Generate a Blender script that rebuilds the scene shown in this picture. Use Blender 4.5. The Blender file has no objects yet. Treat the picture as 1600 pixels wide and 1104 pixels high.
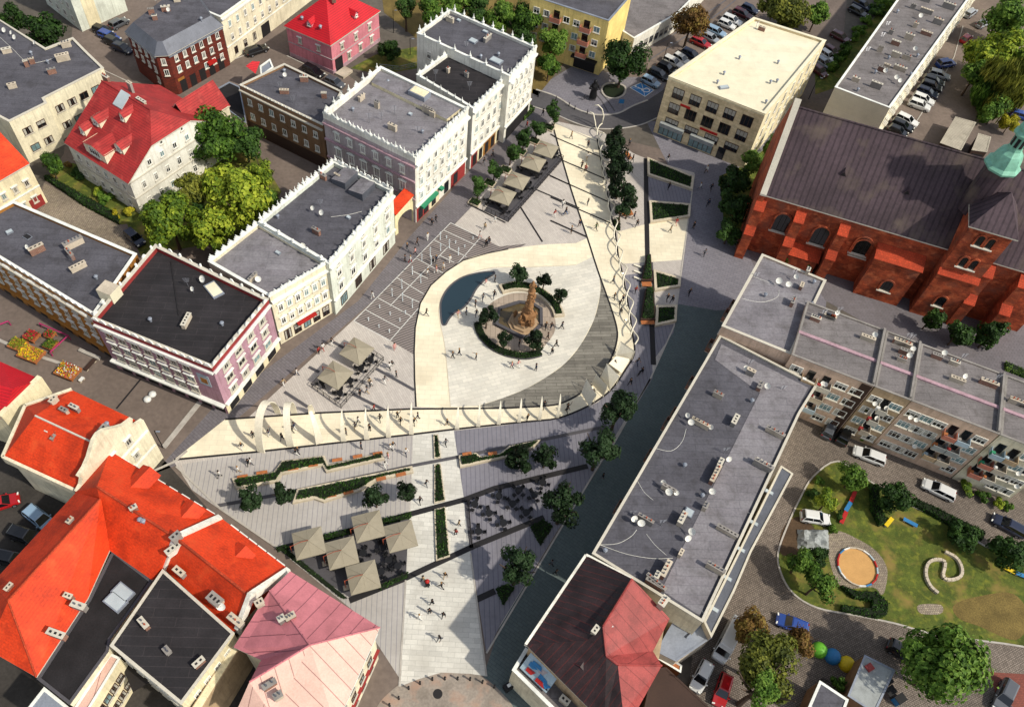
import bpy, bmesh, math, random
from mathutils import Vector, Matrix, noise
random.seed(7)
SC = bpy.context.scene
COL = SC.collection
R = math.radians

# ------------------------------------------------------------------ camera
F, NX, NY, CH = 1290.0, 665.0, 1477.0, 100.0       # focal (photo px), nadir point, camera height
_n = Vector((NX-800, NY-552, F)).normalized()
_x = (Vector((1, 0, 0)) - _n[0]*_n).normalized()
_y = _n.cross(_x)
def c2w(c): return Vector((c.dot(_x), -c.dot(_y), -c.dot(_n)))
_r, _u, _f = c2w(Vector((1, 0, 0))), c2w(Vector((0, -1, 0))), c2w(Vector((0, 0, 1)))
cam_d = bpy.data.cameras.new("camera"); cam = bpy.data.objects.new("camera", cam_d); COL.objects.link(cam)
cam_d.sensor_width = 36; cam_d.lens = F/1600*36; cam_d.clip_start = 1; cam_d.clip_end = 2000
cam.matrix_world = Matrix(((_r[0], _u[0], -_f[0], 0), (_r[1], _u[1], -_f[1], 0), (_r[2], _u[2], -_f[2], CH), (0, 0, 0, 1)))
SC.camera = cam
def Q(px, py, z=0.0):
    """the point of the place seen at photo pixel (px, py), at height z"""
    d = c2w(Vector((px-800, py-552, F))); t = (CH-z)/(-d[2])
    return Vector((d[0]*t, d[1]*t, z))
def K(ox, oy, s):
    return lambda x, y, z=0.0: Q(ox+x/s, oy+y/s, z)
S1 = 1278/440
c1, c2, c3, c4 = K(0, 0, S1), K(400, 0, S1), K(800, 0, S1), K(1160, 0, S1)
c5, c6, c7, c8 = K(0, 360, S1), K(400, 360, S1), K(800, 360, S1), K(1160, 360, S1)
c9, c10, c11, c12 = K(0, 724, S1), K(400, 724, S1), K(800, 724, S1), K(1160, 724, S1)
d1 = K(620, 380, 1189/280); d2 = K(860, 160, 1104/260); d3 = K(860, 400, 1104/260)
d4 = K(340, 600, 1359/320); d5 = K(640, 620, 1359/320); d6 = K(720, 160, 1104/220)
e1 = K(740, 390, 981/160); e2 = K(430, 480, 1270/230); e3 = K(540, 320, 1104/240)
e4 = K(580, 860, 1176/260); e5 = K(430, 780, 1380/250); e6 = K(800, 80, 1595/260)

# ------------------------------------------------------------------ world and sun
SUNAZ = math.atan2(.88, -.47)                       # read off the people's and bollards' shadows
SUNEL = R(46)
W = bpy.data.worlds.new("World"); SC.world = W; W.use_nodes = True
nt = W.node_tree; bg = nt.nodes["Background"]
sky = nt.nodes.new("ShaderNodeTexSky"); sky.sky_type = 'NISHITA'; sky.sun_disc = False
sky.sun_elevation = SUNEL; sky.sun_rotation = SUNAZ; sky.air_density = 1.0; sky.dust_density = 1.5
hs = nt.nodes.new("ShaderNodeHueSaturation"); hs.inputs["Saturation"].default_value = .5      # thin high haze whitens the sky
nt.links.new(sky.outputs[0], hs.inputs["Color"]); nt.links.new(hs.outputs[0], bg.inputs[0]); bg.inputs[1].default_value = 0.145
sd = bpy.data.lights.new("sun", 'SUN'); sd.energy = 3.5; sd.angle = R(1.2); sd.color = (1.0, 0.93, 0.80)
sun = bpy.data.objects.new("sun", sd); COL.objects.link(sun)
sv = Vector((math.sin(SUNAZ)*math.cos(SUNEL), math.cos(SUNAZ)*math.cos(SUNEL), math.sin(SUNEL)))
sun.rotation_euler = sv.to_track_quat('Z', 'Y').to_euler(); sun.location = (0, 0, 150)
SC.view_settings.view_transform = 'Standard'; SC.view_settings.look = 'None'
SC.view_settings.gamma = 1; SC.view_settings.exposure = 0.32
SC.cycles.max_bounces = 5; SC.cycles.diffuse_bounces = 2; SC.cycles.glossy_bounces = 2; SC.cycles.transparent_max_bounces = 6

# ------------------------------------------------------------------ materials
def lin(c):
    if isinstance(c, str):
        c = [int(c[i:i+2], 16)/255 for i in (0, 2, 4)]
        c = [x/12.92 if x <= .04045 else ((x+.055)/1.055)**2.4 for x in c]
    return (c[0], c[1], c[2], 1)
MATS = {}
def M(key, col, rough=.85, var=.18, scale=.35, pat=None, a=1., b=1., col2=None, mortar=None, mw=.02, metal=0., spec=.3, bump=0., fine=.12, stain=0., coat=0., off=.5, emis=None, rot=0., streak=0., blotch=None):
    m = bpy.data.materials.new(key); m.use_nodes = True; t = m.node_tree; N = t.nodes; Lk = t.links.new
    P = N["Principled BSDF"]; P.inputs["Roughness"].default_value = rough; P.inputs["Metallic"].default_value = metal
    P.inputs["Specular IOR Level"].default_value = spec; P.inputs["Coat Weight"].default_value = coat
    tc = N.new("ShaderNodeTexCoord"); geo = N.new("ShaderNodeNewGeometry")
    mp = N.new("ShaderNodeMapping"); mp.inputs["Rotation"].default_value = (0, 0, R(rot)); Lk(tc.outputs["UV"], mp.inputs[0]); uv = mp.outputs[0]
    c = lin(col); cur = None; height = None
    def mix(fac, A, B, mode='MIX'):
        n = N.new("ShaderNodeMix"); n.data_type = 'RGBA'; n.blend_type = mode
        for s, v in ((0, fac), (6, A), (7, B)):
            if hasattr(v, "is_linked"): Lk(v, n.inputs[s])
            else: n.inputs[s].default_value = v
        return n.outputs[2]
    def nz(sc, det=4, vec=None, dim=None):
        n = N.new("ShaderNodeTexNoise"); n.inputs["Scale"].default_value = sc; n.inputs["Detail"].default_value = det
        Lk(vec or geo.outputs["Position"], n.inputs["Vector"]); return n.outputs[0]
    def ramp(v, p0, p1, c0=(0, 0, 0, 1), c1=(1, 1, 1, 1)):
        n = N.new("ShaderNodeMapRange"); n.inputs[1].default_value = p0; n.inputs[2].default_value = p1; Lk(v, n.inputs[0]); return n.outputs[0]
    if pat == 'brick':                                    # a = unit length, b = unit height (metres)
        n = N.new("ShaderNodeTexBrick"); Lk(uv, n.inputs["Vector"]); n.inputs["Scale"].default_value = 1
        n.inputs["Brick Width"].default_value = a; n.inputs["Row Height"].default_value = b
        n.inputs["Mortar Size"].default_value = mw; n.inputs["Mortar Smooth"].default_value = .3; n.offset = off
        n.inputs["Color1"].default_value = c; n.inputs["Color2"].default_value = lin(col2) if col2 else tuple(x*.82 for x in c[:3])+(1,)
        n.inputs["Mortar"].default_value = lin(mortar) if mortar else tuple(x*.5 for x in c[:3])+(1,)
        cur = n.outputs[0]; height = n.outputs["Fac"]
    elif pat in ('linesu', 'linesv'):                     # bars of period a, share b of colour 2
        s = N.new("ShaderNodeSeparateXYZ"); Lk(uv, s.inputs[0])
        d = N.new("ShaderNodeMath"); d.operation = 'DIVIDE'; Lk(s.outputs[0 if pat == 'linesu' else 1], d.inputs[0]); d.inputs[1].default_value = a
        fr = N.new("ShaderNodeMath"); fr.operation = 'FRACT'; Lk(d.outputs[0], fr.inputs[0])
        g = N.new("ShaderNodeMath"); g.operation = 'LESS_THAN'; Lk(fr.outputs[0], g.inputs[0]); g.inputs[1].default_value = b
        cur = mix(g.outputs[0], c, lin(col2)); height = g.outputs[0]
    else:
        cur = mix(0., c, c)
    if var:
        k = ramp(nz(scale, 5), .3, .7)
        lo = tuple(1-var for _ in range(3))+(1,); hi = tuple(1+var*.6 for _ in range(3))+(1,)
        cur = mix(1., cur, mix(k, lo, hi), 'MULTIPLY')
    if fine:
        k = ramp(nz(scale*14, 3), .25, .75)
        cur = mix(1., cur, mix(k, (1-fine,)*3+(1,), (1+fine,)*3+(1,)), 'MULTIPLY')
    if stain:
        k = ramp(nz(scale*2.3, 8), .52, .72); n = N.new("ShaderNodeMath"); n.operation = 'MULTIPLY'; Lk(k, n.inputs[0]); n.inputs[1].default_value = stain
        cur = mix(n.outputs[0], cur, (c[0]*.35, c[1]*.33, c[2]*.3, 1))
    if blotch:
        for i_, (bc, p0, p1, bs) in enumerate(blotch): cur = mix(ramp(nz(bs, 6), p0, p1), cur, lin(bc))
    if streak:
        vm = N.new("ShaderNodeVectorMath"); vm.operation = 'MULTIPLY'; vm.inputs[1].default_value = (1, 1, .09); Lk(geo.outputs["Position"], vm.inputs[0])
        k = ramp(nz(2.6, 3, vm.outputs[0]), .48, .72); n = N.new("ShaderNodeMath"); n.operation = 'MULTIPLY'; Lk(k, n.inputs[0]); n.inputs[1].default_value = streak
        cur = mix(n.outputs[0], cur, (c[0]*.45, c[1]*.42, c[2]*.38, 1))
    Lk(cur, P.inputs["Base Color"])
    if bump:
        bn = N.new("ShaderNodeBump"); bn.inputs["Strength"].default_value = bump; bn.inputs["Distance"].default_value = .03
        if height is not None: bn.invert = True; Lk(height, bn.inputs["Height"])
        else: Lk(nz(scale*20, 3), bn.inputs["Height"])
        Lk(bn.outputs[0], P.inputs["Normal"])
    if emis: P.inputs["Emission Color"].default_value = lin(emis[0]); P.inputs["Emission Strength"].default_value = emis[1]
    MATS[key] = m; return key
def leafmat(key, cA, cB, cC):
    m = bpy.data.materials.new(key); m.use_nodes = True; t = m.node_tree; N = t.nodes; Lk = t.links.new
    P = N["Principled BSDF"]; P.inputs["Roughness"].default_value = .6; P.inputs["Specular IOR Level"].default_value = .2
    geo = N.new("ShaderNodeNewGeometry"); rp = N.new("ShaderNodeValToRGB"); e = rp.color_ramp.elements
    e[0].position = .15; e[0].color = lin(cA); e[1].position = .85; e[1].color = lin(cC); x = e.new(.5); x.color = lin(cB)
    nz = N.new("ShaderNodeTexNoise"); nz.inputs["Scale"].default_value = .55; nz.inputs["Detail"].default_value = 2; Lk(geo.outputs["Position"], nz.inputs["Vector"])
    ad = N.new("ShaderNodeMath"); ad.operation = 'MULTIPLY_ADD'; Lk(geo.outputs["Random Per Island"], ad.inputs[0]); ad.inputs[1].default_value = .5
    s2 = N.new("ShaderNodeMath"); s2.operation = 'MULTIPLY_ADD'; Lk(nz.outputs[0], s2.inputs[0]); s2.inputs[1].default_value = 1.5; s2.inputs[2].default_value = -.5
    oi = N.new("ShaderNodeObjectInfo"); o2 = N.new("ShaderNodeMath"); o2.operation = 'MULTIPLY_ADD'; Lk(oi.outputs["Random"], o2.inputs[0]); o2.inputs[1].default_value = .4; Lk(s2.outputs[0], o2.inputs[2])
    o3 = N.new("ShaderNodeMath"); o3.operation = 'SUBTRACT'; Lk(o2.outputs[0], o3.inputs[0]); o3.inputs[1].default_value = .2
    Lk(o3.outputs[0], ad.inputs[2]); Lk(ad.outputs[0], rp.inputs[0]); Lk(rp.outputs[0], P.inputs["Base Color"])
    tr = N.new("ShaderNodeBsdfTranslucent"); Lk(rp.outputs[0], tr.inputs[0]); mx = N.new("ShaderNodeMixShader"); mx.inputs[0].default_value = .3
    Lk(P.outputs[0], mx.inputs[1]); Lk(tr.outputs[0], mx.inputs[2]); Lk(mx.outputs[0], N["Material Output"].inputs[0])
    MATS[key] = m; return key

# stone, plaster, brick
M('cream', 'd9d0b4', stain=.25, streak=.4); M('white', 'dcd9cc', stain=.2, streak=.4); M('palegreen', 'ccd0c2', stain=.25, streak=.4); M('paleyellow', 'ddd3a6', stain=.25, streak=.4)
M('trim', 'd9dad2', stain=.15); M('stonetan', 'e0cca4', var=.2, scale=1.2, pat='brick', a=1.2, b=.6, col2='c8b48c', mortar='a08e6c', mw=.012)
M('creamlime', 'ded2ae', stain=.15, streak=.4); M('pinkwall', 'c77c86', stain=.25, streak=.4); M('mauve', 'a89c9c', stain=.3, streak=.4); M('mauvepale', 'a88a92', stain=.3, streak=.4)
M('purplewall', 'a5808c', stain=.3, streak=.4); M('ochre', '9d6a2c', stain=.35, streak=.4); M('brownwall', '7f6146', stain=.45, streak=.4); M('brownplaster', 'b09878', stain=.5, streak=.4)
M('peach', 'ccb098', stain=.4, streak=.4); M('yellowwall', 'e6cd80', stain=.2, streak=.4); M('salmon', 'b0705c', stain=.3); M('blueshade', '9fb0b8', stain=.2)
M('redbrick', '6e2a1c', pat='brick', a=.5, b=.16, col2='54221a', mortar='4a2c22', mw=.012, bump=.3, stain=.3)
M('churchbrick', 'b0522e', var=.5, scale=.5, pat='brick', a=.7, b=.24, col2='8c3c24', mortar='6e4230', mw=.016, bump=.3, stain=.35, fine=.25, blotch=(('7c4a38', .52, .74, .4), ('c06a44', .55, .75, .9)))
M('orangecap', 'b04022', var=.3, pat='brick', a=.4, b=.4, col2='9c381c', mortar='70301c', bump=.3)
M('redplaster', '8a2f2c', stain=.2); M('chimbrick', '8a5a48', pat='brick', a=.4, b=.16, col2='75493a', mortar='8f8578', mw=.02, stain=.3)
M('chimplaster', 'b5a996', stain=.4); M('chimgrey', '85807a', stain=.4); M('sill', 'b9b3a4', var=.1); M('concrete', 'b2ada2', stain=.2, scale=.8)
# roofs
M('bitumen', '525157', rough=.9, pat='brick', a=9, b=1.1, col2='4c4b51', mortar='444349', mw=.045, stain=.5, fine=.2, var=.22, scale=.28)
M('bitumengrey', '7a777a', rough=.9, pat='brick', a=9, b=1.1, col2='736f73', mortar='676468', mw=.045, stain=.5, fine=.2, var=.22, scale=.28)
M('bitumenbrown', '736e6d', rough=.9, pat='brick', a=9, b=1.1, col2='6c6766', mortar='5f5a59', mw=.045, stain=.5, fine=.2, var=.22, scale=.28)
M('bitumenblack', '2a2729', rough=.85, pat='brick', a=5, b=1., col2='242224', mortar='3a3536', mw=.03, stain=.2, fine=.2, var=.35, scale=.35)
M('felt', '201e1f', rough=.9, stain=.2, fine=.3, var=.4, scale=.5)
M('membrane', 'd8d0b6', rough=.7, pat='brick', a=30, b=2, col2='d4ccb0', mortar='c8c0a4', mw=.02, stain=.12, fine=.05, var=.08)
M('zinc', '8a909a', rough=.5, stain=.2, metal=.3); M('zincdark', '5d6068', rough=.5, stain=.3, metal=.3)
M('orangetile', 'cc3a10', rough=.7, pat='linesv', a=.34, b=.12, col2='b83210', bump=.3, var=.34, scale=.3, fine=.25, stain=.45, blotch=(('b43a1a', .5, .85, .3), ('d04e20', .6, .85, .6)))
M('redtile', '9c2c2a', rough=.7, pat='linesv', a=.4, b=.2, col2='7a2020', bump=.5, var=.22, scale=.5, fine=.2, stain=.3, blotch=(('7c2624', .5, .75, .4), ('b4443c', .58, .8, .7)))
M('scarlettile', 'b51420', rough=.6, pat='linesv', a=.4, b=.2, col2='8c101a', bump=.4, var=.12, scale=.5, fine=.15)
M('churchtile', '473a3f', rough=.8, pat='linesu', a=.9, b=.3, col2='382d32', bump=.8, var=.35, scale=.15, fine=.2, stain=.2, blotch=(('5c5048', .55, .75, .25),))
M('rosemetal', 'b87076', rough=.55, pat='linesu', a=1.5, b=.06, col2='7c4850', var=.2, scale=.4, fine=.1, stain=.2, bump=.4)
M('creammetal', 'c9a596', rough=.55, pat='linesu', a=1.5, b=.06, col2='947068', var=.12, scale=.4, fine=.1, stain=.1, bump=.4)
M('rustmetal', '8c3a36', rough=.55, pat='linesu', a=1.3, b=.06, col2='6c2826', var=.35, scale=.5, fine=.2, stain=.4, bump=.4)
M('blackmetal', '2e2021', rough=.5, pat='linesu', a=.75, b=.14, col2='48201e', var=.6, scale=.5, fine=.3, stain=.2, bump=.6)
M('copper', '78ae97', rough=.6, stain=.3, var=.2, scale=1.5); M('corrugated', 'a8a090', pat='linesu', a=.3, b=.4, col2='8d8676', bump=.7, stain=.3)
M('tentgrey', '8c908e', rough=.6, stain=.25, scale=.8)
# glass, metal, small stuff
M('curtain', 'a8a498', var=.2, scale=2); M('glass', '12161a', rough=.12, var=.3, scale=.6, spec=.8, fine=0); M('glasslit', '6f8a8c', rough=.15, spec=.8, fine=0, var=.3, scale=1.5)
M('skylight', 'a7b0b2', rough=.3, spec=.6, fine=.05); M('frame', 'dedcd2', var=.05); M('framebrown', '4a362a', var=.1)
M('steel', '8e9096', rough=.4, metal=.6); M('dish', 'd8d6cc', rough=.5, var=.05); M('darkmetal', '18181a', rough=.5, var=.1); M('rail', '24201f', rough=.6)
M('redpaint', 'a3201c', rough=.5, var=.15); M('bluepaint', '2c6fa0', rough=.5, var=.1); M('yellowpaint', 'd0b31e', rough=.5, var=.1); M('greenpaint', '5fa32c', rough=.5, var=.1)
M('whitepaint', 'cfcfca', rough=.5, var=.06); M('wood', 'a8663a', rough=.7, pat='linesv', a=.16, b=.15, col2='5e3a22', var=.2, scale=2); M('darkwood', '3b2a22', rough=.7)
M('awngreen', '2f7f5c', rough=.7); M('awnred', '8c2a26', rough=.7); M('clay', '9c4a30', rough=.8)
# ground
M('ground', '5a544c', rough=.95, var=.25, scale=.08, fine=.2, stain=.3)
M('cobble', '7d7268', rough=.9, pat='brick', a=.32, b=.24, col2='6b6158', mortar='463f38', mw=.035, bump=.6, var=.25, scale=.12, fine=.2, rot=28)
M('cobblepale', '968a76', rough=.9, pat='brick', a=.3, b=.22, col2='83776a', mortar='5a5044', mw=.03, bump=.5, var=.25, scale=.15, fine=.25, stain=.3)
M('asphalt', '4c4a4c', rough=.92, var=.2, scale=.15, fine=.15, stain=.2)
M('asphaltshade', '56605f', rough=.92, pat='brick', a=.8, b=.4, col2='515b5b', mortar='454e4f', mw=.03, var=.12, scale=.1, fine=.1, stain=.1, rot=35)  # asphalt, darkened further by shade painted into its colour
M('yard', '3c3834', rough=.95, var=.3, scale=.2, fine=.2, stain=.3)
M('street', '6c6058', rough=.92, var=.2, scale=.12, fine=.15, stain=.3)
M('sidewalk', '6c676a', rough=.9, pat='brick', a=.8, b=.4, col2='656062', mortar='545053', mw=.03, var=.12, scale=.15, fine=.1, rot=40)
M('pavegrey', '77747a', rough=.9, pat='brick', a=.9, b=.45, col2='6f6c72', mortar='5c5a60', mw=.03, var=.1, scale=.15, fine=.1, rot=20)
M('paveplaza', 'b5aea5', rough=.85, pat='brick', a=1.2, b=.3, col2='aaa39b', mortar='968c86', mw=.02, var=.07, scale=.15, fine=.05, rot=60, stain=.16)
M('pavelines', 'a39e98', rough=.85, pat='linesu', a=.62, b=.14, col2='878386', var=.08, scale=.15, fine=.06, rot=-3, stain=.16)
M('pavestripe', '7d7470', rough=.85, pat='linesv', a=.42, b=.36, col2='4d4846', var=.06, scale=.2, fine=.05, rot=-29)
M('promenade', 'dfd5ba', rough=.75, pat='brick', a=1.6, b=.8, col2='d6ccb2', mortar='c0b8a2', mw=.02, var=.08, scale=.12, fine=.04, stain=.16, blotch=(('bfb298', .5, .85, .2),))
M('disc', 'cfcabc', rough=.75, pat='brick', a=1.5, b=.6, col2='c0bcb0', mortar='aaa69c', mw=.02, var=.09, scale=.15, fine=.05, rot=-20, stain=.16, blotch=(('a9a498', .5, .85, .22),))
M('crosswalk', 'c9c6bc', rough=.75, pat='brick', a=1.5, b=.6, col2='b8b5ac', mortar='9c9a92', mw=.02, var=.1, scale=.3, fine=.06, rot=2, stain=.16, blotch=(('a6a298', .5, .85, .25),))
M('deck', '7e7a70', rough=.8, pat='brick', a=3.2, b=.55, col2='66625a', mortar='48453e', mw=.03, var=.2, scale=.6, fine=.15, rot=-5)
M('fountfloor', 'a39484', rough=.8, pat='brick', a=.8, b=2.2, col2='8f8274', mortar='6f6458', mw=.03, var=.1, scale=.4)
M('brickpave', '84483c', pat='brick', a=.4, b=.2, col2='743e34', mortar='5a3a30', mw=.02, stain=.3); M('concpale', '8d8378', rough=.9, var=.25, scale=.25, fine=.2, stain=.35, blotch=(('9c7c68', .5, .75, .5),)); M('paveshade', '75737a', rough=.85, pat='linesu', a=.62, b=.14, col2='5f5d66', var=.1, scale=.15, fine=.08, rot=-3, stain=.2); M('slot', '1f1d1e', rough=.7, var=.1); M('slotgrey', '4b494c', rough=.8, var=.1); M('lineswhite', 'c4c4be', rough=.7, var=.05); M('kerb', 'a59f96', stain=.15, scale=1)  # includes the shaded plaza paving: lined pattern with shade put into the colour
M('grass', '4e5820', rough=.95, var=.35, scale=.5, fine=.35, stain=.3, blotch=(('7c6a38', .5, .72, .35), ('6f7228', .52, .72, 1.3), ('39481a', .55, .75, .8))); M('grassbrown', '6a5a30', rough=.95, var=.35, scale=.4, fine=.35); M('soil', '4a3a2a', rough=.95, var=.3, fine=.3)
M('sand', 'b88e58', rough=.95, var=.12, scale=.6, fine=.1); M('water', '22333c', rough=.06, spec=.6, var=.05, fine=0); M('pondwater', '54472c', rough=.08, spec=.6, var=.4, scale=1.2, fine=0)
M('sandstone', '8e6844', rough=.8, var=.35, scale=1.8, fine=.25, stain=.4); M('steps', '9c8468', rough=.8, var=.2, stain=.3)
M('ribwhite', 'd9d2bd', rough=.5, var=.05); M('canvas', '8e8674', rough=.9, var=.08, scale=1.); M('wallplanter', 'bdb19a', rough=.8, stain=.15)
M('parkblue', '2a70ad', rough=.7, var=.15, scale=1)
M('hedge_base', '141f0c', rough=.95, var=.3)
leafmat('leaf_dark', '1c3010', '2d481a', '47642a'); leafmat('leaf_plaza', '0f1c0b', '1c2f14', '33492a'); leafmat('leaf_mid', '2a4414', '4c6c22', '74903a')
leafmat('leaf_bright', '47601c', '768a26', 'a6b038'); leafmat('leaf_brown', '4c3a1e', '74562c', '8c7a3c'); leafmat('leaf_olive', '3c4518', '646a26', '8a8a36')
leafmat('leaf_hedge', '182c0c', '264414', '3c5c22'); leafmat('leaf_yellow', '7a7a1c', 'a5a02a', 'c4b030'); M('bark', '4b3c30', rough=.9, bump=.4, scale=2)

# ------------------------------------------------------------------ mesh builder
class MB:
    def __init__(s): s.v = []; s.f = []; s.k = []
    def poly(s, pts, k):
        i = len(s.v); s.v += [Vector(p) for p in pts]; s.f.append(tuple(range(i, i+len(pts)))); s.k.append(k)
    def mesh(s, vs, fs, k):
        i = len(s.v); s.v += [Vector(p) for p in vs]; s.f += [tuple(i+j for j in f) for f in fs]; s.k += [k]*len(fs)
    def prism(s, p, z0, z1, k, ktop=None, bottom=True):
        p = ccw(p); n = len(p); i = len(s.v)
        s.v += [Vector((a[0], a[1], z0)) for a in p] + [Vector((a[0], a[1], z1)) for a in p]
        for j in range(n):
            l = (j+1) % n; s.f.append((i+j, i+l, i+n+l, i+n+j)); s.k.append(k)
        s.f.append(tuple(i+n+j for j in range(n))); s.k.append(ktop or k)
        if bottom: s.f.append(tuple(i+n-1-j for j in range(n))); s.k.append(k)
    def box(s, c, d, k, rz=0., ktop=None):
        cz, sz = math.cos(rz), math.sin(rz); hx, hy = d[0]/2, d[1]/2
        s.prism([(c[0]+x*cz-y*sz, c[1]+x*sz+y*cz) for x, y in ((-hx, -hy), (hx, -hy), (hx, hy), (-hx, hy))], c[2], c[2]+d[2], k, ktop)
    def wall(s, A, B, w, z0, z1, k, side=0.):
        A = Vector(A[:2]); B = Vector(B[:2]); d = (B-A).normalized(); n = Vector((d.y, -d.x))
        a, b = (-w/2, w/2) if not side else ((0, w) if side > 0 else (-w, 0))
        s.prism([A+n*a, B+n*a, B+n*b, A+n*b], z0, z1, k)
    def cyl(s, c, r0, r1, z0, z1, k, n=10, cap=True):
        i = len(s.v)
        for z, r in ((z0, r0), (z1, r1)):
            s.v += [Vector((c[0]+r*math.cos(2*math.pi*j/n), c[1]+r*math.sin(2*math.pi*j/n), z)) for j in range(n)]
        for j in range(n): s.f.append((i+j, i+(j+1) % n, i+n+(j+1) % n, i+n+j)); s.k.append(k)
        if cap: s.f.append(tuple(i+n+j for j in range(n))); s.k.append(k); s.f.append(tuple(i+n-1-j for j in range(n))); s.k.append(k)
    def lathe(s, c, prof, k, n=12, ph=0.):
        i = len(s.v)
        for r, z in prof: s.v += [Vector((c[0]+r*math.cos(ph+2*math.pi*j/n), c[1]+r*math.sin(ph+2*math.pi*j/n), c[2]+z)) for j in range(n)]
        for q in range(len(prof)-1):
            for j in range(n): a = i+q*n+j; b = i+q*n+(j+1) % n; s.f.append((a, b, b+n, a+n)); s.k.append(k)
        s.f.append(tuple(i+(len(prof)-1)*n+j for j in range(n))); s.k.append(k)
    def tube(s, path, r, k, n=6):
        path = [Vector(p) for p in path]; i = len(s.v); m = len(path)
        for q, p in enumerate(path):
            d = (path[min(q+1, m-1)]-path[max(q-1, 0)]).normalized(); u = d.orthogonal() if abs(d.z) > .9 else d.cross(Vector((0, 0, 1)))
            u.normalize(); w = d.cross(u); rr = r[q] if isinstance(r, (list, tuple)) else r
            s.v += [p+(u*math.cos(2*math.pi*j/n)+w*math.sin(2*math.pi*j/n))*rr for j in range(n)]
        for q in range(m-1):
            for j in range(n): a = i+q*n+j; b = i+q*n+(j+1) % n; s.f.append((a, b, b+n, a+n)); s.k.append(k)
        s.f.append(tuple(i+j for j in range(n))[::-1]); s.k.append(k); s.f.append(tuple(i+(m-1)*n+j for j in range(n))); s.k.append(k)
    def band(s, path, w, t, k, nrm=Vector((0, 0, 1))):       # flat strip with thickness along a path of (left, right) pairs
        i = len(s.v); m = len(path)
        for L_, R_ in path:
            s.v += [Vector(L_), Vector(R_), Vector(R_)+Vector(t), Vector(L_)+Vector(t)]
        for q in range(m-1):
            for a, b in ((0, 1), (1, 2), (2, 3), (3, 0)):
                s.f.append((i+4*q+a, i+4*q+b, i+4*q+4+b, i+4*q+4+a)); s.k.append(k)
        s.f.append((i+3, i+2, i+1, i)); s.k.append(k); e = i+4*(m-1); s.f.append((e, e+1, e+2, e+3)); s.k.append(k)
    def build(s, name, parent=None, smooth=False, origin=None, shift=True, fix=True):
        o0 = Vector((0, 0, 0))
        if origin is not None: o0 = Vector(origin)
        elif parent is not None and shift: o0 = wloc(parent)
        me = bpy.data.meshes.new(name); me.from_pydata([v-o0 for v in s.v], [], s.f)
        ks = list(dict.fromkeys(s.k))
        for k in ks: me.materials.append(MATS[k])
        me.polygons.foreach_set("material_index", [ks.index(k) for k in s.k])
        if fix:
            bm = bmesh.new(); bm.from_mesh(me); bmesh.ops.recalc_face_normals(bm, faces=bm.faces) if fix is True else None; bm.to_mesh(me); bm.free()
        if smooth: me.polygons.foreach_set("use_smooth", [True]*len(me.polygons))
        uvs(me); me.update()
        o = bpy.data.objects.new(name, me); COL.objects.link(o)
        if parent is not None: o.parent = parent
        elif origin is not None: o.location = o0
        return o
def uvs(me):
    l = me.uv_layers.new(name="metric"); vs = me.vertices; Z = Vector((0, 0, 1)); dat = [0.]*(2*len(me.loops))
    for p in me.polygons:
        n = p.normal
        if abs(n.z) > .96: u, v = Vector((1, 0, 0)), Vector((0, 1, 0))
        else: u = Z.cross(n).normalized(); v = n.cross(u)
        for li in p.loop_indices:
            c = vs[me.loops[li].vertex_index].co; dat[2*li] = c.dot(u); dat[2*li+1] = c.dot(v)
    l.data.foreach_set("uv", dat)
def wloc(o):
    p = Vector((0, 0, 0))
    while o is not None: p = p+o.location; o = o.parent
    return p
def area(p): return sum(p[i][0]*p[(i+1) % len(p)][1]-p[(i+1) % len(p)][0]*p[i][1] for i in range(len(p)))/2
def ccw(p): p = [Vector((a[0], a[1])) for a in p]; return p if area(p) > 0 else p[::-1]
def inset(p, d):
    p = ccw(p); n = len(p); out = []
    for i in range(n):
        a, b, c = p[i-1], p[i], p[(i+1) % n]; e1, e2 = (b-a).normalized(), (c-b).normalized()
        n1, n2 = Vector((-e1.y, e1.x)), Vector((-e2.y, e2.x)); m = (n1+n2); m = m/max(m.dot(m)/2, .35) if m.length > .01 else n1
        out.append(b+m*d)
    return out
def tag(o, label=None, cat=None, group=None, kind=None):
    if label: o["label"] = label
    if cat: o["category"] = cat
    if group: o["group"] = group
    if kind: o["kind"] = kind
    return o
def thing(name, label, cat, loc, rz=0., group=None):
    o = bpy.data.objects.new(name, None); COL.objects.link(o); o.location = loc; o.rotation_euler.z = rz; o.empty_display_size = .5
    return tag(o, label, cat, group)
def link_tree(o, parent=None):
    c = o.copy(); COL.objects.link(c); c.parent = parent
    for ch in o.children: link_tree(ch, c)
    return c
def dup(o, loc, rz, label, group=None, sc=None):
    c = link_tree(o); c.location = loc; c.rotation_euler.z = rz; c["label"] = label
    if group: c["group"] = group
    if sc is not None: c.scale = sc if hasattr(sc, '__len__') else (sc,)*3
    return c
def sheet(name, pts, z, k, kind='structure', th=None):
    m = MB(); p = ccw(pts)
    if th: m.prism(p, z-th, z, k)
    else: m.poly([(a.x, a.y, z) for a in p], k)
    o = m.build(name, fix=False if not th else True)
    # n-gon: triangulate so that concave outlines fill properly
    bm = bmesh.new(); bm.from_mesh(o.data); bmesh.ops.triangulate(bm, faces=[f for f in bm.faces if len(f.verts) > 4]); bm.to_mesh(o.data); bm.free()
    if kind: o["kind"] = kind
    return o
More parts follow.
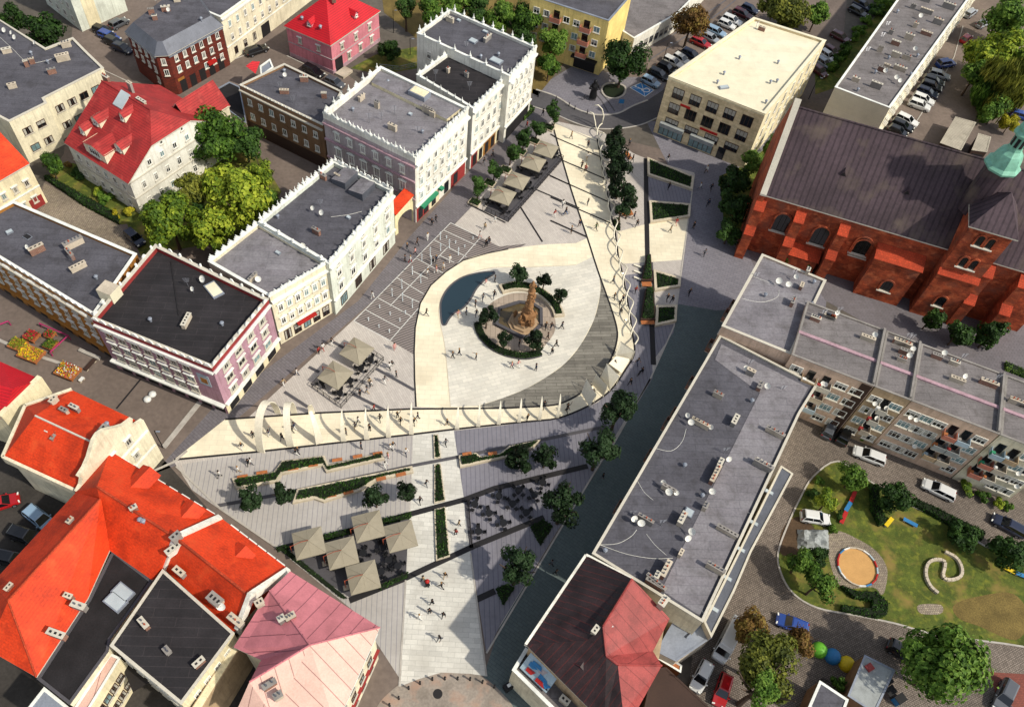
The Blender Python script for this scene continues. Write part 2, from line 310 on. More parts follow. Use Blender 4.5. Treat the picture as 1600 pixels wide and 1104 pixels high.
def strip(name, pts, w, z, k, kind='structure', closed=False, th=None):
    p = [Vector(a[:2]) for a in pts]; n = len(p); L_, R_ = [], []
    for i in range(n):
        a = p[i-1] if (i or closed) else p[i]; c = p[(i+1) % n] if (i < n-1 or closed) else p[i]; d = (c-a).normalized(); q = Vector((-d.y, d.x))*w/2
        L_.append(p[i]+q); R_.append(p[i]-q)
    m = MB()
    rng = range(n if closed else n-1)
    for i in rng:
        j = (i+1) % n
        if th: 
            m.prism([L_[i], R_[i], R_[j], L_[j]], z-th, z, k)
        else: m.poly([(R_[i].x, R_[i].y, z), (R_[j].x, R_[j].y, z), (L_[j].x, L_[j].y, z), (L_[i].x, L_[i].y, z)], k)
    o = m.build(name, fix=bool(th)); 
    if kind: o["kind"] = kind
    return o
def smoothpts(pts, n=6, closed=False):
    P = [Vector(p) for p in pts]; m = len(P); out = []
    for i in range(m if closed else m-1):
        g = lambda j: P[j % m] if closed else P[max(0, min(m-1, j))]
        a, b, c, d = g(i-1), g(i), g(i+1), g(i+2)
        for t in range(n):
            t /= n; out.append(.5*((2*b)+(c-a)*t+(2*a-5*b+4*c-d)*t*t+(3*b-a-3*c+d)*t**3))
    if not closed: out.append(P[-1])
    return out
# ------------------------------------------------------------------ ground, streets, plaza paving
P = lambda *a: [Q(a[i], a[i+1]) for i in range(0, len(a), 2)]
g = MB(); g.poly([(-420, -150, 0), (420, -150, 0), (420, 620, 0), (-420, 620, 0)], 'ground'); tag(g.build('ground', fix=False), kind='structure')
z = .006
sheet('street', P(120, -60, 345, -60, 470, 60, 560, 130, 700, 60, 830, 150, 900, 200, 1300, 300, 1200, 520, 900, 1200, 500, 1200, 200, 740, 0, 700, -60, 520, 40, 330, 100, 240), z, 'street')
sheet('courtyard_ground', P(-40, 640, 240, 700, 420, 900, 420, 1150, -60, 1200), 2*z, 'yard')
# promenade-side pavement along the white facades, and the darker square behind
sheet('pavement', P(845, 160, 880, 200, 738, 322, 640, 420, 370, 655, 280, 725, 240, 740, 330, 640, 560, 470, 640, 370, 740, 260), 2*z, 'sidewalk')
sheet('road', [e6(*p) for p in ((200, 360), (420, 440), (600, 540), (760, 600), (900, 610), (1030, 590), (1150, 530), (1300, 470), (1440, 380), (1700, 200), (1700, 420), (1500, 560), (1390, 640), (1250, 700), (1080, 735), (900, 745), (740, 730), (560, 670), (400, 600), (180, 520))], 3*z, 'asphalt')
sheet('square_paving', [e6(*p) for p in ((230, 360), (440, 230), (570, 150), (720, 190), (860, 190), (1100, 250), (1500, 250), (1440, 380), (1300, 470), (1150, 530), (1030, 590), (900, 610), (760, 600), (600, 540), (420, 440))], 2*z+.003, 'pavegrey')
strip('kerb', smoothpts([e6(*p) for p in ((230, 370), (420, 435), (600, 545), (760, 603), (900, 612), (1030, 592), (1150, 530), (1300, 470))], 5), .35, .1, 'kerb', th=.1)
strip('kerb', smoothpts([e6(*p) for p in ((200, 530), (400, 600), (560, 670), (740, 732), (900, 747), (1080, 737), (1250, 702), (1390, 640))], 5), .25, .08, 'kerb', th=.08)
for o in ((790, 400, 860, 480, 920, 585), (840, 390, 920, 480, 985, 575)):
    strip('paving_line', [e6(o[0], o[1]), e6(o[2], o[3]), e6(o[4], o[5])], .3, 3*z, 'slotgrey')
sheet('lawn_bed', smoothpts([e6(*p) for p in ((870, 370), (900, 330), (1000, 320), (1070, 350), (1060, 410), (990, 445), (910, 430))], 4, True), .12, 'hedge_base', th=.12)
strip('kerb', smoothpts([e6(*p) for p in ((860, 375), (895, 320), (1000, 310), (1085, 350), (1070, 420), (990, 455), (900, 440))], 4, True), .35, .14, 'kerb', closed=True, th=.14)
# right side promenade street, sunny grey, then asphalt with cast shade in its colour
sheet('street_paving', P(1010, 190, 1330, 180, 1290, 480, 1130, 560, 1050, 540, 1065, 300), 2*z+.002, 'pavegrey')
sheet('asphalt_street', P(1120, 485, 1060, 475, 1052, 510, 955, 700, 782, 975, 755, 1056, 780, 1090, 860, 1180, 1000, 960, 1230, 560, 1180, 480), 3*z, 'asphaltshade')  # upper edge drawn along the blocks' cast shadow, shade painted as darker colour
sheet('churchyard_paving', P(1130, 300, 1290, 400, 1640, 430, 1700, 700, 1290, 470, 1270, 440, 1180, 420), 3*z+.002, 'sidewalk')
sheet('cobbled_lane', P(1230, 640, 1290, 600, 1420, 700, 1720, 820, 1750, 1200, 1060, 1200, 1090, 960, 1210, 760), 2*z, 'cobble')
sheet('parking_ground', P(1060, -80, 1330, -80, 1310, 150, 1250, 200, 1130, 120, 1030, 180, 960, 120), 2*z, 'street')
sheet('parking_ground', P(1500, -80, 1700, -80, 1700, 240, 1560, 260, 1400, 210, 1380, 160), 2*z, 'street')
sheet('cobbled_path', [c1(*p) for p in ((200, 830), (330, 900), (540, 1020), (600, 1104), (620, 1180), (400, 1104), (180, 960))], 3*z, 'cobblepale')
sheet('garden_lawn', [c1(*p) for p in ((210, 800), (330, 740), (440, 780), (640, 960), (640, 1010), (540, 1020), (380, 920))], 5*z, 'grass')
sheet('park_lawn', [c2(*p) for p in ((430, 310), (540, 250), (740, 210), (740, 310), (560, 340))], 3*z, 'grass')
sheet('park_lawn', P(590, -60, 900, -60, 880, 100, 840, 150, 650, 60, 600, 20), 3*z, 'grassbrown')
sheet('courtyard_lawn', P(230, 280, 300, 180, 380, 200, 440, 300, 390, 370, 220, 400, 190, 330), 4*z, 'grass')
sheet('parking_lawn', [c4(*p) for p in ((330, 300), (480, 200), (640, 40), (760, -120), (900, -120), (420, 400), (330, 430))], 3*z, 'grass')
sheet('church_lawn', [c3(*p) for p in ((940, 800), (1080, 740), (1180, 640), (1260, 560), (1180, 860), (1050, 1090), (960, 1000))], 4*z, 'grass')
# playground lawn
PL = [c12(*p) for p in ((320, 60), (430, -10), (560, 70), (760, 190), (960, 270), (1110, 380), (1300, 400), (1500, 500), (1500, 900), (1270, 830), (900, 780), (690, 725), (520, 690), (340, 655), (230, 590), (175, 500), (160, 410), (200, 290), (260, 160))]
sheet('playground_lawn', smoothpts(PL, 4, True), 4*z, 'grass')
strip('kerb', smoothpts(PL, 4, True), .22, .14, 'kerb', closed=True, th=.14)
sheet('bare_soil', smoothpts([c12(*p) for p in ((960, 640), (1080, 600), (1230, 590), (1300, 700), (1240, 800), (1080, 740), (980, 700))], 5, True), 5*z, 'grassbrown')
sheet('bare_soil', smoothpts([c12(*p) for p in ((800, 640), (900, 640), (900, 680), (810, 680))], 4, True), 5*z, 'cobblepale')
sheet('bare_soil', smoothpts([c12(*p) for p in ((180, 300), (250, 240), (330, 300), (300, 400), (220, 420), (170, 400))], 4, True), 5*z, 'soil')
sheet('play_path', smoothpts([c12(*p) for p in ((390, 330), (430, 305), (500, 330), (600, 390), (655, 470), (650, 560), (630, 595), (590, 560), (450, 560), (395, 440))], 4, True), 6*z, 'cobblepale')
sheet('brick_paving', [c12(*p) for p in ((1120, 945), (1400, 960), (1400, 1150), (1180, 1150))], 3*z, 'brickpave')
sheet('roundabout', smoothpts([e4(*p) for p in ((20, 1180), (60, 1070), (190, 950), (330, 890), (500, 850), (650, 850), (770, 880), (880, 960), (990, 1080), (1040, 1180))], 4), 4*z, 'concpale')
m = MB(); m.cyl(e4(470, 1010), .55, .55, 0, .035, 'slot', 20); tag(m.build('manhole_cover', origin=e4(470, 1010)), 'round dark iron manhole cover in the cobbled roundabout', 'manhole')

# plaza base
sheet('plaza_paving', P(862, 188, 738, 322, 690, 372, 385, 655, 270, 718, 300, 765, 350, 800, 435, 858, 560, 960, 600, 1010, 626, 1062, 640, 900, 745, 900, 760, 1010, 785, 972, 870, 830, 955, 700, 1016, 592, 1053, 510, 1085, 270, 1010, 248, 990, 240, 940, 205), 4*z, 'paveplaza')
sheet('plaza_paving', P(400, 707, 645, 680, 625, 1060, 560, 960, 435, 858, 300, 765, 285, 725), 5*z, 'pavelines')
sheet('plaza_paving', P(709, 673, 790, 664, 890, 648, 935, 628, 975, 582, 992, 545, 985, 500, 976, 430, 1012, 425, 1020, 590, 955, 700, 870, 830, 782, 975, 760, 1020, 735, 860), 5*z, 'paveshade')  # right-hand plaza zone, its soft shade painted in as darker paving
sheet('plaza_paving', [d2(*p) for p in ((640, 490), (935, 590), (915, 770), (655, 800))], 5*z, 'paveshade')
sheet('plaza_paving', [d3(*p) for p in ((690, 470), (825, 450), (815, 510), (695, 675))], 5*z, 'paveshade')
sheet('plaza_path', [d2(*p) for p in ((445, 860), (660, 800), (915, 768), (870, 1045), (660, 1060), (500, 1070), (455, 1060))], 6*z, 'promenade')
sheet('plaza_path', [Q(645.5, 680), Q(709, 672), Q(725, 780), Q(735, 864), Q(745, 937), Q(753, 1000), Q(760, 1056), Q(735, 1052), Q(690, 1050), Q(655, 1060), Q(624, 1072), Q(634, 906), Q(636.4, 860), Q(641, 800)], 7*z, 'crosswalk')
# fountain court: dark strips with white lines
FG = [e3(*p) for p in ((755, 130), (1104, 300), (1300, 280), (1104, 400), (760, 520), (560, 680), (500, 840), (490, 1075), (320, 975), (60, 835))]
sheet('plaza_paving', FG, 5*z, 'pavestripe')
for a, b, c, d in ((755, 130, 60, 835), (970, 235, 320, 975), (60, 835, 320, 975), (755, 130, 970, 235), (145, 755, 395, 890), (235, 670, 480, 805), (370, 525, 560, 640), (510, 385, 700, 490), (630, 250, 870, 375), (700, 180, 935, 290), (480, 475, 590, 530), (680, 365, 780, 415), (400, 640, 530, 700), (320, 725, 740, 300)):
    strip('paving_line', [e3(a, b), e3(c, d)], .11, 6*z, 'lineswhite')
# ring band, disc, deck, promenade
RO = smoothpts([d1(*p) for p in ((130, 1085), (120, 900), (120, 720), (125, 560), (160, 400), (230, 280), (330, 190), (450, 110), (600, 65), (740, 40), (950, 12), (1189, 0))], 5) + P(917.7, 372, 933, 420, 954, 480, 963, 513, 962, 532, 956, 555, 940, 586, 907, 614, 875, 630, 860, 633, 842, 635, 791, 638, 720, 639)
sheet('plaza_path', RO, 7*z, 'promenade')
RI = smoothpts([d1(*p) for p in ((355, 1085), (320, 700), (290, 540), (280, 420), (330, 300), (440, 220), (620, 165), (860, 160), (1189, 145))], 5) + [Q(928.3, 400), Q(937, 436), Q(937.7, 459), Q(928.3, 499), Q(907, 539), Q(883.6, 567), Q(855.5, 588), Q(820, 608), Q(785, 622), Q(745, 634)]
sheet('plaza_disc', RI, 8*z, 'disc')
strip('paving_line', RI[:41], .12, 9*z, 'wallplanter')
DK = smoothpts(P(928.5, 401, 937, 436, 937.7, 459, 928.3, 499, 907, 539, 883.6, 567, 855.5, 588, 820, 608, 785, 622, 745, 635), 4) + smoothpts(P(791, 637, 842, 634.5, 875, 630, 907, 613, 940, 585, 956, 555, 962.5, 532, 963, 513, 954, 480, 940, 438), 4)
sheet('timber_deck', DK, 9*z, 'deck')
PO = smoothpts(P(860, 655.5, 883.6, 649.6, 921, 633, 954, 609.6, 977.8, 576.6, 991, 552, 988.4, 522.5, 982.5, 482.4, 973, 430.6, 966, 400, 961, 362, 956.6, 343.7, 946, 290, 937.7, 242.4, 933, 218), 4)
PI = smoothpts(P(862.4, 192, 877.7, 247, 895, 305, 917.7, 372, 933, 420, 954.2, 480, 963.6, 513, 963.6, 532, 956.6, 555.4, 940, 586, 907, 614.3, 875, 630.5, 842, 635), 4)
sheet('promenade', P(272, 718, 352, 655, 500, 645, 640, 639, 791, 637.6) + PI[::-1] + PO[::-1] + P(809.5, 660, 710, 670.5, 640, 679, 400, 706), 10*z, 'promenade')
for k, pts in enumerate((PI, PO)):
    strip('drain_slot', pts, .28, 11*z, 'slot')
strip('drain_slot', P(842, 635, 791, 637.6, 640, 639, 500, 645, 352, 655), .3, 11*z, 'slot')
strip('drain_slot', P(860, 655.5, 809.5, 660, 710, 670.5, 640, 679, 400, 706, 272, 718), .3, 11*z, 'slot')
strip('drain_slot', [d1(*p) for p in ((128, 1085), (118, 900), (115, 720), (122, 560), (155, 400), (225, 280), (325, 190), (440, 115), (600, 68), (740, 40))], .22, 11*z, 'slot')
for pts, w in (((0, 212, 45, 240), .35), ((45, 240, 335, 365), .3), ((75, 385, 365, 510), .3), ((0, 490, 392, 665), .3), ((0, 630, 405, 805), .3), ((0, 785, 245, 895), .35)):
    strip('drain_slot', [d2(pts[0], pts[1]), d2(pts[2], pts[3])], w, 12*z, 'slot')
for pts in ((470, 825, 640, 1095), (590, 685, 930, 830), (690, 570, 870, 655), (60, 800, 350, 945)):
    strip('drain_slot', [d6(pts[0], pts[1]), d6(pts[2], pts[3])], .28, 12*z, 'slot')
for f_, pts in ((e2, (80, 730, 280, 860)), (e2, (290, 515, 380, 560)), (e2, (500, 300, 590, 350)), (e2, (670, 750, 940, 885)), (e2, (870, 530, 1200, 715))):
    strip('drain_slot', [f_(pts[0], pts[1]), f_(pts[2], pts[3])], .45, 12*z, 'slotgrey')
# dark bands through the lower plaza
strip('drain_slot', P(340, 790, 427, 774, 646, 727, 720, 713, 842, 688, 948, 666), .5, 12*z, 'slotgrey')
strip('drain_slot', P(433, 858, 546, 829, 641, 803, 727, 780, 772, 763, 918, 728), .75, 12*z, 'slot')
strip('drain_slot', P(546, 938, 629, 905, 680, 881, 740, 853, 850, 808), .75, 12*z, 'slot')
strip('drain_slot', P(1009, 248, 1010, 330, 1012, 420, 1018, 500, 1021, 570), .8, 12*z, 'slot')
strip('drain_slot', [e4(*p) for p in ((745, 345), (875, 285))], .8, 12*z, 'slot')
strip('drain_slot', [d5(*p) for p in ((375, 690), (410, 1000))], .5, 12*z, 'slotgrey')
for pts in ((862, 190, 933, 222), (1053, 510, 1085, 272), (1016, 592, 1053, 510), (955, 700, 1016, 592), (735, 864, 760, 1056), (634, 906, 624, 1072), (760, 1020, 1016, 592)):
    strip('kerb', P(*pts), .22, 13*z, 'kerb')
# terrace floor under the lower parasols and the dark one by the right trees
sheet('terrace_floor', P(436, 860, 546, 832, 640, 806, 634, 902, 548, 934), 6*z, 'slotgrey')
sheet('terrace_floor', [d5(*p) for p in ((385, 690), (910, 560), (890, 790), (415, 985))], 6*z, 'paveshade')
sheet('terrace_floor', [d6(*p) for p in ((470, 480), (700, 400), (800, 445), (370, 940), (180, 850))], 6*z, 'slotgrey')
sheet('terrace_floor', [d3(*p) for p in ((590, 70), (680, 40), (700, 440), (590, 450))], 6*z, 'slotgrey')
# pool
PW = smoothpts([d1(*p) for p in ((628, 188), (645, 205), (590, 240), (530, 300), (490, 370), (440, 430), (380, 465), (345, 505), (322, 542), (300, 532), (290, 450), (295, 380), (340, 300), (420, 235), (520, 202))], 4, True)
sheet('pool_water', PW, 10*z, 'water'); strip('kerb', PW, .28, 12*z, 'slotgrey', closed=True)
# fountain court floor round the monument
MC = d1(820, 500)
FL = smoothpts([e1(*p) for p in ((200, 490), (330, 430), (450, 415), (560, 430), (660, 490), (750, 590), (785, 700), (770, 800), (700, 900), (620, 985), (500, 1020), (340, 985), (200, 900), (80, 780), (60, 660), (120, 560))], 4, True)
sheet('court_floor', FL, 10*z, 'fountfloor')
# ------------------------------------------------------------------ building kit
CAM = Vector((0, 0, CH))
def onwall(g, A, B, out=0.):
    """point of the vertical plane through A-B seen along the ray through ground point g"""
    A = Vector((A[0], A[1], 0)); B = Vector((B[0], B[1], 0)); d = (B-A).normalized(); n = Vector((d.y, -d.x, 0))
    r = Vector((g[0], g[1], g[2]))-CAM; t = (A-CAM).dot(n)/r.dot(n); p = CAM+r*t
    return p+n*out, (p-A).dot(d)
WC = {}; WR = random.Random(17)
def win_meshes(w, h, st):
    key = (round(w, 2), round(h, 2), st)
    if key in WC: return WC[key]
    m = MB(); fk = {'dark': 'framebrown', 'stone': 'sill', 'shop': 'framebrown', 'office': 'framebrown', 'grey': 'steel'}.get(st, 'frame')
    t = .1 if st in ('plain', 'dark', 'shop', 'office', 'grey') else .17
    def bx(x0, x1, y0, y1, z0, z1, k=fk): m.prism([(x0, y0), (x1, y0), (x1, y1), (x0, y1)], z0, z1, k)
    bx(-w/2, -w/2+t, 0, .08, 0, h); bx(w/2-t, w/2, 0, .08, 0, h); bx(-w/2+t, w/2-t, 0, .08, 0, t); bx(-w/2+t, w/2-t, 0, .08, h-t, h)
    if w > .6: 
        nm = 1 if w < 1.6 else (2 if w < 2.3 else 3)
        for i in range(nm): x = -w/2+w*(i+1)/(nm+1); bx(x-.035, x+.035, 0, .06, t, h-t)
        if h > 1.3 and st != 'office': bx(-w/2+t, w/2-t, 0, .055, h*.66, h*.66+.06)
    if st not in ('shop', 'office'): bx(-w/2-.1, w/2+.1, 0, .22, -.1, 0, 'sill')
    if st in ('hood', 'stone'): bx(-w/2-.15, w/2+.15, 0, .3, h+.1, h+.24, 'trim'); bx(-w/2-.02, w/2+.02, 0, .1, h, h+.1, 'trim')
    if st == 'hood': m.mesh([(-w/2-.1, .05, h+.24), (w/2+.1, .05, h+.24), (0, .05, h+.6), (-w/2-.1, .22, h+.24), (w/2+.1, .22, h+.24), (0, .22, h+.6)], [(3, 4, 5), (0, 3, 5, 2), (1, 2, 5, 4)], 'trim')
    fr = m.build('window'); p = MB()
    if st == 'arch':
        pass
    p.poly([(-w/2+t*.9, .03, t*.9), (-w/2+t*.9, .03, h-t*.9), (w/2-t*.9, .03, h-t*.9), (w/2-t*.9, .03, t*.9)], 'glass'); pa = p.build('pane', fix=False)
    res = [pa.data]
    for kind in (0, 1, 2):
        p = MB(); a, b, c_, e_ = -w/2+t*.9, w/2-t*.9, t*.9, h-t*.9; p.poly([(a, .03, c_), (a, .03, e_), (b, .03, e_), (b, .03, c_)], 'glass' if kind < 2 else 'glasslit')
        if kind == 0: p.poly([(a, .04, c_+(e_-c_)*.45), (a, .04, e_), (b, .04, e_), (b, .04, c_+(e_-c_)*.5)], 'curtain')
        if kind == 1: p.poly([(a, .04, c_), (a, .04, e_), (a+(b-a)*.3, .04, e_), (a+(b-a)*.24, .04, c_)], 'curtain'); p.poly([(b-(b-a)*.26, .04, c_), (b-(b-a)*.3, .04, e_), (b, .04, e_), (b, .04, c_)], 'curtain')
        o = p.build('pane', fix=False); res.append(o.data); COL.objects.unlink(o); bpy.data.objects.remove(o)
    for o in (fr, pa): COL.objects.unlink(o)
    WC[key] = (fr.data, res); bpy.data.objects.remove(fr); bpy.data.objects.remove(pa); return WC[key]
def put_window(root, p, ang, w, h, st, name='window'):
    a, b = win_meshes(w, h, st); o = bpy.data.objects.new(name, a); COL.objects.link(o); o.parent = root
    o.location = Vector(p)-wloc(root); o.rotation_euler.z = ang
    q = bpy.data.objects.new('pane', WR.choice(b) if st != 'office' else WR.choice(b[:2])); COL.objects.link(q); q.parent = o; return o
def outward(A, B, cen):
    A = Vector(A[:2]); B = Vector(B[:2]); d = (B-A).normalized(); n = Vector((d.y, -d.x)); c = Vector(cen[:2])
    return -n if (A-c).dot(n) < 0 else n
def windows(root, A, B, cen, z0s, cols, w=1., h=1.6, st='plain', m0=.9, m1=.9, skip=(), name='window'):
    n = outward(A, B, cen); A2, B2 = Vector(A[:2]), Vector(B[:2]); L_ = (B2-A2).length; d = (B2-A2)/L_; ang = math.atan2(-n.x, n.y)
    for r, z0 in enumerate(z0s):
        for c in range(cols):
            if (r, c) in skip: continue
            s = m0+(L_-m0-m1)*(c+.5)/cols; p = A2+d*s
            put_window(root, (p.x, p.y, z0), ang, w, h, st, name)
def cornice(root, A, B, cen, z0, dz=.25, out=.25, k='trim', name='cornice', ins=0.):
    n = outward(A, B, cen); A2, B2 = Vector(A[:2]), Vector(B[:2]); d = (B2-A2).normalized(); A2 = A2+d*ins; B2 = B2-d*ins
    m = MB(); m.prism([A2+n*.001, B2+n*.001, B2+n*out, A2+n*out], z0, z0+dz, k); return m.build(name, root)
def panel(root, A, B, cen, s0, s1, z0, z1, k, name, out=.05, back=.001):
    n = outward(A, B, cen); A2, B2 = Vector(A[:2]), Vector(B[:2]); d = (B2-A2).normalized()
    m = MB(); a, b = A2+d*s0, A2+d*s1; m.prism([a+n*back, b+n*back, b+n*out, a+n*out], z0, z1, k); return m.build(name, root)
def cent(p): return sum((Vector(a[:2]) for a in p), Vector((0, 0)))/len(p)
def chimney(root, p, l=1.6, w=.6, h=1.1, rz=0., k='chimplaster', pots=3, name='chimney'):
    l *= .82; w *= .72; m = MB(); rn = random.Random(int(abs(p[0]*37+p[1]*91))); h *= rn.uniform(.75, 1.15); k = rn.choice([k, k, 'chimbrick', 'chimgrey']) if k == 'chimplaster' else k
    m.box((p[0], p[1], p[2]-.05), (l, w, h), k, rz); m.box((p[0], p[1], p[2]+h-.05), (l+.12, w+.12, .09), rn.choice(['sill', 'chimgrey', 'chimplaster']), rz)
    cz, sz = math.cos(rz), math.sin(rz); st = rn.random() < .5
    for i in range(pots):
        x = (i-(pots-1)/2)*l/max(pots, 1)*.92; c = (p[0]+x*cz, p[1]+x*sz)
        if st: m.cyl(c, .1, .085, p[2]+h+.035, p[2]+h+.34, 'clay' if rn.random() < .4 else 'zincdark', 7)
        else: m.box((c[0], c[1], p[2]+h+.038), (l/max(pots, 1)*.45, w*.42, .02), 'slot', rz)
    return m.build(name, root)
def dish(root, p, r=.45, az=None):
    az = random.uniform(-.6, .6)-1.9 if az is None else az; m = MB(); m.tube([(p[0], p[1], p[2]-.05), (p[0], p[1], p[2]+.8)], .03, 'steel', 5)
    r *= .85; d = Vector((math.cos(az)*.8, math.sin(az)*.8, .6)).normalized(); u = d.orthogonal().normalized(); v = d.cross(u); c = Vector((p[0], p[1], p[2]+.95)); n = 12
    vs = [c-d*.08]+[c+(u*math.cos(6.2832*j/n)+v*math.sin(6.2832*j/n))*r*.6-d*.03 for j in range(n)]+[c+(u*math.cos(6.2832*j/n)+v*math.sin(6.2832*j/n))*r+d*.06 for j in range(n)]
    fs = [(0, 1+j, 1+(j+1) % n) for j in range(n)]+[(1+j, 1+n+j, 1+n+(j+1) % n, 1+(j+1) % n) for j in range(n)]
    m.mesh(vs, fs, 'dish'); m.tube([c-d*.03, c+d*.35], .02, 'steel', 4); return m.build('satellite_dish', root, fix=False)
def antenna(root, p, h=2.2):
    m = MB(); m.tube([(p[0], p[1], p[2]-.05), (p[0], p[1], p[2]+h)], .035, 'steel', 5)
    for i in range(4): z = p[2]+h-.15-i*.22; m.tube([(p[0]-.45+.06*i, p[1], z), (p[0]+.45-.06*i, p[1]+.1, z)], .022, 'steel', 4)
    return m.build('antenna', root)
def vent(root, p, r=.3, h=.6):
    m = MB(); m.cyl(p, r*.6, r*.6, p[2]-.05, p[2]+h, 'zinc', 8); m.cyl(p, r, r*.5, p[2]+h, p[2]+h+.18, 'zinc', 8); return m.build('vent', root)
def skylight(root, p, l=1.4, w=1., rz=0., k='skylight', h=.35):
    m = MB(); m.box((p[0], p[1], p[2]-.05), (l, w, h), 'zinc', rz); m.box((p[0], p[1], p[2]-.05+h), (l*.86, w*.82, .06), k, rz); return m.build('skylight', root)
FM = {}
def finial(root, p, kind, s=1., ang=0., k='trim'):
    key = (kind, k)
    if key not in FM:
        m = MB()
        if kind == 'spike': m.box((0, 0, 0), (.42, .42, .5), k); m.box((0, 0, .5), (.55, .55, .1), k); m.lathe((0, 0, .6), [(.2, 0), (.13, .15), (.18, .3), (.08, .55), (.11, .7), (.02, 1.15)], k, 6)
        elif kind == 'scroll':
            o = [(-.62, 0), (-.66, .3), (-.42, .5), (-.36, .72), (-.12, .86), (-.06, 1.2), (.06, 1.2), (.12, .86), (.36, .72), (.42, .5), (.66, .3), (.62, 0)]
            n = len(o); m.mesh([(x, -.14, z) for x, z in o]+[(x, .14, z) for x, z in o], [tuple(range(n)), tuple(range(2*n-1, n-1, -1))]+[(j, n+j, n+(j+1) % n, (j+1) % n) for j in range(n)], k)
            for x in (-.45, .45): m.cyl((x, 0), .19, .19, .18, .42, k, 8)
        elif kind == 'urn': m.lathe((0, 0, 0), [(.3, 0), (.34, .12), (.14, .22), (.32, .5), (.3, .7), (.12, .82), (.16, .95), (.02, 1.1)], k, 8)
        elif kind == 'fan':
            pts = [(-.7, 0)]+[(-.62*math.cos(a*math.pi/8), .15+.72*math.sin(a*math.pi/8)*(1.06 if a % 2 else .92)) for a in range(9)]+[(.7, 0)]; n = len(pts)
            m.mesh([(x, -.12, z) for x, z in pts]+[(x, .12, z) for x, z in pts], [tuple(range(n)), tuple(range(2*n-1, n-1, -1))]+[(j, n+j, n+(j+1) % n, (j+1) % n) for j in range(n)], k)
        o = m.build('finial'); FM[key] = o.data; COL.objects.unlink(o); bpy.data.objects.remove(o)
    o = bpy.data.objects.new('finial', FM[key]); COL.objects.link(o); o.parent = root; o.location = Vector(p)-wloc(root); o.rotation_euler.z = ang; o.scale = (s,)*3; return o
def crest(root, A, B, z, n, kinds=('scroll', 'spike'), s=1., k='trim', ends=True):
    A2, B2 = Vector(A[:2]), Vector(B[:2]); d = (B2-A2); ang = math.atan2(d.y, d.x)
    for i in range(n):
        p = A2+d*((i+.5)/n); finial(root, (p.x, p.y, z), kinds[i % len(kinds)], .72*s*random.uniform(.8, 1.15), ang+random.uniform(-.1, .1), k)
def inside(v, p):
    c = False; j = len(p)-1
    for i in range(len(p)):
        if (p[i][1] > v[1]) != (p[j][1] > v[1]) and v[0] < (p[j][0]-p[i][0])*(v[1]-p[i][1])/(p[j][1]-p[i][1])+p[i][0]: c = not c
        j = i
    return c
def flat(name, label, cat, pts, H, wk, rk, ph=.7, pw=.35, ck='trim', cw=None, base=0., pk=None):
    """flat-roofed block: pts are the roof-edge corners"""
    p = [Vector(a[:2]) for a in pts]; c = cent(p); root = thing(name, label, cat, (c.x, c.y, 0))
    m = MB(); q = ccw(p); n = len(q)
    m.prism(q, base, H-ph, wk); m.build('wall', root)
    qi = inset(p, pw); m = MB()
    m.poly([(a.x, a.y, H-ph+.02) for a in qi], rk); ro = m.build('roof', root, fix=False)
    bm = bmesh.new(); bm.from_mesh(ro.data); bmesh.ops.triangulate(bm, faces=list(bm.faces)); bm.to_mesh(ro.data); bm.free()
    if ph > .02:
        m = MB(); mc = MB(); qo = inset(p, -.06); qi2 = inset(p, pw+.05)
        for i in range(n):
            j = (i+1) % n
            m.prism([q[i], q[j], qi[j], qi[i]], H-ph, H-.08, pk or wk, bottom=False)
            mc.prism([qo[i], qo[j], qi2[j], qi2[i]], H-.08, H+.02, ck)
        m.build('parapet', root); mc.build('coping', root)
    return root, p, c
def roofmesh(root, V, Fs, k, th=.22, name='roof'):
    m = MB(); V = [Vector(v) for v in V]; n = len(V); ks = k if isinstance(k, (list, tuple)) else [k]*len(Fs)
    cnt = {}; orient = []
    for f in Fs:
        nn = Vector((0, 0, 0)); c0 = V[f[0]]
        for a, b in zip(f[1:-1], f[2:]): nn += (V[a]-c0).cross(V[b]-c0)
        orient.append(f if nn.z > 0 else tuple(reversed(f)))
    m.v = V+[v-Vector((0, 0, th)) for v in V]
    for f, kk in zip(orient, ks):
        m.f.append(tuple(f)); m.k.append(kk); m.f.append(tuple(n+j for j in reversed(f))); m.k.append(kk)
        for a, b in zip(f, f[1:]+f[:1]): cnt.setdefault((min(a, b), max(a, b)), []).append((a, b, kk))
    for e in cnt.values():
        if len(e) == 1: a, b, kk = e[0]; m.f.append((b, a, n+a, n+b)); m.k.append('sill')
    o = m.build(name, root, fix=False)
    return o
def ridgecap(root, A, B, k, r=.14, name='ridge_cap'):
    m = MB(); m.tube([Vector(A)+Vector((0, 0, .03)), Vector(B)+Vector((0, 0, .03))], r, k, 6); return m.build(name, root)
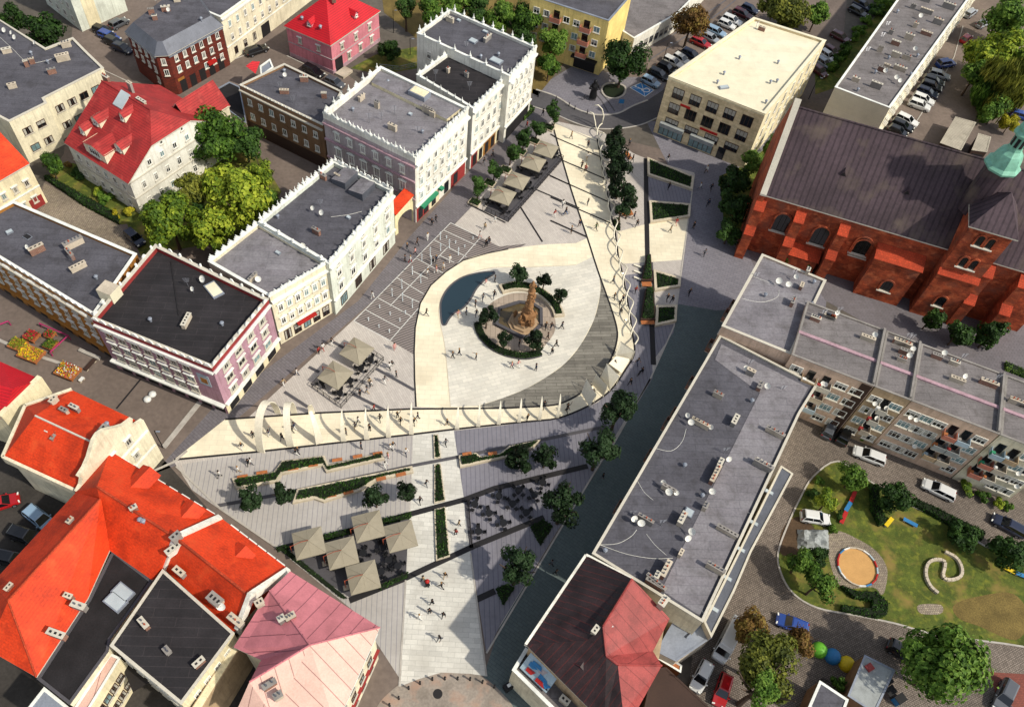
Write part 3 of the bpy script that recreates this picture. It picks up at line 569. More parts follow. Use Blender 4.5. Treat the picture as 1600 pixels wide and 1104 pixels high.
def gabled(name, label, cat, A, B, Wv, ze, zr, ends, wk, rk, ov=.35, gk=None):
    A, B, Wv = Vector((A[0], A[1], 0)), Vector((B[0], B[1], 0)), Vector((Wv[0], Wv[1], 0)); d = (B-A).normalized(); wn = Wv.normalized(); wl = Wv.length
    Dv, Cv = A+2*Wv, B+2*Wv; c = (A+Cv)/2; root = thing(name, label, cat, (c.x, c.y, 0)); L_ = (B-A).length
    m = MB(); m.prism([A, B, Cv, Dv], 0, ze-.1, wk)
    sl = (zr-ze)/wl; zo = ze-ov*sl
    a, b, cc, dd = A-wn*ov, B-wn*ov, Cv+wn*ov, Dv+wn*ov; V, Fs = [], []
    def pt(p, z): V.append((p.x, p.y, z)); return len(V)-1
    front, back = [], []; sides = []
    res = []
    for i, e in enumerate(ends):
        s = -1 if i == 0 else 1; P0, P1 = (A, Dv) if i == 0 else (B, Cv); Po, Qo = (a, dd) if i == 0 else (b, cc); mid = (P0+P1)/2
        if e == 'gable':
            o = d*s*ov*.5; res.append(([pt(Po+o, zo)], pt(mid+o, zr), [pt(Qo+o, zo)], None))
            g0 = d*s*-.02; m.poly([(P0+g0)[:2]+(ze-.1,) if False else (P0.x, P0.y, ze-.1), (P1.x, P1.y, ze-.1), (mid.x, mid.y, zr-.12)], gk or wk)
        elif e == 'hip':
            o = d*s*ov; r = pt(mid-d*s*wl*.85, zr); x, y = pt(Po+o, zo), pt(Qo+o, zo); res.append(([x], r, [y], (x, y, r)))
        else:
            t = .58; o = d*s*ov*.5; zt = ze+(zr-ze)*t; u, v = P0+(mid-P0)*t+o, P1+(mid-P1)*t+o; r = pt(mid-d*s*wl*(1-t)*.9, zr); x, y = pt(u, zt), pt(v, zt)
            res.append(([pt(Po+o, zo), x], r, [pt(Qo+o, zo), y], (x, y, r)))
            m.poly([(P0.x, P0.y, ze-.1), (P1.x, P1.y, ze-.1), (v-o)[:2] and ((v-o).x, (v-o).y, zt-.12), ((u-o).x, (u-o).y, zt-.12)], gk or wk)
    m.build('wall', root, fix=False)
    (f0, r0, b0, s0), (f1, r1, b1, s1) = res
    Fs.append(tuple(f0[:1]+f1[:1]+f1[1:]+[r1, r0]+f0[1:][::-1])); Fs.append(tuple(b0[:1]+b1[:1]+b1[1:]+[r1, r0]+b0[1:][::-1]))
    for s in (s0, s1):
        if s: Fs.append(s)
    roofmesh(root, V, Fs, rk); ridgecap(root, V[r0], V[r1], rk)
    return root, dict(A=A, B=B, C=Cv, D=Dv, c=Vector((c.x, c.y)), R0=Vector(V[r0]), R1=Vector(V[r1]), d=d, wn=wn, sl=sl, ze=ze)
def perpW(A, B, Rp):
    A2, B2, R2 = Vector(A[:2]), Vector(B[:2]), Vector(Rp[:2]); d = (B2-A2).normalized(); v = R2-A2; return v-d*v.dot(d)
def clutter(root, fn, z, rz, items):
    for it in items:
        kd, x, y = it[:3]; p = fn(x, y, z)
        if kd == 'c': chimney(root, p, *(it[3:5] or (1.8, .6)), rz=rz, pots=max(2, int(it[3]*1.6)) if len(it) > 3 else 3)
        elif kd == 'p': chimney(root, p, it[3], it[4], rz=rz+math.pi/2, pots=max(2, int(it[3]*1.6)))
        elif kd == 'b': chimney(root, p, it[3], it[4], rz=rz, k='chimbrick', pots=3)
        elif kd == 'd': dish(root, p, it[3] if len(it) > 3 else .45)
        elif kd == 'a': antenna(root, p, it[3] if len(it) > 3 else 2.2)
        elif kd == 'v': vent(root, p)
        elif kd == 's': skylight(root, p, it[3], it[4], rz)
def ang(A, B): return math.atan2(B[1]-A[1], B[0]-A[0])
def cable(root, pts, z):
    pts = [CAM+(Vector((p[0], p[1], 0))-CAM)*((CH-z)/CH) for p in pts]
    m = MB(); m.tube([(p[0], p[1], z+.04) for p in smoothpts(pts, 4)], .025, 'dish', 4); return m.build('cable', root)
def balcony(root, A, B, cen, s, z, w, k, out=1.0, h=.95):
    n = outward(A, B, cen); A2, B2 = Vector(A[:2]), Vector(B[:2]); d = (B2-A2).normalized(); a = A2+d*(s-w/2); b = A2+d*(s+w/2); m = MB()
    m.prism([a+n*.001, b+n*.001, b+n*out, a+n*out], z-.15, z, 'concrete')
    m.prism([a+n*(out-.07), b+n*(out-.07), b+n*out, a+n*out], z, z+h, k); m.prism([a+n*.002, a+n*(out-.072), a+n*(out-.072)+d*.06, a+n*.002+d*.06], z, z+h, k); m.prism([b+n*.002, b+n*(out-.072), b+n*(out-.072)-d*.06, b+n*.002-d*.06], z, z+h, k)
    return m.build('balcony', root)
def dormer(root, p, dirv, w=1.6, l=2.2, h=1.4, k='redtile', wk='cream'):
    """gabled dormer: p is the foot of its front, dirv points out of the roof"""
    d = Vector((dirv[0], dirv[1], 0)).normalized(); u = Vector((-d.y, d.x, 0)); p = Vector(p); m = MB()
    a, b = p+u*w/2, p-u*w/2; top = p+Vector((0, 0, h+.7)); e = Vector((0, 0, h)); bk = -d*l
    m.poly([a, b, b+e, top, a+e], wk); m.poly([a, a+e, a+e+bk, a+bk], wk); m.poly([b, b+bk, b+e+bk, b+e], wk)
    o = d*.15; uu = u*.15; dz = Vector((0, 0, -.12))
    m.poly([a+e+uu+o+dz, top+o, top+bk*1.4, a+e+uu+bk+dz], k); m.poly([b+e-uu+o+dz, b+e-uu+bk+dz, top+bk*1.4, top+o], k)
    o_ = m.build('dormer', root, fix=False); put_window(root, p+Vector((0, 0, h*.25))+d*.01, math.atan2(-d.x, d.y), w*.5, h*.7, 'plain'); return o_

def onslope(h, g, back=False):
    """roof point of a gabled() house seen along the ray through ground point g"""
    A = Vector((h['A'].x, h['A'].y, h['ze'])) if not back else Vector((h['D'].x, h['D'].y, h['ze'])); w = Vector((h['wn'].x, h['wn'].y, 0))*(-1 if back else 1)
    r = Vector((g[0], g[1], g[2]))-CAM; # z = ze + sl*((P-A).w)
    t = (A.z-CH+h['sl']*((CAM-A).dot(w)))/(r.z-h['sl']*r.dot(w)); return CAM+r*t
# ------------------------------------------------------------------ 1. offices with cream roof
H = 12.4
r, p, c = flat('office_building', 'tan stone office block with large dark windows and flat cream roof', 'building', [Q(1045, 119, H), Q(1196, 178, H), Q(1291, 63, H), Q(1178, 27, H)], H, 'stonetan', 'membrane', .5, .5, 'membrane')
A, B, C, D = p; L1 = (B-A).length
for r_, z0 in enumerate((8.6, 5.4)):
    windows(r, A, B, c, [z0], 5, 2.1, 2.2, 'office', .9, .9)
windows(r, A, B, c, [2.6], 4, 2.6, 1.7, 'office', .9, 1.5)
for s0, s1 in ((.9, 5.6), (7.0, 11.6)):
    panel(r, A, B, c, s0, s1, .3, 2.3, 'glasslit', 'shop_window', .1); panel(r, A, B, c, s0, s1, 2.35, 3.1, 'tentgrey', 'awning', .8)
    for i in range(6): s = s0+(s1-s0)*i/5; panel(r, A, B, c, s-.05, s+.05, .3, 2.32, 'framebrown', 'mullion', .16)
panel(r, A, B, c, 12.6, 14., .05, 2.6, 'glass', 'door', .1); panel(r, A, B, c, 3.5, 5.4, 7.7, 8.1, 'redpaint', 'shop_sign', .2); panel(r, A, B, c, 8.2, 11.6, 4.6, 5.0, 'redpaint', 'shop_sign', .2)
cornice(r, A, B, c, 11.9, .3, .12, 'creamlime')
m = MB(); q = inset(p, -.02)
windows(r, B, C, c, [2, 5.4, 8.8], 7, .9, 2.2, 'plain', 1, 1)
panel(r, B, C, c, .01, (C-B).length-.01, .0, 11.85, 'creamlime', 'render_facing', .02)
skylight(r, c1(0, 0) and c3(960, 400, H-.5), 1.8, .8, .3); clutter(r, c3, H-.5, ang(A, B), [('v', 930, 380), ('v', 960, 340), ('v', 1150, 470), ('a', 1105, 130, 1.5), ('v', 1170, 380), ('v', 1205, 290), ('c', 1130, 140, 1.6, .5), ('v', 1200, 375), ('v', 1030, 270)])
m = MB(); m.wall(c3(1100, 210), c3(1165, 100), .5, H-.48, H-.1, 'zinc'); m.build('duct', r)

# ------------------------------------------------------------------ 2. long block far right
H = 12.
r, p, c = flat('apartment_block', 'long grey flat-roofed block with pale blank end wall behind the church', 'building', [Q(1304.6, 136, H), Q(1390.6, 168.7, H), Q(1592, -110, H), Q(1480, -110, H)], H, 'membrane', 'bitumenbrown', .35, .3)
a_ = ang(p[0], p[1])
for x, y, t, l in ((510, 370, 'c', 1.6), (600, 400, 'c', 2.4), (690, 370, 'd', .5), (640, 340, 'd', .5), (705, 385, 'd', .45), (630, 325, 'b', 2.), (650, 310, 'c', 1.4), (710, 320, 'c', 2.8), (760, 345, 'v', 0), (555, 255, 'a', 2), (620, 235, 'c', 1.2), (690, 260, 'c', 2.), (740, 270, 'c', 2.), (775, 240, 'd', .5), (690, 205, 'b', 2.), (625, 185, 'a', 1.8), (650, 130, 'a', 1.6), (670, 155, 'c', 1.), (750, 180, 'c', 2.), (830, 160, 'c', 2.6), (780, 125, 'c', 1.), (800, 90, 'd', .5), (830, 60, 'c', 3.), (880, 110, 'c', 2.2), (770, 40, 'c', 1.2), (820, 5, 'c', 3.), (930, 40, 'c', 3.), (600, 335, 'v', 0), (520, 415, 'v', 0), (660, 270, 'v', 0), (790, 260, 'v', 0), (700, 60, 'v', 0)):
    clutter(r, c4, H-.35, a_, [(t, x, y, l, .55)])
windows(r, p[1], p[2], c, [1.5, 4.3, 7.1, 9.6], 20, 1.3, 1.3, 'plain', 1, 1)
windows(r, p[3], p[0], c, [1.5, 4.3, 7.1, 9.6], 4, 1.3, 1.3, 'plain', 1, 40)

# ------------------------------------------------------------------ 3. church
ze, zr = 13., 23.5
A = c4(112, 868, ze); B0 = c4(900, 1100, ze); d = (B0-A).normalized(); Rp = c4(285, 495, zr); Wv = perpW(A, B0, Rp); B = A+d*46
r, h = gabled('church', 'red brick church with steep dark tiled roof, buttresses and a green copper lantern', 'church', A, B, Wv, ze, zr, ('gable', 'gable'), 'churchbrick', 'churchtile', .4)
cn = h['c']; nrm = outward(A, B, cn); n3 = Vector((nrm.x, nrm.y, 0)); wn = h['wn']
A0 = Vector((A.x, A.y, 0)); 
# gable parapet with pale copings
m = MB(); t = d*-.9
prof = [A0+n3*.5, A0+Wv.to_3d()*1, A0+2*Wv.to_3d()+wn*.5]
W3 = Vector((Wv.x, Wv.y, 0))
for (p0, z0), (p1, z1) in (((A0-wn*.6, ze-.8), (A0+W3, zr+.9)), ((A0+W3, zr+.9), (A0+2*W3+wn*.6, ze-.8))):
    lo = 2.0
    a, b = p0+Vector((0, 0, z0+.5)), p1+Vector((0, 0, z1+.5)); vs = [a+t, b+t, b-t*.1, a-t*.1]; dn = Vector((0, 0, -.35)); m.mesh(vs+[v+dn for v in vs], [(0, 1, 2, 3), (7, 6, 5, 4), (0, 4, 5, 1), (1, 5, 6, 2), (2, 6, 7, 3), (3, 7, 4, 0)], 'sill')
m.build('gable_coping', r)
m = MB(); 
m.mesh([A0+t-wn*.5+Vector((0, 0, 0)), A0+t+2*W3+wn*.5, A0+t+2*W3+wn*.5+Vector((0, 0, ze-.6)), A0+t+W3+Vector((0, 0, zr+.9)), A0+t-wn*.5+Vector((0, 0, ze-.6)),
        A0-d*.02-wn*.5, A0-d*.02+2*W3+wn*.5, A0-d*.02+2*W3+wn*.5+Vector((0, 0, ze-.6)), A0-d*.02+W3+Vector((0, 0, zr+.9)), A0-d*.02-wn*.5+Vector((0, 0, ze-.6))],
       [(0, 1, 2, 3, 4), (9, 8, 7, 6, 5), (0, 4, 9, 5), (4, 3, 8, 9), (3, 2, 7, 8), (2, 1, 6, 7)], 'churchbrick'); m.build('gable_wall', r)
def buttress(s, top=11.2, dep=2.6, w=1.5, low=5.5, out0=0., nm='buttress'):
    q = A0+d*s+n3*out0; m = MB(); u = d*w/2
    def sec(y0, y1, z0, z1, zc, k='churchbrick'):      # block with sloping orange cap
        a = [q-u+n3*y0, q+u+n3*y0, q+u+n3*y1, q-u+n3*y1]; vs = [x+Vector((0, 0, z0)) for x in a]+[a[0]+Vector((0, 0, zc)), a[1]+Vector((0, 0, zc)), a[2]+Vector((0, 0, z1)), a[3]+Vector((0, 0, z1))]
        m.mesh(vs, [(3, 2, 1, 0), (0, 1, 5, 4), (1, 2, 6, 5), (2, 3, 7, 6), (3, 0, 4, 7)], k)
        cp = [a[0]-u*.08+Vector((0, 0, zc+.02)), a[1]+u*.08+Vector((0, 0, zc+.02)), a[2]+u*.08+n3*.15+Vector((0, 0, z1-.03)), a[3]-u*.08+n3*.15+Vector((0, 0, z1-.03))]
        m.mesh([x+Vector((0, 0, .18)) for x in cp]+cp, [(0, 1, 2, 3), (7, 6, 5, 4), (0, 4, 5, 1), (1, 5, 6, 2), (2, 6, 7, 3), (3, 7, 4, 0)], 'orangecap')
    sec(.02, dep*.6, 0, top-1.2, top); sec(dep*.6+.003, dep, 0, low, low+1.)
    return m.build(nm, r)
def swall(f_, x, y): return onwall(f_(x, y), A, B)[1]
for s in (swall(c4, 90, 905), swall(c4, 262, 975), swall(c4, 462, 1030)): buttress(s)
s_r = [swall(c8, 1185, 80), swall(c8, 1300, 190)]
for s in s_r: buttress(s, 11.8, 3.2, 1.6)
def archwin(s, z, w, hh, out=.03, base=A0, nn=n3, root=r):
    """recess-looking arched window: brick surround standing proud, dark glass inside"""
    m = MB(); g = MB(); N_ = 10; cpt = base+d*s+nn*out
    ring_i = [(-w/2, 0)]+[(-w/2*math.cos(math.pi*k/N_), hh-w/2+w/2*math.sin(math.pi*k/N_)) for k in range(N_+1)]+[(w/2, 0)]
    ring_o = [(-w/2-.25, -.15)]+[(-(w/2+.25)*math.cos(math.pi*k/N_), hh-w/2+(w/2+.25)*math.sin(math.pi*k/N_)) for k in range(N_+1)]+[(w/2+.25, -.15)]
    T = lambda a, y: cpt+d*a[0]+Vector((0, 0, z+a[1]))+nn*y
    for i in range(len(ring_i)-1):
        m.poly([T(ring_i[i], .2), T(ring_i[i+1], .2), T(ring_o[i+1], .2), T(ring_o[i], .2)], 'churchbrick'); m.poly([T(ring_i[i], 0), T(ring_i[i+1], 0), T(ring_i[i+1], .2), T(ring_i[i], .2)], 'churchbrick'); m.poly([T(ring_o[i], .2), T(ring_o[i+1], .2), T(ring_o[i+1], 0), T(ring_o[i], 0)], 'churchbrick')
    m.mesh([T((-w/2-.3, -.25), 0), T((w/2+.3, -.25), 0), T((w/2+.3, -.25), .35), T((-w/2-.3, -.25), .35), T((-w/2-.3, 0), 0), T((w/2+.3, 0), 0), T((w/2+.3, -.1), .35), T((-w/2-.3, -.1), .35)], [(0, 1, 2, 3), (4, 7, 6, 5), (3, 2, 6, 7), (0, 3, 7, 4), (1, 5, 6, 2)], 'sill')
    o = m.build('window', root, fix=False); g.poly([T(a, .015) for a in ring_i], 'glass'); 
    for k in range(1, 3): x = -w/2+w*k/3; g.mesh([T((x-.04, 0), .02), T((x+.04, 0), .02), T((x+.04, hh-w*.15), .05), T((x-.04, hh-w*.15), .05)], [(0, 1, 2, 3)], 'slot')
    g2 = g.build('pane', o, fix=False)
for x, y, f_, w, hh in ((180, 1005, c4, 2.3, 3.8), (355, 1065, c4, 2.4, 3.8), (545, 1110, c4, 2.4, 3.6)):
    pp, s = onwall(f_(x, y), A, B); archwin(s, pp.z-hh*.55, w, hh)
pp, s = onwall(c8(545, 75), A, B); archwin(s, pp.z-2.0, 2.4, 3.6)
pp, s = onwall(c8(290, 130), A, B); archwin(s, max(.6, pp.z-1), 2.0, 2.6)
# chapels: low blocks against the wall with orange lean-to tops
def chapel(sa, sb, dep, hgt, win=None):
    a, b = A0+d*sa, A0+d*sb; m = MB(); m.prism([a+n3*.01, b+n3*.01, b+n3*dep, a+n3*dep], 0, hgt, 'churchbrick'); o = m.build('chapel', r)
    vs = [a+n3*.02+Vector((0, 0, hgt+1.1))-d*.2, b+n3*.02+Vector((0, 0, hgt+1.1))+d*.2, b+n3*(dep+.3)+d*.2+Vector((0, 0, hgt+.02)), a+n3*(dep+.3)-d*.2+Vector((0, 0, hgt+.02))]
    m = MB(); dn = Vector((0, 0, -.001)); lo = [Vector((v.x, v.y, hgt+.01)) for v in vs]; m.mesh(vs+lo, [(0, 1, 2, 3), (0, 4, 5, 1), (1, 5, 6, 2), (2, 6, 7, 3), (3, 7, 4, 0)], 'orangecap'); m.build('chapel_roof', o)
    for w_ in win or (): archwin((sa+sb)/2+w_[0], w_[1], w_[2], w_[3], base=A0+n3*dep, root=o)
def sgr(f_, x, y): g_ = f_(x, y); v = Vector((g_.x, g_.y, 0))-A0; return v.dot(d), v.dot(n3)
sa, da = sgr(c8, 505, 245); sb, db = sgr(c8, 690, 298)
chapel(sa, sb+.4, max(2.5, (da+db)/2), 8.6, [(.4, 2.6, 1.7, 2.3)])
s1_, d1_ = sgr(c8, 165, 110); s2_, _ = sgr(c8, 320, 190)
chapel(s1_+.9, s2_-.5, 1.9, 3.6)
# tower
ta, tda = sgr(c8, 700, 332); tb, tdb = sgr(c8, 930, 375)
TH = 19.5; sL = c4(1046, 962, TH); sR = c4(1236, 1018, TH)
l0 = (Vector((sL.x, sL.y, 0))-A0).dot(d); l1 = (Vector((sR.x, sR.y, 0))-A0).dot(d); dp = (Vector((sR.x, sR.y, 0))-A0).dot(n3); dp = max(dp, 2.2)
m = MB(); m.prism([A0+d*l0+n3*(dp+.7), A0+d*l1+n3*(dp+.7), A0+d*l1+n3*.03, A0+d*l0+n3*.03], 0, 9.5, 'churchbrick')
m.prism([A0+d*l0+n3*dp, A0+d*l1+n3*dp, A0+d*l1-n3*4.6, A0+d*l0-n3*4.6], 9.503, TH, 'churchbrick'); tw = m.build('stair_tower', r)
m = MB(); a = A0+d*(l0-.1)+n3*(dp+.003); b = A0+d*(l1+.1)+n3*(dp+.003); e_ = n3*.85
m.mesh([a+Vector((0, 0, 10.3)), b+Vector((0, 0, 10.3)), b+e_+Vector((0, 0, 9.52)), a+e_+Vector((0, 0, 9.52)), a+Vector((0, 0, 9.51)), b+Vector((0, 0, 9.51))], [(0, 1, 2, 3), (0, 3, 4), (1, 5, 2), (0, 4, 5, 1)], 'orangecap'); m.build('ledge', tw)
e = .5; q4 = [A0+d*(l0-e)+n3*(dp+e), A0+d*(l1+e)+n3*(dp+e), A0+d*(l1+e)-n3*(4.6+e), A0+d*(l0-e)-n3*(4.6+e)]; ap = (q4[0]+q4[2])/2
roofmesh(tw, [(v.x, v.y, TH-.05) for v in q4]+[(ap.x, ap.y, TH+4.6)], [(0, 1, 4), (1, 2, 4), (2, 3, 4), (3, 0, 4)], 'churchtile')
for zz in (16.2, 11.6):
    for o_ in (-.75, .75): archwin((l0+l1)/2+o_, zz, .95, 2., base=A0+n3*dp, root=tw)
archwin((l0+l1)/2, 3.2, 1.4, 2.2, base=A0+n3*(dp+.7), root=tw)
# roof hatches, snow guards
for x, y in ((462, 738), (745, 820)):
    q = c4(x, y, ze+4.0); s = (Vector((q.x, q.y, 0))-A0).dot(d); 
    qq = A0+d*s+wn*3.2; zz = ze+3.2*h['sl']; m = MB(); u = d*.6
    m.mesh([qq-u+Vector((0, 0, zz)), qq+u+Vector((0, 0, zz)), qq+Vector((0, 0, zz+1.1)), qq+wn*1.2+Vector((0, 0, zz+1.15))], [(0, 1, 2), (1, 3, 2), (0, 2, 3)], 'churchtile'); m.poly([qq-u*.6-wn*.02+Vector((0, 0, zz+.12)), qq+u*.6-wn*.02+Vector((0, 0, zz+.12)), qq-wn*.02+Vector((0, 0, zz+.8))], 'slot'); m.build('dormer', r, fix=False)
# copper lantern
LZ = zr+3.0; lc = c4(1186, 740, LZ)
m = MB(); m.lathe((lc.x, lc.y, zr-6), [(2.0, 0), (2.0, 6+2.6)], 'churchtile', 8); ln = m.build('lantern_drum', r, fix=False)
m = MB(); m.lathe((lc.x, lc.y, LZ-.6), [(2.5, 0), (2.6, .35), (2.15, .8), (2.0, 1.6), (1.65, 2.6), (1.1, 3.2), (1.05, 3.5)], 'copper', 8, .4)
m.lathe((lc.x, lc.y, LZ+2.9), [(1.0, 0), (1.0, 2.1), (1.5, 2.2), (1.55, 2.5), (1.2, 2.9), (1.3, 3.4), (1.0, 4.2), (.35, 4.9), (.15, 5.6), (.25, 5.9), (.04, 6.4)], 'copper', 8, .4)
cu = m.build('copper_lantern', r, fix=False)
m = MB()
for j in range(8):
    a = .4+math.pi/8+j*math.pi/4; cx, cy = lc.x+.96*math.cos(a), lc.y+.96*math.sin(a); m.box((cx, cy, LZ+3.3), (.06, .42, 1.4), 'slot', a)
m.build('louvre', cu)

# ------------------------------------------------------------------ 4-5. grey blocks right of the shaded street
H = 11.6
r, p, c = flat('apartment_block', 'grey flat-roofed corner block nearest the church chapels', 'building', [Q(1128, 509, H), Q(1191, 396.5, H), Q(1291, 437.5, H), Q(1236, 553, H)], H, 'peach', 'bitumengrey', .3, .3, 'sill')
a_ = ang(p[1], p[2])
clutter(r, c8, H-.3, a_+math.pi/2, [('d', 157, 247, .55), ('d', 235, 228, .45), ('d', 200, 262, .5), ('b', 222, 335, 1.6, .6), ('b', 262, 262, 1.2, .6), ('c', 290, 195, 1., .6), ('a', 225, 215, 2.), ('a', 60, 210, 1.), ('v', 320, 240), ('v', 100, 300), ('v', 310, 340)])
cable(r, [c8(*q) for q in ((0, 310), (70, 325), (120, 320), (160, 300), (165, 270))], H-.3); cable(r, [c8(*q) for q in ((40, 205), (90, 225), (150, 245))], H-.3)
windows(r, p[0], p[1], c, [1.5, 4.5, 7.6], 5, 1., 1.5, 'plain')
for s, z0 in ((2, 3.9), (6, 6.9), (11, 3.9)): balcony(r, p[0], p[1], c, s, z0, 2.0, 'chimbrick', .8)
m = MB(); m.wall(Q(1236, 553), Q(1291, 437.5), 1.6, H-.27, H-.12, 'zinc', 0); 
H2 = 9.6
r2, p2, c2_ = flat('apartment_block', 'long flat-roofed apartment block lining the shaded street, white rim, dark and light roof halves', 'building', [Q(925.6, 864, H2), Q(1125.5, 523, H2), Q(1277, 601, H2), Q(1249.5, 645.7, H2), Q(1098, 971, H2)], H2, 'cream', 'bitumen', .3, .22, 'sill')
a_ = ang(Q(987.6, 904.7, H2), Q(925.6, 864, H2))
m = MB(); hp = [Q(1035, 925, H2), Q(1010, 905, H2), Q(1192, 605, H2), Q(1128, 535, H2), Q(1272, 603, H2), Q(1245, 647, H2), Q(1096, 966, H2)]
hp = [Q(990, 905, H2), Q(1047, 870, H2), Q(1188, 612, H2), Q(1130, 570, H2), Q(1140, 540, H2), Q(1266, 603, H2), Q(1243, 646, H2), Q(1095, 963, H2)]
hp = [Q(1034, 920, H2), Q(1188, 612, H2), Q(1118, 560, H2), Q(1128, 536, H2), Q(1264, 604, H2), Q(1241, 646, H2), Q(1094, 960, H2)]
m.poly([(v.x, v.y, H2-.3+.065) for v in hp], 'bitumengrey'); o = m.build('roof_sheet', r2, fix=False)
bm = bmesh.new(); bm.from_mesh(o.data); bmesh.ops.triangulate(bm, faces=list(bm.faces)); bm.to_mesh(o.data); bm.free()
ln_ = ang(Q(925, 865, H2), Q(1125, 523, H2))
clutter(r2, c7, H2-.3, ln_, [('p', 850, 885, 3.0, .45), ('d', 790, 855, .4), ('d', 805, 885, .5), ('d', 895, 908, .4), ('p', 930, 755, 1.6, .6), ('c', 1005, 872, 1.9, .8), ('c', 1120, 715, 1.5, .8), ('d', 1150, 722, .5), ('p', 1075, 655, 1.4, .6), ('d', 1055, 640, .45), ('p', 1187, 925, 3.0, .55), ('p', 1135, 1070, 2.6, .55), ('c', 935, 1072, 2.2, .7), ('d', 975, 1052, .45), ('a', 962, 1010, 1.5), ('a', 1228, 722, 1.), ('v', 780, 1070), ('v', 1085, 778), ('a', 1075, 610, 1.3)])
clutter(r2, c11, H2-.3, ln_, [('p', 705, 125, 2.2, .45), ('d', 680, 102, .45), ('d', 705, 143, .55), ('d', 738, 147, .4), ('p', 600, 265, 2.4, .45), ('d', 548, 264, .5), ('d', 580, 283, .55), ('a', 675, 280, 1.6), ('a', 545, 230, 1.), ('c', 765, 260, 2.0, .8), ('s', 800, 225, 1.1, 1.1), ('c', 915, 60, 3.2, .7), ('d', 900, 140, .5), ('c', 870, 205, 1., .7), ('d', 790, 352, .5), ('d', 808, 322, .55), ('c', 760, 415, 1., .5), ('p', 970, 315, 3.2, .55), ('p', 915, 485, 2.6, .55), ('c', 690, 490, 2.6, .8), ('c', 650, 520, 1., .7), ('p', 640, 555, 2.6, .6), ('p', 1130, 20, 3., .55), ('v', 420, 400), ('v', 860, 150)])
for pts in (((400, 368), (480, 362), (540, 330), (565, 300)), ((400, 368), (520, 410), (640, 430), (730, 428)), ((720, 480), (760, 540), (820, 600), (870, 680)), ((570, 80), (600, 130), (640, 165)), ((890, 145), (980, 180), (1080, 225)), ((610, 320), (650, 370), (700, 415))): cable(r2, [c11(*q) for q in pts], H2-.3)
cable(r2, [c7(*q) for q in ((640, 985), (720, 1000), (770, 960), (790, 900))], H2-.3)
windows(r2, p2[0], p2[1], c2_, [1.6, 4.4, 7.1], 14, 1., 1.4, 'plain')
for s, z0 in ((19, 3.3), (23, 6.1), (27, 3.3), (31, 6.1), (10, 3.3)): balcony(r2, p2[0], p2[1], c2_, s, z0, 1.9, 'chimbrick', .7)
windows(r2, p2[3], p2[4], c2_, [1.5, 4.4, 7.2], 14, 1., 1.4, 'plain')
# lean-to annex along its courtyard side
H3 = 6.2
an = [Q(1098, 985, H3+2), Q(1218, 735, H3+2), Q(1238, 742, H3), Q(1113, 996, H3)]
r, p, c = flat('annex', 'low grey lean-to annex along the courtyard side of the long block', 'building', [c11(872, 716, H3), c11(1222, 10, H3), c11(1275, 45, H3), c11(1085, 400, H3), c11(1010, 575, H3), c11(905, 785, H3)], H3, 'chimplaster', 'zincdark', .12, .15, 'sill')
for x, y in ((1190, 130), (1120, 270), (1060, 390), (1000, 520), (940, 660)): skylight(r, c11(x-25, y, H3-.2), .5, 1.2, ln_, h=.2)
windows(r, p[2], p[3], c, [.6, 3.], 6, 1., 1.3, 'plain'); windows(r, p[4], p[5], c, [.6, 3.], 3, 1., 1.3, 'plain')
H3 = 4.8
r, p, c = flat('annex', 'lower pale grey metal-roofed annex at the near end of the long block', 'building', [c11(770, 655, H3), c11(862, 722, H3), c11(905, 788, H3), c11(745, 895, H3), c11(655, 850, H3)], H3, 'chimplaster', 'zinc', .06, .15, 'zinc')
m = MB(); m.wall(c11(745, 845), c11(870, 730), .1, H3-.08, H3+.25, 'zinc'); m.build('roof_seam', r)
r, p, c = flat('shed', 'timber lean-to shed squeezed between red metal roof and grey annex', 'shed', [c11(655, 845, 3), c11(770, 915, 3), c11(765, 945, 3), c11(640, 870, 3)], 3., 'wood', 'wood', .1, .1)

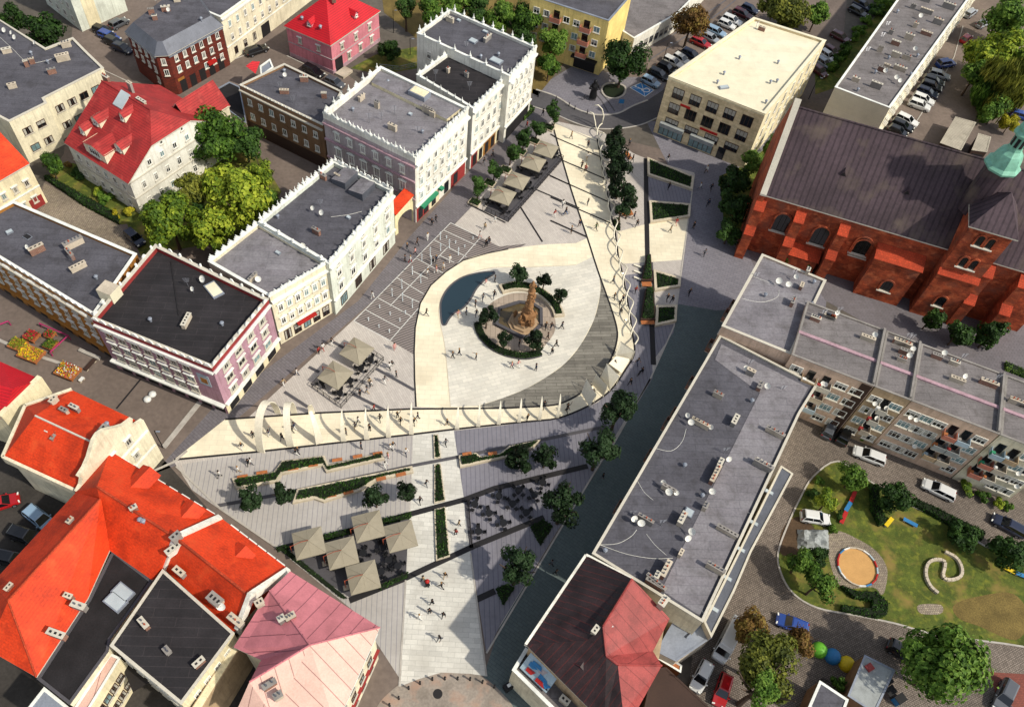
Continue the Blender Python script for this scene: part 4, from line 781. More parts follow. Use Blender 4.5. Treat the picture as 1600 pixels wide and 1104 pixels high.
# ------------------------------------------------------------------ 6. tenement row on the right
H = 12.4
def tenement(label, x0, x1, wk, cols, bal, seed, extra=()):
    """slice of the row: near eave line pixels, from x0 to x1 along it"""
    n0, n1 = Vector((1236, 553)), Vector((1564.5, 679)); f0, f1 = Vector((1291, 437.5)), Vector((1600, 594))
    def near(x): t = (x-n0.x)/(n1.x-n0.x); return Q(x, n0.y+(n1.y-n0.y)*t, H)
    near0, near1 = near(x0), near(x1); dv = near(1564)-near(1236); dv.normalize(); nb = Vector((-dv.y, dv.x, 0)); dep = 10.5
    pts = [near0, near1, near1+nb*dep, near0+nb*dep]
    r, p, c = flat('tenement', label, 'building', pts, H, wk, 'bitumenbrown', .2, .18, 'chimgrey'); L_ = (near1-near0).length
    A_, B_ = p[0], p[1]
    windows(r, A_, B_, c, [1.2, 3.9, 6.6, 9.3], cols, 1.7, 1.35, 'plain', .4, .4, skip=[(i, j) for j in bal for i in range(4)])
    for j in bal:
        s = .4+(L_-.8)*(j+.5)/cols
        for i, z0 in enumerate((3.4, 6.1, 8.8)):
            random.seed(seed+i+j*7); balcony(r, A_, B_, c, s, z0, (L_-.8)/cols*.95, random.choice(['salmon', 'chimplaster', 'tentgrey', 'brownplaster', 'blueshade', 'sill']), 1.3, .9)
            k = random.choice(['redplaster', 'awngreen', 'whitepaint', 'wood', 'blueshade', 'whitepaint', 'chimgrey']); panel(r, A_, B_, c, s-.9, s-.4, z0+.3, z0+.95, k, 'balcony_clutter', 1.1, .7)
            panel(r, A_, B_, c, s-.5, s+.5, z0+.02, z0+2., 'glass', 'door', .06)
    # brick ridge wall running along the roof, party wall at the end, chimney stacks
    m = MB(); m.wall(Vector(A_)+nb.to_2d()*4.4, Vector(B_)+nb.to_2d()*4.4, .5, H-.28, H+.06, 'mauvepale'); m.build('ridge_wall', r)
    m = MB(); m.wall(Vector(B_)+nb.to_2d()*.2-dv.to_2d()*.25, Vector(B_)+nb.to_2d()*dep-dv.to_2d()*.25, .3, H-.25, H+.4, 'chimgrey'); m.build('party_wall', r)
    random.seed(seed)
    for i in range(4):
        q = Vector(A_)+dv.to_2d()*random.uniform(1.5, L_-1.5)+nb.to_2d()*random.choice([6.2, 7.6, 9.]); chimney(r, (q.x, q.y, H-.3), random.uniform(1.2, 3.), .6, .9, ang(A_, B_), 'chimplaster', 4)
        q = q+Vector((1., .4)); (dish if i % 2 else antenna)(r, (q.x, q.y, H-.3))
    for i in range(3): q = Vector(A_)+dv.to_2d()*random.uniform(1, L_-1)+Vector((0, 0)); pz = random.choice([3.2, 5.9, 8.6]); n_ = outward(A_, B_, c); dish(r, (q.x+n_.x*.35, q.y+n_.y*.35, pz), .4)
    return r, p, c, dv, nb
T1 = tenement('peach stucco tenement nearest the grey corner block with crowded pink balconies', 1238, 1366, 'peach', 5, (1, 2), 3)
T2 = tenement('brown stucco tenement in the middle of the row, satellite dishes by its windows', 1368, 1424, 'brownplaster', 3, (1,), 11)
T3 = tenement('wide light brown tenement with four rows of triple windows and cluttered balconies', 1425, 1562, 'peach', 6, (3, 4), 23)
T4 = tenement('cream tenement at the right edge of the row with balcony awnings', 1564, 1660, 'cream', 4, (0, 1), 31)
m = MB(); p = T1[1]; q = Vector(p[1]); n_ = outward(p[0], p[1], T1[2]); m.wall(q-T1[3].to_2d()*1., q, .12, 0, H-.1, 'darkwood'); 
panel(T1[0], p[0], p[1], T1[2], (p[1]-p[0]).length-1.5, (p[1]-p[0]).length-.1, .0, H-.3, 'darkwood', 'drain_recess', .06)
# ------------------------------------------------------------------ 7. white town houses with crested parapets on the plaza
WT = 'white'
# corner house: mauve side, white plaza front
H = 14.
r, p, c = flat('town_house', 'tall corner town house, mauve side wall and white plaza front, spiky crested parapet', 'building', [c2(303, 512, H), c2(722, 716, H), c2(965, 492, H), c2(565, 300, H)], H, 'white', 'bitumengrey', 1.0, .4)
A, B, C, D = p
panel(r, A, B, c, .01, (B-A).length-.01, .0, H-1.05, 'mauve', 'render_facing', .04)
windows(r, A, B, c, [9.7], 6, .95, 1.5, 'hood', 1.2, 1.2); windows(r, A, B, c, [6.1], 6, 1.2, 1.9, 'hood', 1.2, 1.2)
cornice(r, A, B, c, 8.9, .3, .35, 'mauvepale'); cornice(r, A, B, c, 12.0, .35, .4, 'mauvepale'); cornice(r, A, B, c, 5.2, .2, .25, 'mauvepale')
windows(r, B, C, c, [4.3, 7.3, 10.2], 7, .95, 1.7, 'hood', .6, .6); cornice(r, B, C, c, 12.2, .4, .5); cornice(r, B, C, c, 3.4, .3, .3)
L1 = (C-B).length
panel(r, B, C, c, .15, 3.6, 0, 3.3, 'redplaster', 'shop_front', .08); panel(r, B, C, c, 3.8, 6.6, 0, 3.3, 'creamlime', 'shop_front', .08); panel(r, B, C, c, L1-4.6, L1-.3, 0, 3.3, 'redplaster', 'shop_front', .08)
for s in (.6, 2.2, 4.4, 8.2, L1-3.9): panel(r, B, C, c, s, s+1.2, .3, 2.6, 'glass', 'shop_window', .13)
for s0, s1 in ((.9, 5.3), (6.1, 6.9)): panel(r, B, C, c, s0, s1, 2.9, 3.35, 'awngreen', 'awning', .9)
crest(r, A, B, H, 22); crest(r, B, C, H, 18, ('spike', 'fan')); crest(r, D, A, H, 8, ('spike', 'scroll')); 
clutter(r, c2, H-1, ang(A, B), [('p', 480, 455, 1.6, .6), ('c', 550, 490, 1.0, .7), ('c', 620, 590, 1.8, .7), ('v', 440, 505), ('v', 755, 606), ('a', 515, 560, 2), ('a', 570, 545, 1.6), ('v', 600, 380), ('c', 780, 515, 2.6, .5), ('s', 700, 522, .6, .6), ('a', 630, 520, 1.8), ('c', 800, 530, 1.2, .5), ('a', 735, 600, 1.2)])
random.seed(3)
m = MB(); q = [c2(520, 385, H-.2), c2(523, 318, H-.2), c2(960, 495, H-.2), c2(870, 555, H-.2), c2(660, 470, H-.2), c2(675, 435, H-.2)]
q = [c2(524, 372, H-.3), c2(560, 318, H-.3), c2(935, 487, H-.3), c2(866, 540, H-.3)]
m.prism(q, H-.98, H-.35, 'creamlime', 'bitumengrey'); m.build('roof_step', r)
skylight(r, c2(742, 435, H-.35), 3.2, 1.9, ang(A, B), 'creamlime', .9)
# lower dark roof + far white house
H2 = 14.4
r, p, c = flat('town_house', 'tall white town house at the far end of the row, spiked rim', 'building', [c2(730, 150, H2), c2(1150, 345, H2), c2(1275, 213, H2), c2(880, 42, H2)], H2, WT, 'bitumen', .6, .35)
A, B, C, D = p
windows(r, A, B, c, [10.4], 5, .9, 1.4, 'plain'); windows(r, B, C, c, [4.3, 7.4, 10.5], 5, .9, 1.6, 'hood', .6, .6)
cornice(r, B, C, c, 12.9, .35, .4); cornice(r, B, C, c, 3.3, .3, .3); windows(r, D, A, c, [3, 6, 9.4], 4, .9, 1.6, 'plain')
panel(r, B, C, c, .8, (C-B).length-.8, .2, 3.0, 'slot', 'arcade', .1)
crest(r, B, C, H2, 10, ('spike', 'fan')); crest(r, C, D, H2, 9, ('spike',)); crest(r, D, A, H2, 6, ('urn', 'spike')); crest(r, A, B, H2, 6, ('spike',))
clutter(r, c2, H2-.6, ang(A, B), [('c', 880, 100, 1.8, .6), ('a', 868, 90, 1.4), ('s', 920, 97, .7, .6), ('s', 985, 190, 1.4, 1.2), ('p', 1050, 185, 2.4, .6), ('s', 1040, 148, 1., .6), ('s', 1090, 280, 2.2, 1.4), ('v', 1100, 255), ('v', 1020, 265), ('a', 955, 215, 1.2)])
H3 = 13.2
r, p, c = flat('town_house', 'white town house with black tarred roof between its two taller neighbours', 'building', [c2(728, 338, H3), c2(985, 492, H3), c2(1165, 318, H3), c2(868, 238, H3)], H3, WT, 'bitumenblack', .7, .35)
A, B, C, D = p
windows(r, B, C, c, [4.2, 7.2, 10.2], 6, .9, 1.6, 'plain', .5, .5); cornice(r, B, C, c, 12.0, .35, .4); cornice(r, B, C, c, 3.3, .3, .3)
LL = (C-B).length
for i, k in enumerate(('redplaster', 'creamlime', 'ochre', 'ochre', 'creamlime', 'redplaster')):
    s = .3+(LL-.6)*i/6; panel(r, B, C, c, s, s+(LL-.6)/6-.1, 0, 3.2, k, 'shop_front', .07); panel(r, B, C, c, s+.5, s+1.6, .2, 2.6, 'slot', 'shop_window', .12)
crest(r, B, C, H3, 11, ('urn', 'spike')); crest(r, A, B, H3, 8, ('spike',), .7); crest(r, D, A, H3, 5, ('scroll',), .8)
clutter(r, c2, H3-.7, ang(A, B), [('p', 872, 330, .6, .6), ('c', 955, 350, .9, .5), ('a', 968, 410, 1.8), ('a', 815, 370, 2.4), ('d', 1072, 325, .4), ('c', 955, 275, 1., .9)])
# arch gate between the rows
H = 6.
gA, gB = Q(618, 368, 0), Q(650, 343, 0)
m = MB(); d_ = (gB-gA).normalized(); n_ = outward(gA, gB, Q(560, 300)); n3_ = Vector((n_.x, n_.y, 0)); Lg = (gB-gA).length; gr = thing('archway', 'cream archway with bright orange sloping top bridging the two white rows', 'archway', gA)
pts = [(0, 0), (0, 4.6), (Lg, 6.2), (Lg, 0), (Lg-.7, 0)]+[(Lg/2+(Lg/2-.7)*math.cos(a*math.pi/8), 2.4+(Lg/2-.7)*.7*math.sin(a*math.pi/8)) for a in range(9)]+[(.7, 0)]
n = len(pts); T = lambda q, y: gA+d_*q[0]+Vector((0, 0, q[1]))-n3_*y
m.mesh([T(q, 0) for q in pts]+[T(q, 1.2) for q in pts], [tuple(range(n)), tuple(range(2*n-1, n-1, -1))]+[(j, (j+1) % n, n+(j+1) % n, n+j) for j in range(n)], 'paleyellow')
o = m.build('arch', gr); bm = bmesh.new(); bm.from_mesh(o.data); bmesh.ops.triangulate(bm, faces=[f for f in bm.faces if len(f.verts) > 4]); bm.to_mesh(o.data); bm.free()
m = MB(); a, b = gA+Vector((0, 0, 4.63)), gB+Vector((0, 0, 6.23)); m.mesh([a+n3_*.2, b+n3_*.2, b-n3_*1.6+Vector((0, 0, .5)), a-n3_*1.6+Vector((0, 0, .5))]+[v+Vector((0, 0, .2)) for v in (a+n3_*.2, b+n3_*.2, b-n3_*1.6+Vector((0, 0, .5)), a-n3_*1.6+Vector((0, 0, .5)))], [(3, 2, 1, 0), (4, 5, 6, 7), (0, 1, 5, 4), (1, 2, 6, 5), (2, 3, 7, 6), (3, 0, 4, 7)], 'orangetile'); m.build('arch_roof', gr)
# pale green house
H = 11.6
r, p, c = flat('town_house', 'pale green-white town house with two raised roof boxes and scroll parapet', 'building', [Q(404, 346, H), c6(330, 150, H), c2(622, 862, H), c2(352, 728, H)], H, 'palegreen', 'bitumen', .8, .35)
A, B, C, D = p
windows(r, B, C, c, [4.0], 5, 1.2, 1.8, 'hood', .4, .4); windows(r, B, C, c, [7.], 5, 1.2, 1.7, 'hood', .4, .4); windows(r, B, C, c, [9.3], 5, .7, .7, 'plain', .4, .4)
cornice(r, B, C, c, 3.1, .25, .3); cornice(r, B, C, c, 10.3, .35, .4); windows(r, B, C, c, [.5], 4, 1.7, 2., 'shop', .4, .8)
windows(r, C, D, c, [3.8, 7.], 5, .9, 1.6, 'hood')
crest(r, B, C, H, 15, ('scroll', 'spike')); crest(r, C, D, H, 16, ('fan', 'spike')); crest(r, D, A, H, 18, ('scroll', 'spike')); crest(r, A, B, H, 5, ('urn',))
for x, y in ((405, 820), (482, 870)):
    m = MB(); q = c2(x, y, H-.8); m.box((q.x, q.y, H-.8), (3.2, 2.6, .9), 'zincdark', ang(C, D)+math.pi/2, 'bitumengrey'); 
    m.v = [v+Vector((0, 0, .5)) if (v.z > H-.3 and (v-q).dot(Vector((C-D).to_3d())) > 0) else v for v in m.v]; m.build('roof_box', r)
clutter(r, c2, H-.75, ang(A, B), [('c', 305, 812, 1.5, .5), ('c', 275, 1060, 1.6, .6), ('d', 260, 965, .4), ('d', 300, 985, .5), ('a', 295, 940, 1.6), ('s', 420, 990, .6, .5), ('c', 370, 815, 1.2, .3), ('v', 100, 990)])
cable(r, [c2(*q) for q in ((340, 985), (420, 975), (480, 960))], H-.8); cable(r, [c2(*q) for q in ((150, 920), (200, 880), (260, 835))], H-.8)
# cream house
H = 11.
r, p, c = flat('town_house', 'cream-white town house with scroll crest between the purple and pale green houses', 'building', [Q(325, 408, H), c6(62, 300, H), c6(325, 148, H), Q(403, 347, H)], H, 'cream', 'bitumengrey', .7, .35)
A, B, C, D = p
windows(r, B, C, c, [4.1, 7.], 6, .9, 1.5, 'hood', .5, .5); cornice(r, B, C, c, 3.1, .25, .3); cornice(r, B, C, c, 9.6, .35, .4); windows(r, B, C, c, [.4], 5, 1.2, 2.1, 'shop', .6, .6)
panel(r, B, C, c, 3.0, 6.2, 2.6, 2.95, 'redpaint', 'awning', .7)
crest(r, B, C, H, 16, ('fan', 'scroll')); crest(r, D, A, H, 8, ('scroll',)); crest(r, C, D, H, 8, ('urn',), .7)
clutter(r, c6, H-.7, ang(A, B), [('s', 100, 105, .8, .5), ('d', 215, 90, .5), ('d', 15, 240, .5)]); clutter(r, c5, H-.7, ang(A, B)+1.6, [('c', 1150, 225, 2.0, .4), ('a', 1165, 215, 1.)])
# purple corner house
H = 11.3
r, p, c = flat('town_house', 'purple corner town house with white window surrounds, black roof and red-based pinnacles', 'building', [c5(415, 400, H), c5(960, 622, H), c5(1218, 310, H), c5(705, 62, H)], H, 'purplewall', 'bitumenblack', .9, .4, 'sill', pk='redplaster')
A, B, C, D = p
windows(r, A, B, c, [2.9, 5.4, 7.9], 7, 1.3, 1.6, 'stone', .8, 3.4); windows(r, B, C, c, [3.0, 5.7, 8.2], 4, 1.5, 1.5, 'stone', .9, .9)
cornice(r, A, B, c, 9.9, .3, .3); cornice(r, A, B, c, 2.2, .3, .6); cornice(r, B, C, c, 2.4, .3, .5); cornice(r, B, C, c, 9.9, .3, .3)
for i in range(8): panel(r, A, B, c, 1+i*(B-A).length/8.4, 2.6+i*(B-A).length/8.4, .1, 2.1, 'slot', 'arcade_opening', .03)
for i in range(4): panel(r, B, C, c, .7+i*(C-B).length/4.2, 2.6+i*(C-B).length/4.2, .1, 2.1, 'slot', 'arcade_opening', .03)
panel(r, B, C, c, .01, (C-B).length-.01, 0., 2.3, 'creamlime', 'ground_floor_facing', .02)
panel(r, A, B, c, (B-A).length-3, (B-A).length-1.2, 6.0, 8.4, 'blueshade', 'wall_painting', .05); panel(r, A, B, c, (B-A).length-2.6, (B-A).length-1.6, 6.5, 7.6, 'ochre', 'wall_painting', .08)
crest(r, A, B, H, 15, ('fan',), .85); crest(r, B, C, H, 9, ('fan',), .85); crest(r, D, A, H, 8, ('urn', 'fan'), .85); crest(r, C, D, H, 11, ('urn', 'fan'), .7)
clutter(r, c5, H-.9, ang(A, B)+.2, [('d', 925, 240, .6), ('a', 855, 255, 1.8), ('d', 880, 285, .4), ('p', 850, 420, 2.6, .7), ('v', 685, 412), ('v', 1010, 430)])
skylight(r, c5(972, 272, H-.9), 1.6, 2.8, ang(A, B)+1.1, 'membrane', .3)
m = MB(); m.box(c5(508, 300, H-.9), (2.2, 1.9, 1.9), 'membrane', ang(A, B), 'chimplaster'); m.build('stair_box', r)
ridgecap(r, c5(775, 140, H-.86), c5(810, 385, H-.86), 'slot', .08, 'roof_seam')
# ochre house
H = 10.6
r, p, c = flat('town_house', 'ochre plaster town house with flat dark roof, cut by the left edge', 'building', [c5(-200, 5, H), c5(425, 385, H), c5(620, 105, H), c5(60, -135, H)], H, 'ochre', 'bitumen', .6, .35)
A, B, C, D = p
windows(r, A, B, c, [2.9, 5.5, 8.0], 10, 1., 1.5, 'stone'); cornice(r, A, B, c, 9.3, .3, .4, 'sill'); cornice(r, A, B, c, 2.2, .25, .5, 'ochre')
for i in range(10): panel(r, A, B, c, 1+i*2.5, 2.4+i*2.5, .1, 2.1, 'slot', 'shop_window', .03)
crest(r, A, B, H, 22, ('fan',), .8, 'trim')
clutter(r, c5, H-.6, ang(A, B)+1.3, [('c', 175, 100, 2.4, .7), ('d', 135, 95, .4), ('c', 340, 70, 3.2, .9), ('p', 325, 120, 2.0, .6), ('c', 360, 175, 2.6, .7), ('a', 335, 150, 1.6), ('s', 45, 10, .9, .6), ('v', 440, 220)])
skylight(r, c5(125, 30, H-.6), 1.1, .8, ang(A, B), 'slot', .15)
# brown house behind
H = 9.8
r, p, c = flat('town_house', 'brown stucco house with slate-blue flat roof and brick chimneys behind the mauve corner house', 'building', [c1(1085, 385, H), c2(302, 568, H), c2(392, 415, H), c2(128, 288, H)], H, 'brownwall', 'bitumen', .5, .3, 'sill')
A, B, C, D = p
windows(r, A, B, c, [6.4], 7, .9, 1.3, 'plain', .6, .6); windows(r, A, B, c, [3.4], 7, .9, 1.3, 'plain', .6, .6); cornice(r, A, B, c, 8.7, .25, .35, 'sill'); panel(r, A, B, c, .3, (B-A).length-.3, .1, 2.6, 'darkwood', 'ground_floor_facing', .04)
crest(r, A, B, H, 24, ('urn',), .4)
clutter(r, c2, H-.5, ang(A, B)+.6, [('b', 130, 425, 1.8, .6), ('b', 220, 370, 1.6, .7), ('d', 135, 360, .45), ('v', 130, 330), ('a', 170, 470, 1.6), ('b', 310, 445, 1., .6), ('a', 112, 405, 1.5)])
H = 4.
r, p, c = flat('shed', 'low black felt-roofed outbuilding in the yard behind the brown house', 'shed', [c1(940, 428, H), c1(1118, 560, H), c1(1090, 395, H), c1(1040, 372, H)], H, 'cream', 'felt', .15, .2, 'zinc')
windows(r, p[0], p[1], c, [1.], 4, .8, 1.2, 'plain')
H = 9.6
r, p, c = flat('garden_wall_block', 'white blank roof parapet block beside the red awning behind the brown house', 'building', [c1(1180, 300, 5), c1(1185, 345, 5), c1(1240, 305, 5), c1(1225, 268, 5)], 5., 'white', 'zinc', .2, .2)
m = MB(); m.mesh([c1(1115, 300, 5.2), c1(1160, 335, 4.2), c1(1180, 280, 5.4), c1(1145, 278, 5.6)]+[c1(1115, 300, 5.1), c1(1160, 335, 4.1), c1(1180, 280, 5.3), c1(1145, 278, 5.5)], [(0, 1, 2, 3), (7, 6, 5, 4), (0, 4, 5, 1), (1, 5, 6, 2), (2, 6, 7, 3), (3, 7, 4, 0)], 'scarlettile'); m.build('red_canopy', r)
# pink house
ze = 6.5; A, B, C = c2(125, 118, ze), c2(338, 208, ze), c2(566, 50, ze); A, B, C = [Vector((v.x, v.y, 0)) for v in (A, B, C)]; D = A+C-B
c = (A+C)/2; r = thing('pink_house', 'pink house with scarlet hipped roof and small dormers', 'building', c)
ins = lambda q: q+(c-q).normalized()*.45
m = MB(); q = [ins(x) for x in (A, B, C, D)]; m.prism(q, 0, ze-.05, 'pinkwall'); m.build('wall', r)
dd = (C-B).normalized(); ap0, ap1 = c-dd*1.2, c+dd*1.2; V = [(v.x, v.y, ze) for v in (A, B, C, D)]+[(ap0.x, ap0.y, 11.8), (ap1.x, ap1.y, 11.8)]
roofmesh(r, V, [(0, 1, 4), (1, 2, 5, 4), (2, 3, 5), (3, 0, 4, 5)], 'scarlettile')
windows(r, q[0], q[1], c, [3.9], 2, .8, 1.2, 'stone', .8, .8); windows(r, q[1], q[2], c, [3.9], 3, .9, 1.4, 'stone'); windows(r, q[1], q[2], c, [.9], 3, .9, 1.5, 'stone', 3)
cornice(r, q[1], q[2], c, 3.1, .15, .12, 'mauve'); cornice(r, q[0], q[1], c, 3.1, .15, .12, 'mauve'); cornice(r, q[0], q[1], c, 0, .8, .1, 'mauvepale'); cornice(r, q[1], q[2], c, 0, .8, .1, 'mauvepale')
panel(r, q[1], q[2], c, .7, 2.7, .02, 2.8, 'slot', 'door', .13)
for x, y in ((240, 110), (455, 70)): w_ = c2(x, y, 8.2); n_ = outward(A, B, c) if x < 300 else outward(B, C, c); dormer(r, (w_.x, w_.y, 7.7), (n_.x, n_.y), 1.1, 1.6, .7, 'scarlettile', 'pinkwall')
for x, y in ((208, 78), (292, 118), (275, 30)): w_ = c2(x, y, 8.6); vent(r, (w_.x, w_.y, 8.2), .35, .4)
chimney(r, c2(355, 10, 11.), .8, .8, 1.4, 0, 'chimbrick', 1)
m = MB(); m.box(c2(400, 335, 0), (2.8, 2., .5), 'chimplaster', ang(B, C)); tag(m.build('entrance_steps', origin=c2(400, 335, 0)), 'pale stone entrance steps before the pink house door', 'steps')
# cream terrace with arched gate
H = 9.6
Ae, Be = c1(1000, 78, H), c2(10, -45, H)
d0 = (Be-Ae).normalized(); nb = Vector((-d0.y, d0.x, 0)); 
r, p, c = flat('town_house', 'long cream town house row with small windows and an arched gateway', 'building', [Ae, Ae+d0*26, Ae+d0*26+nb*10, Ae+nb*10], H, 'cream', 'bitumen', .25, .3)
windows(r, p[0], p[1], c, [4., 6.7], 11, .75, 1.3, 'plain', .8, .8); windows(r, p[0], p[1], c, [.9], 3, .9, 1.5, 'dark', .8, 17); cornice(r, p[0], p[1], c, 3.2, .15, .15); cornice(r, p[0], p[1], c, 8.9, .3, .35)
panel(r, p[0], p[1], c, 9.8, 12.2, .02, 2.6, 'slot', 'gateway', .08)
# red brick corner house
H = 9.8
V0, V1, V2, V3 = c1(563, 110, H), c1(695, 218, H), c1(752, 215, H), c1(998, 82, H)
r, p, c = flat('town_house', 'dark red brick corner house with chamfered corner, lit and shaded fronts, grey mansard rim', 'building', [V0, V1, V2, V3, c1(900, -55, H), c1(720, -10, H)], H-1.6, 'redbrick', 'bitumen', .0, .3)
qo, qi = inset(p, -.3), inset(p, 1.3); m = MB(); n = len(qo)
V = [(v.x, v.y, H-1.5) for v in qo]+[(v.x, v.y, H+.3) for v in qi]
roofmesh(r, V, [(j, (j+1) % n, n+(j+1) % n, n+j) for j in range(n)]+[tuple(n+j for j in range(n))], ['zincdark']*n+['bitumen'], .1, 'mansard')
for a, b, n_ in ((0, 1, 4), (2, 3, 6)): windows(r, p[a], p[b], c, [1.9, 4.1, 6.3], n_, .8, 1.3, 'plain', .5, .5, skip=[(0, 0), (0, 1), (0, 2)]); cornice(r, p[a], p[b], c, 3.4, .15, .15, 'redbrick'); cornice(r, p[a], p[b], c, 7.8, .25, .3, 'zinc')
windows(r, p[1], p[2], c, [4.1, 6.3], 1, .8, 1.3, 'plain', .1, .1)
for i in range(5): panel(r, p[2], p[3], c, .8+i*2.2, 2.1+i*2.2, .05, 2.4, 'slot', 'shop_window', .05)
panel(r, p[2], p[3], c, .5, 1.9, 2.5, 3., 'ochre', 'shop_sign', .1); panel(r, p[2], p[3], c, 7.2, 9, 2.6, 3.1, 'redpaint', 'awning', .7)
clutter(r, c1, H+.3, .3, [('b', 690, 65, 1.2, .6), ('b', 705, 90, 1., .6), ('c', 755, 50, 1.8, .7), ('d', 770, 65, .45), ('d', 712, 15, .4), ('c', 805, 8, 1.4, .5), ('v', 915, 95)])
# pale tower block top left
H = 17.
tb = [Q(74, 7), Q(129, 50), Q(200, 17)]; tb.append(tb[0]+tb[2]-tb[1])
r, p, c = flat('apartment_block', 'pale sage and cream apartment block rising out of the top left corner', 'building', tb, H, 'palegreen', 'bitumen', .3, .3)
windows(r, p[0], p[1], c, [1.2, 4., 6.8, 9.6, 12.4], 4, 1., 1.3, 'plain'); panel(r, p[1], p[2], c, 1.7, 4.2, .01, H-.4, 'creamlime', 'render_facing', .04)
# long grey-roof block top left
H = 8.6
r, p, c = flat('apartment_block', 'L-shaped cream block with dark grey roof and small paired windows, left edge', 'building', [c1(-60, 500, H), c1(40, 552, H), c1(212, 466, H), c1(200, 445, H), c1(470, 308, H), c1(395, 236, H), c1(330, 170, H), c1(205, 218, H), c1(-80, 40, H)], H, 'cream', 'bitumen', .25, .3, 'sill')
windows(r, p[1], p[2], c, [1.6, 5.], 2, 1.5, 1.3, 'dark', .8, 1.); windows(r, p[3], p[4], c, [1.6, 5.], 4, 1.5, 1.3, 'dark', .6, 1.5)
clutter(r, c1, H-.25, .5, [('c', 305, 215, 1.9, .5), ('c', 290, 275, 2.6, .9), ('v', 145, 250), ('c', 60, 400, 1.6, .6), ('c', 240, 335, 1.6, .5), ('c', 35, 240, 1.8, .7), ('d', 28, 158, .5), ('d', 75, 190, .5), ('d', 60, 170, .4), ('d', 165, 215, .4), ('b', 125, 303, .8, .6), ('v', 220, 290), ('c', 150, 290, 1., .5)])
cable(r, [c1(*q) for q in ((0, 170), (60, 225), (130, 285), (230, 270), (300, 235))], H-.25)
# house at the left edge with orange roof
ze = 8.3
A, B = c1(-120, 880, ze), c1(126, 738, ze); W_ = perpW(A, B, c1(-10, 600, 11.5))
r, h = gabled('town_house', 'cream house with orange roof at the left edge beside the cobbled path', 'building', A, B, W_, ze, 11.6, ('gable', 'gable'), 'creamlime', 'orangetile', .2)
windows(r, h['A'], h['B'], h['c'], [1.2, 4.6], 4, .8, 1.2, 'stone', .6, .6); panel(r, h['A'], h['B'], h['c'], (h['B']-h['A']).length-2.6, (h['B']-h['A']).length-.4, .02, 2.1, 'redplaster', 'door', .06); cornice(r, h['A'], h['B'], h['c'], 3.6, .2, .15)
# big red-roofed house
ze, zr = 7.4, 13.4
A, B = c1(300, 640, ze), c1(585, 822, ze); W_ = perpW(A, B, c1(600, 450, zr))
r, h = gabled('red_roof_house', 'large cream house with dark red half-hipped roof and gabled dormers', 'building', A, B, W_, ze, zr, ('gable', 'half'), 'white', 'redtile', .35)
A, B, C, D, c = h['A'], h['B'], h['C'], h['D'], h['c']
windows(r, B, C, c, [1.2, 4.5], 7, .8, 1.4, 'plain', 1., 1.); windows(r, B, C, c, [7.8], 5, .8, 1.1, 'plain', 3., 3.); windows(r, B, C, c, [10.], 2, .6, .9, 'plain', 5.2, 5.2); cornice(r, B, C, c, 3.6, .15, .15, 'sill'); cornice(r, B, C, c, 6.9, .2, .2, 'sill')
windows(r, A, B, c, [1.2, 4.5], 6, .8, 1.3, 'plain'); cornice(r, A, B, c, 3.6, .15, .15, 'sill')
n2 = outward(A, B, c); 
def on_roof(fn, x, y, z): q = fn(x, y, z); return q
dq = onslope(h, c1(440, 715)); dm = dormer(r, dq+Vector((0, 0, -.1)), (n2.x, n2.y), 4.8, 5.5, 1.9, 'redtile', 'cream')
for x, y, z_, w in ((545, 680, 8.2, 1.5), (560, 540, 11., .9), (440, 560, 9.4, 1.6), (380, 600, 8.2, 1.)):
    dormer(r, onslope(h, c1(x, y+12)), (n2.x, n2.y), w*1.25, w*2, 1.2, 'redtile', 'cream')
m = MB(); q = onslope(h, c1(552, 455)); sl = h['sl']; nn = Vector((n2.x, n2.y, 0)); uu = Vector((-n2.y, n2.x, 0)); q = q+Vector((0, 0, 0))
zf = lambda P_: ze+((Vector((A.x, A.y, 0))-P_).dot(nn))*sl
def rp(P_, dz): return Vector((P_.x, P_.y, zf(P_)+dz))
cs = [q+nn*1.1-uu*1.0, q+nn*1.1+uu*1.0, q-nn*1.1+uu*1.0, q-nn*1.1-uu*1.0]; V = [rp(x, .2) for x in cs]+[rp(x, -.1) for x in cs]
m.mesh(V, [(0, 1, 2, 3), (7, 6, 5, 4), (0, 4, 5, 1), (1, 5, 6, 2), (2, 6, 7, 3), (3, 7, 4, 0)], 'skylight'); m.build('skylight', r)
for x, y, l in ((485, 368, 1.6), (595, 405, 1.), (645, 470, 2.2)): q = c1(x, y, 12.6); chimney(r, (q.x, q.y, 12.), l, .6, 1.8, ang(A, B), 'chimplaster', 3)
# its cross wing
rA = c1(700, 510, 9.5); A2, B2 = c1(690, 500, 9.5), c1(800, 590, 9.5)
Wd = nn*-1; e0 = c1(858, 500, 8.); e0 = Vector((e0.x, e0.y, 0)); 
wa = e0+uu*0; sgn = 1 if (C-D).dot(uu) > 0 else -1
